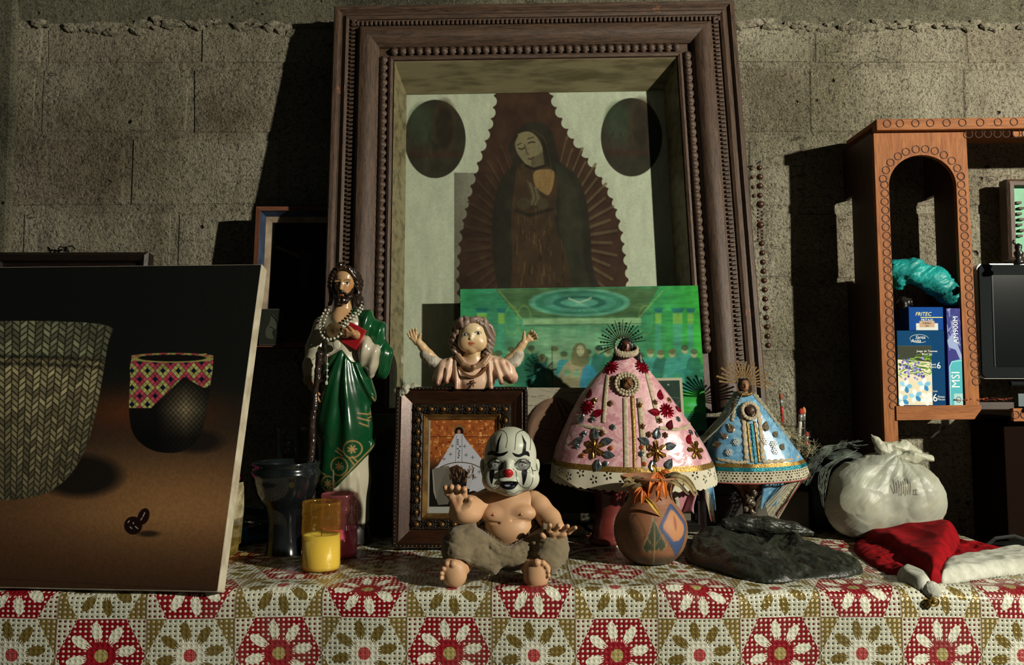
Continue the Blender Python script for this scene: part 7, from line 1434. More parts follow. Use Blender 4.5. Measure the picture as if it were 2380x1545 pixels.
# rosette
mb = MB(); Mr = PV.frame(1454, 899, 4)
ring_m = MB()
for rr, n, r_ in ((26, 22, 4.2), (19, 18, 3.6)): 
    for k in range(n): a = 2 * PI * k / n; ring_m.ell((rr * S_ * math.cos(a), -.002 - .001 * (rr < 20), rr * S_ * math.sin(a)), (r_ * S_, .0018, r_ * S_), 8, 5)
ring_m.lathe([(20 * S_, .0), (27 * S_, .001)], 30, RX(90)); ring_m.build('lace_rosette', M_CRL, pk, Mr, smooth=True)
fm = Sdf((-16, -16, -18), (16, 8, 18), 1.0); fm.ell((0, -2, 0), (12, 8, 14), 2).chain([(-7, -8, -8), (0, -11, 2), (8, -8, 9)], [3, 3.5, 3], 2).chain([(7, -7, -9), (2, -11, -2), (-6, -8, 8)], [2.5, 3, 2.5], 2); link('carved_child', fm.mesh('carved_child', S_, lambda V: Paint(V, '#3c2415').mask(np.clip(-V[:, 1] / 12, 0, 1) * .6, '#7a5228').c), mat('dark bronze wood', '#888', vc=True, rough=.35), pk, Mr @ T(0, -.004, 0))
def small_head(par, px, py, w, s_, cone, sc=1.0, hair='#14100d', face='#5a3422'):
    o = Vector(cone.loc(px, py, w)); h = Sdf((-18, -18, -24), (18, 18, 22), .8); h.ell((0, 0, 0), (10.5, 11, 13), 2).ell((0, -4, -7), (7.5, 7, 7), 4).cap((0, 2, -10), (0, 2, -22), 6, 7, 3).cap((0, -10, 3), (0, -13, -3), 1.4, 2.0, 1.2).ell((0, -10.5, -7.5), (3.2, 1.6, 1.0), .8).ell((-4, -12, 2), (2.8, 2, 1.8), 1.4, 'cut').ell((4, -12, 2), (2.8, 2, 1.8), 1.4, 'cut')
    def c_(V):
        p = Paint(V, face); [p.ell((x, -9.5, 1.8), (2.4, 4, 1.4), '#0c0806', .2) for x in (-4, 4)]; [p.line([(x - 3, 5.2), (x, 6.2), (x + 3, 5.2)], .9, '#1a0e08', .4, .9, ymax=-5) for x in (-4, 4)]; p.ell((0, -11, -7.5), (3, 4, 1.2), '#7a2a22', .3); return p.c
    link('head', h.mesh('head', s_ * sc, c_), mat('dark face', '#888', vc=True, rough=.35), par, T(o))
    return o
o = small_head(pk, 1456, 812, 16, S_, PV)
hh = Sdf((-48, -20, -70), (52, 30, 24), 1.3); hh.ell((0, 5, 3), (15, 14, 17), 3).ell((-1, -7, -3), (10.5, 14, 15), 2, 'cut').chain([(-12, 4, 2), (-20, 4, -16), (-32, 6, -40)], [5, 7, 4], 5).chain([(12, 4, 4), (24, 4, -14), (34, 6, -38), (40, 8, -60)], [6, 9, 8, 3], 5); hh.disp(lambda x, y, z: .6 * np.sin(x * 1.4 + z * .3))
link('hair', hh.mesh('hair', S_), mat('black hair', '#0f0c0a', rough=.4), pk, T(o))
cm = MB(); 
for k in range(30):
    a = R(165 + 210 * k / 29); r = 22; p = Vector((1.0 * r * math.cos(a), -8 + 6 * math.sin(a), 9 * math.sin(a) - 8)) * 1.15; z_ = 1 if k % 2 else -1
    cm.ell([c * S_ for c in (p + Vector((0, 0, z_ * .6)))], (3.6 * S_, 3.4 * S_, 7.5 * S_), 8, 6)
cm.build('lace_collar', M_CRL, pk, T(o), smooth=True)
M_HAL = mat('dark bronze wire', '#4a3826', '#2a2018', 120, rough=.3, metal=.7)
hp = o + Vector((-.008, .006, .006)); halo(pk, T(hp) @ RZ(-12) @ RY(-14), 'ray', 21, .013, lambda k: .030 if k % 2 else .038, M_HAL, 1, .0009, (-12, 196))
crn = MB().tube([(.014 * math.cos(a), 0, .012 * math.sin(a)) for a in [PI * 1.15 * k / 14 - .2 for k in range(15)]], .0012, 6)
for k in range(7): a = PI * (k + .5) / 7; crn.ell((.014 * math.cos(a), -.002, .012 * math.sin(a)), (.0022, .0018, .0022), 8, 6)
crn.build('crown', mat('crown silver', '#8f8676', rough=.2, metal=.8), pk, T(hp) @ RY(-14), smooth=True)
# pedestal
MB().lathe([(0, 0)] + [(r * S_, z * S_) for r, z in ((48, 0), (50, 4), (48, 12), (42, 16), (44, 24), (40, 30), (40, 40), (36, 46), (34, 70), (36, 100), (46, 130), (48, 150))], 40, T(-.046, 0, 0)).build('pedestal', mat('red brown lacquer', '#6d2a24', '#4a1c18', 14, rough=.35, coat=.2), pk, smooth=True)
MB().add([PV.loc(1290, 1100, 60), PV.loc(1340, 1128, 90), PV.loc(1420, 1145, 100), PV.loc(1300, 1118, 20), PV.loc(1345, 1140, 20), PV.loc(1420, 1150, 30)], [(0, 1, 4, 3), (1, 2, 5, 4)]).build('under_lace', lace_mat('brown lace', '#8a7d68', 6), pk)
tl = MB()
tl.grid(10, 20, lambda u, v: PV.loc(1572 + 40 * u - 6 * v + 4 * math.sin(v * 9 + u * 3), 1080 + 112 * v + 6 * math.sin(u * 6), 30 + 12 * math.sin(u * 5 + v * 3)))
tl.build('cape_tail', mat('pink lining', '#b7828a', '#9a666e', 20, rough=.5), pk, smooth=True, sol=.0008); 
tl = MB().grid(3, 24, lambda u, v: PV.loc(1566 + 8 * u - 6 * v + 4 * math.sin(v * 9), 1084 + 112 * v, 34 + 12 * math.sin(v * 3))); me = tl.mesh('tail_lace'); planar_uv(me, lambda c: np.stack([(c[:, 2] / .11), (c[:, 0] - c[:, 0].min()) / .012 % 1], 1)); link('tail_lace', me, lace_mat('tail lace', '#b3ad98', 8), pk)
# ======== blue figure
YU = 1.86; BV = Cone([(918, 1712, 1748, 12), (940, 1700, 1764, 22), (968, 1683, 1791, 32), (1010, 1658, 1820, 44), (1051, 1645, 1849, 54), (1082, 1638, 1870, 62), (1112, 1634, 1880, 66)], YU, 1742, 1252)
BV.hem = lambda a: 8 * max(0, -math.sin(a)) - 4 - 4 * math.cos(a); BV.ripple = lambda a, y: (1.6 * math.sin(a * 8 + 2) + 1.0 * math.sin(a * 17)) * (y - 918) / 190; BV.sag = lambda x, y: (8 * math.sqrt(max(0, 1 - ((x - 1757) / 122) ** 2)) - 4) * ((y - 918) / 194) ** 2
blu = thing('blue_dressed_figure', 'smaller dark faced figure in a light blue cape with white lace trims', 'figurine', T(P(1742, 1252, YU).x, YU, TZ + .003))
t = NT('blue satin'); n1 = t.noise(40, 3, .55, None, 1.5); t.set(color=t.mix(n1.ss(.4, .65), srgb('#4f83a4'), srgb('#78a6bf')), rough=.35, sheen=.2); t.bump(n1, .3, .002); M_BLUE = t.m
BV.skin(918, 1086, 44, 'cape', M_BLUE, blu, 120, sol=.0008); M_L2 = lace_mat('net lace', '#aaa48c', 30, False); M_PICOT = mat('red picot', '#8a3a34', rough=.8); M_SQ = mat('teal sequin', '#17808a', '#0d5a64', 300, rough=.2, metal=.5, bump=.6, bs=500)
BV.skin(1082, 1116, 6, 'lace_hem', M_L2, blu, 240, off=1.2, edge=sc_(0, 44, 3)); BV.skin(1116, 1118.5, 1, 'picot_edge', M_PICOT, blu, 240, off=1.4)
BV.skin(1076, 1084, 2, 'gold_band', M_TRIM, blu, 160, off=2); BV.skin(1084, 1092, 2, 'teal_band', M_SQ, blu, 160, off=3)
for l, wd, m_, nm, jg in (([(1724, 950), (1722, 1010), (1722, 1070)], 10, M_CRL, 'lace_trim', 1.5), ([(1758, 950), (1760, 1010), (1758, 1070)], 10, M_CRL, 'lace_trim', 1.5), ([(1730, 985), (1731, 1030), (1733, 1076)], 6, M_TRIM, 'gold_trim', 0), ([(1747, 985), (1749, 1030), (1750, 1076)], 6, M_TRIM, 'gold_trim', 0), ([(1739, 990), (1740, 1030), (1742, 1080)], 6, M_SQ, 'teal_trim', .8), ([(1660, 1070), (1700, 1076), (1726, 1074)], 7, M_CRL, 'lace_trim', 1.5), ([(1756, 1074), (1810, 1072), (1862, 1064)], 7, M_CRL, 'lace_trim', 1.5), ([(1708, 925), (1706, 950), (1698, 985)], 7, M_CRL, 'lace_trim', 1.5)): strip(BV, blu, nm, m_, l, wd, jag=jg)
M_PG = mat('pale gold foil', '#9a9078', '#77694f', 200, rough=.25, metal=.6); S2 = BV.s; pl_ = leaf_mesh('sequin_leaf', 24 * S2, 19 * S2, M_PG); ps_ = leaf_mesh('sequin_leaf', 18 * S2, 17 * S2, M_PG)
for me_, x, y, rz in ((pl_, 1773, 996, 10), (ps_, 1795, 1014, 40), (ps_, 1808, 1042, 30), (pl_, 1822, 1012, -50), (pl_, 1694, 1000, -20), (ps_, 1679, 1018, -40), (pl_, 1664, 1038, 90)): link('sequin_leaf', me_, None, blu, BV.frame(x, y, 2.2) @ RY(rz))
mb = MB()
for k in range(7): a = k * PI / 3; mb.tube([((5.5 * math.cos(a) if k < 6 else 0) * S2 + 2.4 * S2 * math.cos(b_), -.001, (5.5 * math.sin(a) if k < 6 else 0) * S2 + 2.4 * S2 * math.sin(b_)) for b_ in [j * PI / 4 for j in range(8)]], .8 * S2, 5, closed=True)
pf2 = mb.mesh('pearl_flower'); pf2.materials.append(mat('pearl', '#c9c9bd', rough=.2))
for x, y in ((1704, 1031), (1687, 1054), (1768, 1029), (1790, 1050), (1787, 1036)): link('pearl_flower', pf2, None, blu, BV.frame(x, y, 3))
Mr = BV.frame(1738, 962, 4); ring_m = MB()
for k in range(18): a = 2 * PI * k / 18; ring_m.ell((17 * S2 * math.cos(a), -.002, 19 * S2 * math.sin(a)), (4.6 * S2, .002, 4.6 * S2), 8, 5)
ring_m.lathe([(8 * S2, .001), (18 * S2, .001)], 24, RX(90)); ring_m.build('lace_rosette', M_CRL, blu, Mr, smooth=True); fm = Sdf((-14, -12, -14), (14, 8, 14), 1.0); fm.ell((0, -1, 0), (10, 8, 11), 2); fm.disp(lambda x, y, z: .9 * fbm(x / 4, y / 4, z / 4, 2, 4)); link('carved_child', fm.mesh('carved_child', S2), mat('brown wood knob', '#3f281a', rough=.5), blu, Mr @ T(0, -.004, 0))
o = small_head(blu, 1732, 904, 12, S2, BV, 1.0, face='#8a6040'); hh = Sdf((-20, -16, -30), (20, 22, 20), 1.2); hh.ell((0, 5, 0), (14, 13, 17), 3).ell((0, -7, -3), (10, 13, 14.5), 2, 'cut'); link('hair', hh.mesh('hair', S2), mat('dark brown hair', '#1c120c', rough=.4), blu, T(o))
M_HG = mat('gilt glitter', '#7d6236', '#4a3820', 300, rough=.3, metal=.6, bump=.8, bs=500)
for k in range(19):
    a = R(-8 + 196 * (k + .5) / 19); L = .026 + .008 * (k % 2) + .012 * abs(math.cos(a)); d = Vector((math.cos(a), 0, math.sin(a))); MB().prism([(d.x * .014 - d.z * .001, d.z * .014 + d.x * .001), (d.x * .014 + d.z * .001, d.z * .014 - d.x * .001), (d.x * (.014 + L) + d.z * .0022, d.z * (.014 + L) - d.x * .0022), (d.x * (.014 + L) - d.z * .0022, d.z * (.014 + L) + d.x * .0022)], .001).build('ray', M_HG, blu, T(o + Vector((0, .008, .004))) @ RY(8))
cl = MB()
for k in range(22): a = R(150 + 240 * k / 21); cl.ell((15 * math.cos(a) * S2, (-4 + 8 * math.sin(a)) * S2, (-17 + 4 * math.sin(a)) * S2), (3 * S2, 3 * S2, 3.6 * S2), 6, 5)
cl.build('gold_necklace', M_TRIM, blu, T(o), smooth=True)
# net shawl on the left and lace edge on the right
M_NET = lace_mat('net shawl', '#9a957e', 16, False)
sh_ = MB().grid(14, 20, lambda u, v: BV.loc(1722 - 96 * v * (.35 + .65 * v) - (1 - u) * 40 * math.sin(PI * min(1, v * 1.1)) * .6 - u * 6 * v + 4 * math.sin(u * 9 + v * 4), 918 + 122 * v + (1 - u) * 12 * math.sin(PI * v) - (1 - u) * 16 * v, 26 + 34 * v * u + 8 * math.sin(u * 7 + v * 5) - 18 * (1 - u))); me = sh_.mesh('net_shawl'); n_ = 15
uvs = np.array([(i / 14 * .8, j / 20 * 4 % 1.0001) for j in range(21) for i in range(15)]); planar_uv(me, lambda c: uvs); link('net_shawl', me, M_NET, blu, smooth=True)
strip(BV, blu, 'lace_edging', mat('grey lace', '#8f8b74', '#6f6b58', 200, rough=.85, bump=.5, bs=300), [(1756, 922), (1778, 950), (1806, 988), (1838, 1026)], 9, up=4, jag=1.5)
# copper stem, hanging tails, base
MB().lathe([(0, 0)] + [(r * S2, z * S2) for r, z in ((42, 0), (44, 6), (36, 14), (22, 22), (14, 36), (12, 60), (16, 84), (26, 104), (40, 120), (56, 138), (58, 146))], 32, fn=lambda w_, z_: 1 + .10 * math.sin(w_ * 7 + z_ * 120) + .05 * math.sin(w_ * 13)).build('pedestal', mat('copper', '#6a3e28', '#3a2116', 40, rough=.25, metal=.7, bump=.4, bs=120), blu, smooth=True)
orn = Sdf((-30, -46, -4), (30, 10, 135), 1.3); rg = random.Random(8); [orn.ell((rg.gauss(0, 7) - 4, -16 - rg.uniform(0, 12) * (.4 + z / 130), z), rg.uniform(4, 8), 3) for z in range(8, 125, 6)]; orn.disp(lambda x, y, z: 1.5 * fbm(x / 4, y / 4, z / 4, 2, 6)); link('ornament', orn.mesh('ornament', S2), mat('silvered ornament', '#8a8070', '#4a3c30', 60, rough=.25, metal=.6), blu)
for x in (1690, 1776): 
    e = Sdf((-18, -18, -3), (18, 18, 48), 1.4); [e.ell((rg.gauss(0, 6), rg.gauss(0, 5), z), rg.uniform(3.5, 7), 3) for z in range(2, 42, 4)]; link('ornament', e.mesh('ornament', S2), mat('silvered ornament dark', '#6a5c4c', '#3a2c22', 60, rough=.25, metal=.6), blu, T(*[c for c in ((x - 1742) * S2, -.03, 0)]))
def tail(poly, w0, w1, side):
    (x0, y0), (x1, y1), (x2, y2), (x3, y3) = poly
    g = lambda u, v: BV.loc(x0 * (1 - u) * (1 - v) + x1 * u * (1 - v) + x2 * u * v + x3 * (1 - u) * v, y0 * (1 - u) * (1 - v) + y1 * u * (1 - v) + y2 * u * v + y3 * (1 - u) * v, w0 + (w1 - w0) * v + 6 * math.sin(u * 5 + v * 3)); return g
MB().grid(10, 12, tail([(1762, 1122), (1822, 1118), (1796, 1176), (1762, 1186)], 36, 20, 1)).build('cape_tail', M_BLUE, blu, smooth=True, sol=.0008)
def lace_tail(poly, w0, w1, nm='tail_lace'):
    me = MB().grid(8, 20, tail(poly, w0, w1, 1)).mesh(nm); uvs = np.array([(j / 20 * .27, i / 8) for j in range(21) for i in range(9)]); planar_uv(me, lambda c: uvs); link(nm, me, M_L2, blu, smooth=True)
lace_tail([(1816, 1120), (1852, 1118), (1788, 1224), (1772, 1172)], 40, 26); MB().tube([BV.loc(*p) for p in ((1852, 1118, 41), (1822, 1164, 36), (1800, 1190, 32), (1788, 1224, 27))], .0011, 5).build('picot_edge', M_PICOT, blu)
MB().grid(6, 10, tail([(1626, 1126), (1650, 1120), (1656, 1186), (1644, 1180)], 50, 34, -1)).build('cape_tail', M_BLUE, blu, smooth=True, sol=.0008); lace_tail([(1622, 1128), (1640, 1130), (1654, 1212), (1644, 1208)], 56, 40); MB().tube([BV.loc(*p) for p in ((1620, 1128, 56), (1634, 1170, 48), (1646, 1210, 40))], .0011, 5).build('picot_edge', M_PICOT, blu)
# ------------------------------------------------------------------ clay vase with wilted flowers
YV = 1.615; sv = YV / F; v0 = P(1513, 1312, YV); VM = T(v0.x, YV, TZ + .003)
def vz(y): return (1318 - y)
va = thing('clay_vase', 'round terracotta vase with incised leaf and blue lily motif, holding wilted flowers', 'vase', VM)
prof = spline([(0, 0), (40, 0), (58, 10), (73, 30), (82, 56), (84, 80), (80, 104), (69, 126), (57, 142), (51, 154), (50, 168), (55, 184), (63, 198), (68, 206), (66, 210), (61, 204), (50, 184), (45, 160)], 5)
mb = MB().lathe([(max(0, p[0]) * sv, p[1] * .93 * sv) for p in prof], 220, fn=lambda w_, z_: 1 + .006 * math.sin(w_ * 3) + .004 * math.sin(z_ * 900), cap=False); me = mb.mesh('vase_body'); V = verts_np(me) / sv * np.array([1, 1, 1 / .93])
p = Paint(V, '#86583a'); n = fbm(V[:, 0] / 30, V[:, 1] / 30, V[:, 2] / 5, 3, 5); p.mask(np.clip(n, 0, 1) * .5, '#6d4228'); f = lambda x, y: (x - 1513, 1318 - y)
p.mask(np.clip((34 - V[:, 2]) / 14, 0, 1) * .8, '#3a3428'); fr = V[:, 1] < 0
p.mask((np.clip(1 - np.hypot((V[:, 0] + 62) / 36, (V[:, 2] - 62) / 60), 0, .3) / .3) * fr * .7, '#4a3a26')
def pd(pts, col, al=1.0, soft=1.0, grow=0):
    q_ = [f(*a) for a in pts]; d = polyd(q_, V[:, 0], V[:, 2]); p.mask(np.clip(.5 - d / (2 * soft), 0, 1) * fr * al, col)
blu_ = [(1552, 1172), (1574, 1200), (1588, 1226), (1580, 1254), (1568, 1284), (1560, 1292), (1548, 1270), (1530, 1240), (1520, 1222), (1530, 1200)]; pd(spline(blu_, 5, True), '#33466a'); pd(spline([(1552, 1184), (1570, 1206), (1580, 1226), (1574, 1246), (1556, 1256), (1540, 1238), (1528, 1220), (1536, 1204)], 5, True), '#a8734a'); pd(spline([(1556, 1196), (1561, 1214), (1558, 1232), (1553, 1214)], 5, True), '#8a4a2a')
lf_ = [(1506, 1196), (1516, 1222), (1526, 1244), (1534, 1262), (1526, 1276), (1512, 1274), (1502, 1276), (1490, 1280), (1484, 1268), (1492, 1246), (1500, 1222)]; pd(spline(lf_, 5, True), '#39402c')
g_ = lambda pts, w, c: p.line([f(*a) for a in spline(pts, 4)], w, c, .6, .9, ymax=0)
g_(lf_ + lf_[:1], 1.6, '#97835f'); g_([(1507, 1200), (1508, 1250), (1510, 1312)], 1.6, '#97835f'); g_([(1508, 1262), (1518, 1250), (1522, 1240)], 1.2, '#97835f'); g_([(1508, 1268), (1498, 1256), (1494, 1246)], 1.2, '#97835f'); g_([(1510, 1278), (1524, 1268)], 1.2, '#97835f'); g_(blu_ + blu_[:1], 1.6, '#24262e'); g_([(1462, 1206), (1470, 1196), (1484, 1222), (1488, 1240), (1478, 1256)], 2, '#3a2818'); g_([(1590, 1196), (1584, 1240), (1572, 1290)], 2, '#4c5a3c'); g_([(1448, 1250), (1462, 1282)], 2, '#3a2818'); g_([(1466, 1150), (1500, 1156), (1560, 1150)], 2, '#5d3a24')
vcol(me, p.c * (1 + .0 * n)[:, None]); link('vase_body', me, mat('terracotta', '#888', vc=True, rough=.62, bump=.45, bs=180, bd=.0015, bstretch=(1, 1, 3)), va, smooth=True)
M_OR = mat('orange petal', '#d9731c', '#a84f14', 40, rough=.6, sss=.1, bump=.3, bs=150); M_YE = mat('yellow petal', '#c9a03c', '#a37a26', 40, rough=.6, bump=.3, bs=150); M_DRY = mat('dried petal', '#a8976a', '#7d6c46', 60, rough=.85, bump=.4, bs=150); M_STEM = mat('dry stem', '#6d6040', '#4a4028', 60, rough=.85)
def q4(x, y, w): v = P(x, y, YV - w * sv); return v
def petal(par, pts, wd, m, O, curl=.5):
    sp_ = [Vector(q4(*a)) - O for a in spline(pts, 4)]; n = len(sp_) - 1; mb = MB(); vs = []
    for i, c in enumerate(sp_):
        t = i / n; d = (sp_[min(n, i + 1)] - sp_[max(0, i - 1)]).normalized(); sd_ = d.cross(Vector((0, -1, 0))); sd_ = sd_.normalized() if sd_.length > .05 else Vector((1, 0, 0)); nn = sd_.cross(d).normalized(); w = wd * sv * (math.sin(PI * min(1, t * .92 + .06)) ** .7) * .5
        for k in (-1, -.5, 0, .5, 1): vs.append(c + sd_ * w * k * (1 - .3 * curl) + nn * (abs(k) ** 1.5 * w * curl))
    fs = [(i * 5 + k, i * 5 + k + 1, (i + 1) * 5 + k + 1, (i + 1) * 5 + k) for i in range(n) for k in range(4)]; mb.add(vs, fs).build('petal', m, par, smooth=True, sol=.0005)
def blossom(name, label, O, petals, m): 
    th = thing(name, label, 'flower', T(O)); [petal(th, pts, wd, (mm or m), O) for pts, wd, mm in petals]; return th
O = q4(1525, 1100, 40)
b1 = blossom('orange_lily', 'larger wilted orange lily drooping over the vase rim', O, [([(1530, 1098, 46), (1518, 1110, 60), (1512, 1134, 66), (1506, 1160, 60)], 13, None), ([(1528, 1098, 46), (1530, 1120, 66), (1532, 1146, 68), (1526, 1166, 62)], 12, None), ([(1530, 1096, 44), (1540, 1112, 58), (1545, 1140, 60), (1548, 1160, 54)], 12, None), ([(1526, 1100, 40), (1522, 1088, 46), (1516, 1080, 40)], 11, M_YE), ([(1534, 1100, 40), (1546, 1094, 46), (1556, 1098, 42)], 11, None), ([(1522, 1112, 50), (1536, 1122, 72), (1524, 1142, 74)], 14, None)], M_OR)
MB().tube([q4(1530, 1096, 42) - O, q4(1545, 1104, 20) - O, q4(1530, 1130, 0) - O], .0016, 6).build('stem', M_STEM, b1)
O = q4(1490, 1140, 52)
b2 = blossom('orange_lily', 'smaller wilted orange lily left of the larger one on the vase', O, [([(1496, 1132, 52), (1488, 1144, 62), (1480, 1158, 58), (1475, 1170, 56)], 12, None), ([(1496, 1132, 52), (1494, 1150, 66), (1492, 1172, 62)], 11, None), ([(1498, 1132, 50), (1504, 1146, 62), (1504, 1158, 60)], 11, None), ([(1500, 1156, 62), (1512, 1168, 72), (1524, 1184, 76), (1536, 1200, 72)], 12, M_YE), ([(1492, 1134, 54), (1482, 1138, 60), (1474, 1150, 56)], 10, None)], M_OR)
MB().tube([q4(1496, 1132, 50) - O, q4(1500, 1120, 30) - O, q4(1512, 1130, 0) - O], .0014, 6).build('stem', M_STEM, b2)
O = q4(1580, 1120, 30)
b3 = blossom('dried_flower', 'bunch of dried beige petals drooping off the right side of the vase', O, [([(1552, 1112, 40), (1578, 1112, 50), (1600, 1128, 46), (1616, 1154, 40)], 12, None), ([(1550, 1116, 40), (1574, 1122, 54), (1592, 1140, 50), (1602, 1150, 46)], 10, M_STEM), ([(1556, 1108, 34), (1586, 1106, 40), (1606, 1122, 36), (1622, 1150, 30)], 10, None), ([(1540, 1116, 44), (1566, 1120, 58), (1580, 1132, 56)], 10, None), ([(1548, 1104, 30), (1570, 1100, 36), (1590, 1108, 34)], 9, M_STEM)], M_DRY)
O = q4(1460, 1125, 40)
b4 = blossom('dried_flower', 'curled dry brown leaves on the left rim of the vase', O, [([(1500, 1124, 40), (1478, 1118, 50), (1458, 1124, 48), (1444, 1134, 40)], 13, None), ([(1506, 1120, 44), (1484, 1126, 56), (1466, 1136, 50)], 11, M_STEM), ([(1500, 1116, 30), (1480, 1110, 36), (1456, 1116, 34)], 11, M_STEM), ([(1470, 1120, 50), (1462, 1112, 54), (1448, 1118, 50)], 9, None)], M_DRY)
O = Vector(PT(1437, 1304, TZ + .004)); b5 = thing('dried_flower', 'tiny dry white blossom on the cloth at the foot of the vase', 'flower', T(O)); pm = MB()
for k in range(6): a = k * 1.05; pm.ell((.005 * math.cos(a), .005 * math.sin(a), .003), (.0042, .0022, .002), 7, 5, None)
pm.build('petal', mat('pale dry', '#b0a88c', rough=.8), b5, smooth=True)
# ------------------------------------------------------------------ knotted white plastic bag
YW = 1.86; sw = YW / F; WM = T(P(2050, 1245, YW).x, YW, TZ + .003); by_ = 1770 - 0
zb0 = (P(2050, 1245, YW).z - TZ - .003) / sw
def q5(x, y, w=0): v = P(x, y, YW - w * sw) - WM.translation; return (v.x / sw, v.y / sw, v.z / sw)
wb2 = thing('white_plastic_bag', 'knotted translucent white plastic bag with small dark print, right of the blue figure', 'bag', WM)
s = Sdf((-160, -115, -4), (155, 100, 222), 1.7)
s.box((0, 0, 86), (112, 66, 74), 48, 4).ell((-60, -20, 78), (74, 62, 76), 22).ell((52, -16, 84), (84, 66, 84), 22).ell((0, 0, 150), (80, 50, 40), 24).cap((10, -6, 160), (28, -10, 192), 40, 16, 20)
# tight folds run from the knot
kx, kz = 30.0, 196.0
def wbd(x, y, z):
    r = np.sqrt((x - kx) ** 2 + (z - kz) ** 2) + 1; a = np.arctan2(x - kx, kz - z); rad = np.abs(np.sin(a * 7 + 1.5 * fbm(x / 60, z / 60, None, 2, 3))) * np.exp(-((r - 60) / 80) ** 2) * 3
    return 10.0 * np.abs(fbm(x / 95 + z / 160, z / 80 - x / 190, y / 80, 2, 51)) - 3 + rad * -1.0 + 2.0 * np.abs(fbm(x / 40, z / 36, y / 40, 2, 12)) + 1.5 * np.abs(fbm((x + z) / 60, (x - z) / 9, y / 30, 2, 19))
s.disp(wbd); s.field(lambda x, y, z: z - 1 + 0 * x + 0 * y, 2, 'cut')
def wcol(V):
    p = Paint(V, '#9da192'); n = fbm(V[:, 0] / 40, V[:, 1] / 40, V[:, 2] / 40, 3, 7); p.mask(np.clip(n, 0, 1) * .7, '#85857a'); p.mask(np.clip(fbm(V[:, 0] / 30, V[:, 2] / 30, None, 3, 27), 0, 1) * .4, '#9a946c')
    rg = random.Random(4)
    for k in range(8):
        x0 = 2078 + k * 5; y = 1116 + rg.uniform(-3, 5) - k * .0
        while y < 1144 + k * .6:
            l = rg.uniform(3, 9); a, b = q5(x0 - (y - 1116) * .05, y, 70), q5(x0 - (y + l - 1116) * .05, y + l, 70); p.line([(a[0], a[2]), (b[0], b[2])], 2.2, '#35241f', .5, .85, ymax=-20); y += l + 2
    for (xa, ya, xb, yb) in ((2119, 1138, 2119, 1148), (2119, 1138, 2128, 1138), (2119, 1148, 2128, 1148), (2124, 1136, 2124, 1146), (2070, 1128, 2074, 1146)): a, b = q5(xa, ya, 70), q5(xb, yb, 70); p.line([(a[0], a[2]), (b[0], b[2])], 1.6, '#35241f', .5, .85, ymax=-20)
    return p.c
M_WP = mat('white plastic film', '#b3b29c', vc=True, rough=.45, spec=.4, sss=.25, bump=.2, bs=40, bd=.003)
link('bag_body', s.mesh('bag_body', sw, wcol), M_WP, wb2)
def ear(pts, rs, seed, lo, hi, nm):
    s = Sdf(lo, hi, 1.5); s.chain(pts, rs, 8)
    s.f = s.f  # flattened by a cut from behind
    s.disp(lambda x, y, z: 4.0 * np.abs(fbm(x / 16, z / 22, y / 14, 3, seed)) - 1 + 2.2 * np.abs(np.sin((x * .4 + z) / 7.0)))
    link(nm, s.mesh(nm, sw, lambda V: Paint(V, '#a5a692').mask(np.clip(fbm(V[:, 0] / 20, V[:, 1] / 20, V[:, 2] / 20, 3, 7), 0, 1) * .5, '#85826c').c), M_WP, wb2)
ear([q5(2074, 1072, 10), q5(2052, 1046, 14), q5(2036, 1022, 12), q5(2024, 1008, 10)], [14, 15, 8, 1.5], 3, (-60, -60, 180), (70, 40, 262), 'knot_ear')
ear([q5(2058, 1044, 12), q5(2100, 1040, 10), q5(2136, 1052, 8)], [18, 17, 9], 5, (-30, -60, 170), (130, 40, 250), 'knot_ear'); ear([q5(2078, 1074, 26), q5(2120, 1062, 30), q5(2164, 1064, 28)], [16, 15, 9], 9, (-10, -80, 160), (150, 30, 235), 'knot_ear')
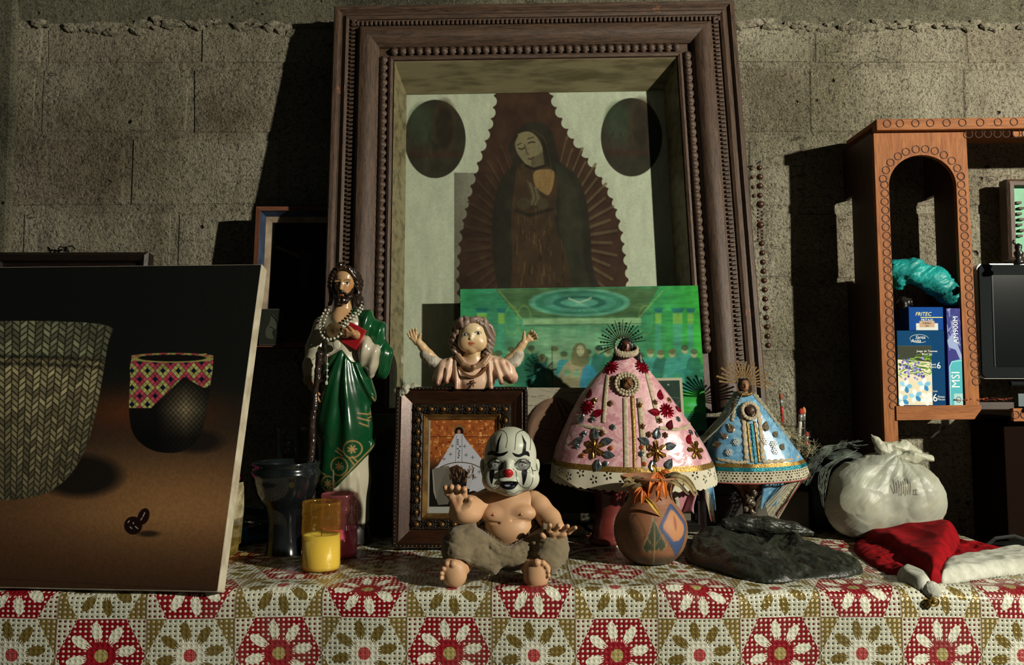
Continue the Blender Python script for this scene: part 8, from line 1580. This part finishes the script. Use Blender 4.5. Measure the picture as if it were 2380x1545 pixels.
# ------------------------------------------------------------------ black plastic bag spread on the cloth; soft pieces as cushions over an outline on the table
def cushion(name, outline_px, H, r, m, par=None, M=None, crease=None, z0=.0015, nres=.0022, col=None, zpl=0.0, vmin=0.0006):
    pts = [PT(x, y, TZ + zpl) for x, y in spline(outline_px, 5, True)]; xs = [p.x for p in pts]; ys = [p.y for p in pts]; x0, x1, y0, y1 = min(xs), max(xs), min(ys), max(ys); nx, ny = int((x1 - x0) / nres) + 2, int((y1 - y0) / nres) + 2
    X, Y = np.meshgrid(np.linspace(x0, x1, nx), np.linspace(y0, y1, ny))
    q_ = [(p.x, p.y) for p in pts]; D = np.full(X.shape, 1e9); ins = np.zeros(X.shape, bool); CX, CY = X.copy(), Y.copy()
    for i in range(len(q_)):
        ax, ay = q_[i - 1]; bx, by = q_[i]; ex, ey = bx - ax, by - ay; t = np.clip(((X - ax) * ex + (Y - ay) * ey) / (ex * ex + ey * ey + 1e-12), 0, 1); dd = (X - ax - t * ex) ** 2 + (Y - ay - t * ey) ** 2; nr = dd < D; D = np.where(nr, dd, D); CX = np.where(nr, ax + t * ex, CX); CY = np.where(nr, ay + t * ey, CY)
        if ay != by: ins ^= ((ay > Y) != (by > Y)) & (X < (bx - ax) * (Y - ay) / (by - ay) + ax)
    D = np.sqrt(D); e = np.clip(D / r, 0, 1); hgt = (H(X, Y) if callable(H) else H) * (1 - (1 - e) ** 2) ** .62
    if crease: hgt = hgt + crease(X, Y) * np.clip(D / .018, 0, 1)
    Z = TZ + z0 + zpl + np.maximum(hgt, vmin); idx = -np.ones(X.shape, int); k = 0; vs = []; O = M.translation if M is not None else Vector((0, 0, 0))
    keep = ins | (D < nres * 1.1); X = np.where(ins, X, CX); Y = np.where(ins, Y, CY)
    # pull rim points down to the table
    Z = np.where(ins, Z, TZ + z0 + zpl)
    ii = np.argwhere(keep); idx[keep] = np.arange(len(ii)); vs = np.stack([X[keep] - O.x, Y[keep] - O.y, Z[keep] - O.z], 1)
    a, b, c, d = idx[:-1, :-1], idx[:-1, 1:], idx[1:, 1:], idx[1:, :-1]; ok = (a >= 0) & (b >= 0) & (c >= 0) & (d >= 0); fs = np.stack([a[ok], b[ok], c[ok], d[ok]], 1)
    me = bpy.data.meshes.new(name); me.from_pydata(vs.tolist(), [], fs.tolist()); me.update(); me.validate(); o = link(name, me, m, par, None if par else (M or T(0, 0, 0)), smooth=True); md = o.modifiers.new('sol', 'SOLIDIFY'); md.thickness = .0012; md.offset = -1
    return o
M_BB = mat('black bin bag', '#1b1e17', '#2a2d23', 12, rough=.42, coat=.12, bump=.8, bs=45, bd=.006)
c0 = PT(1800, 1300)
def hb(X, Y): u = (Y - 1.45) / .35; return .026 + .028 * np.clip(u, 0, 1.2) + .008 * np.sin(X * 22)
def rdg(X, Y, sx, sy, seed, o=3): return -np.abs(fbm(X * sx, Y * sy, None, o, seed))
kbx, kby = PT(1830, 1262).x, PT(1830, 1262).y
def cb_(X, Y):
    a = np.arctan2(Y - kby, X - kbx); r = np.hypot(X - kbx, Y - kby); return rdg(X, Y, 12, 9, 3, 2) * .022 + rdg(X + Y, Y - X, 34, 10, 7, 3) * .012 + rdg(X, Y, 60, 40, 17, 3) * .006 - np.abs(np.sin(a * 7 + 2 * fbm(X * 8, Y * 8, None, 2, 8))) * .009 * np.exp(-((r - .10) / .10) ** 2)
bbm = T(c0); bbag = thing('black_bin_bag', 'crumpled black plastic bag lying flat on the cloth between the vase and the hat', 'bag', bbm)
cushion('bag_film', [(1592, 1304), (1602, 1284), (1645, 1270), (1700, 1266), (1780, 1266), (1850, 1274), (1920, 1292), (1985, 1316), (2006, 1334), (1960, 1346), (1880, 1350), (1800, 1358), (1730, 1350), (1660, 1330), (1620, 1318)], hb, .035, M_BB, bbag, bbm, cb_, .002, .0022)
s = Sdf((-118, -34, -26), (118, 34, 36), 1.5); s.chain([(-95, 0, 2), (-50, 4, 6), (0, 0, 6), (60, 2, 0), (100, 0, -6)], [12, 19, 18, 15, 7], 8); s.disp(lambda x, y, z: 5 * np.abs(fbm(x / 26, y / 7, z / 7, 3, 4)) - 1)
pz = PT(1780, 1284); link('tied_roll', s.mesh('tied_roll', 1.7 / F), M_BB, bbag, T(pz.x - c0.x + .01, pz.y - c0.y + .02, .046) @ RZ(-6) @ RY(3))
# ------------------------------------------------------------------ red party hat with white brim, pompom and bell
M_FELT = mat('red felt', '#8c0a13', '#70080f', 40, rough=.95, bump=.3, bs=700, spec=.1); M_WF = mat('white felt', '#b9bbae', '#a3a597', 50, rough=.98, bump=.35, bs=600, spec=.2)
h0 = PT(2180, 1320); HM = T(h0); ha = thing('red_party_hat', 'red felt hat with white brim, pompom and gold bell at the right table edge', 'hat', HM)
cushion('crown', [(1984, 1280), (2000, 1256), (2040, 1250), (2130, 1252), (2230, 1262), (2330, 1282), (2372, 1296), (2300, 1312), (2200, 1330), (2140, 1352), (2080, 1342), (2020, 1312)], .014, .03, M_FELT, ha, HM, lambda X, Y: rdg(X, Y, 30, 30, 5) * .010, .002)
cushion('brim', [(2196, 1322), (2260, 1310), (2340, 1296), (2392, 1300), (2440, 1318), (2400, 1334), (2300, 1346), (2240, 1356), (2190, 1364), (2176, 1350)], .026, .02, M_WF, ha, HM, lambda X, Y: rdg(X, Y, 20, 30, 5) * .006, .002)
cushion('brim', [(2084, 1344), (2104, 1334), (2140, 1344), (2172, 1362), (2160, 1374), (2128, 1372), (2098, 1360)], .020, .016, M_WF, ha, HM, None, .002)
fl_ = [(2012, 1262), (2040, 1252), (2110, 1256), (2192, 1250), (2222, 1256), (2232, 1278), (2212, 1312), (2204, 1340), (2186, 1366), (2158, 1368), (2146, 1346), (2112, 1318), (2070, 1292), (2030, 1276)]
cushion('folded_tip', fl_, lambda X, Y: .028 + .016 * np.exp(-((X - PT(2180, 1270).x) / .06) ** 2), .022, M_FELT, ha, HM, lambda X, Y: rdg(X, Y, 14, 10, 15, 2) * .010 + .002 * np.sin(X * 60 - Y * 40), .008)
pc = P(2165, 1372, 1.402) - h0; s = Sdf((-30, -30, -30), (30, 30, 30), 1.3); s.ell((0, 0, 0), (21, 19, 21), 3); s.disp(lambda x, y, z: 1.6 * fbm(x / 7, y / 7, z / 7, 3, 4)); link('pompom', s.mesh('pompom', 1.42 / F), M_WF, ha, T(pc))
bc = P(2170, 1398, 1.388) - h0; MB().tube([(.0075 * math.cos(a), -.001, .0065 * math.sin(a)) for a in [k * .45 for k in range(14)]], .0016, 7, closed=True).ell((0, -.001, 0), (.0048, .004, .0042), 12, 8).build('bell', mat('gold bell', '#a8863c', rough=.2, metal=.8), ha, T(bc), smooth=True)
# ------------------------------------------------------------------ small things on the cloth
o = MB().tube([PT(x, y, TZ + .0045) for x, y in spline([(1304, 1296), (1330, 1284), (1366, 1276), (1420, 1272), (1470, 1262)], 8)], .0022, 8).build('white_cable', mat('white cable', '#b5b3a5', rough=.4), smooth=True); tag(o, 'thin white cable on the cloth between the clown doll and the vase', 'cable')
s = Sdf((-34, -24, -8), (40, 24, 26), 1.5); s.chain([(-26, 0, 4), (0, 0, 8), (28, 4, 4)], [8, 12, 7], 6); s.disp(lambda x, y, z: 5 * np.abs(fbm(x / 9, y / 9, z / 9, 3, 5)) - 1); s.field(lambda x, y, z: z + 5 + 0 * x + 0 * y, 1, 'cut'); pz = PT(1340, 1248); o = link('cloth_scrap', s.mesh('cloth_scrap', pz.y / F), M_CRL, None, T(pz.x, pz.y, TZ + .007)); tag(o, 'small pale crumpled cloth scrap behind the right hand of the clown doll', 'cloth')
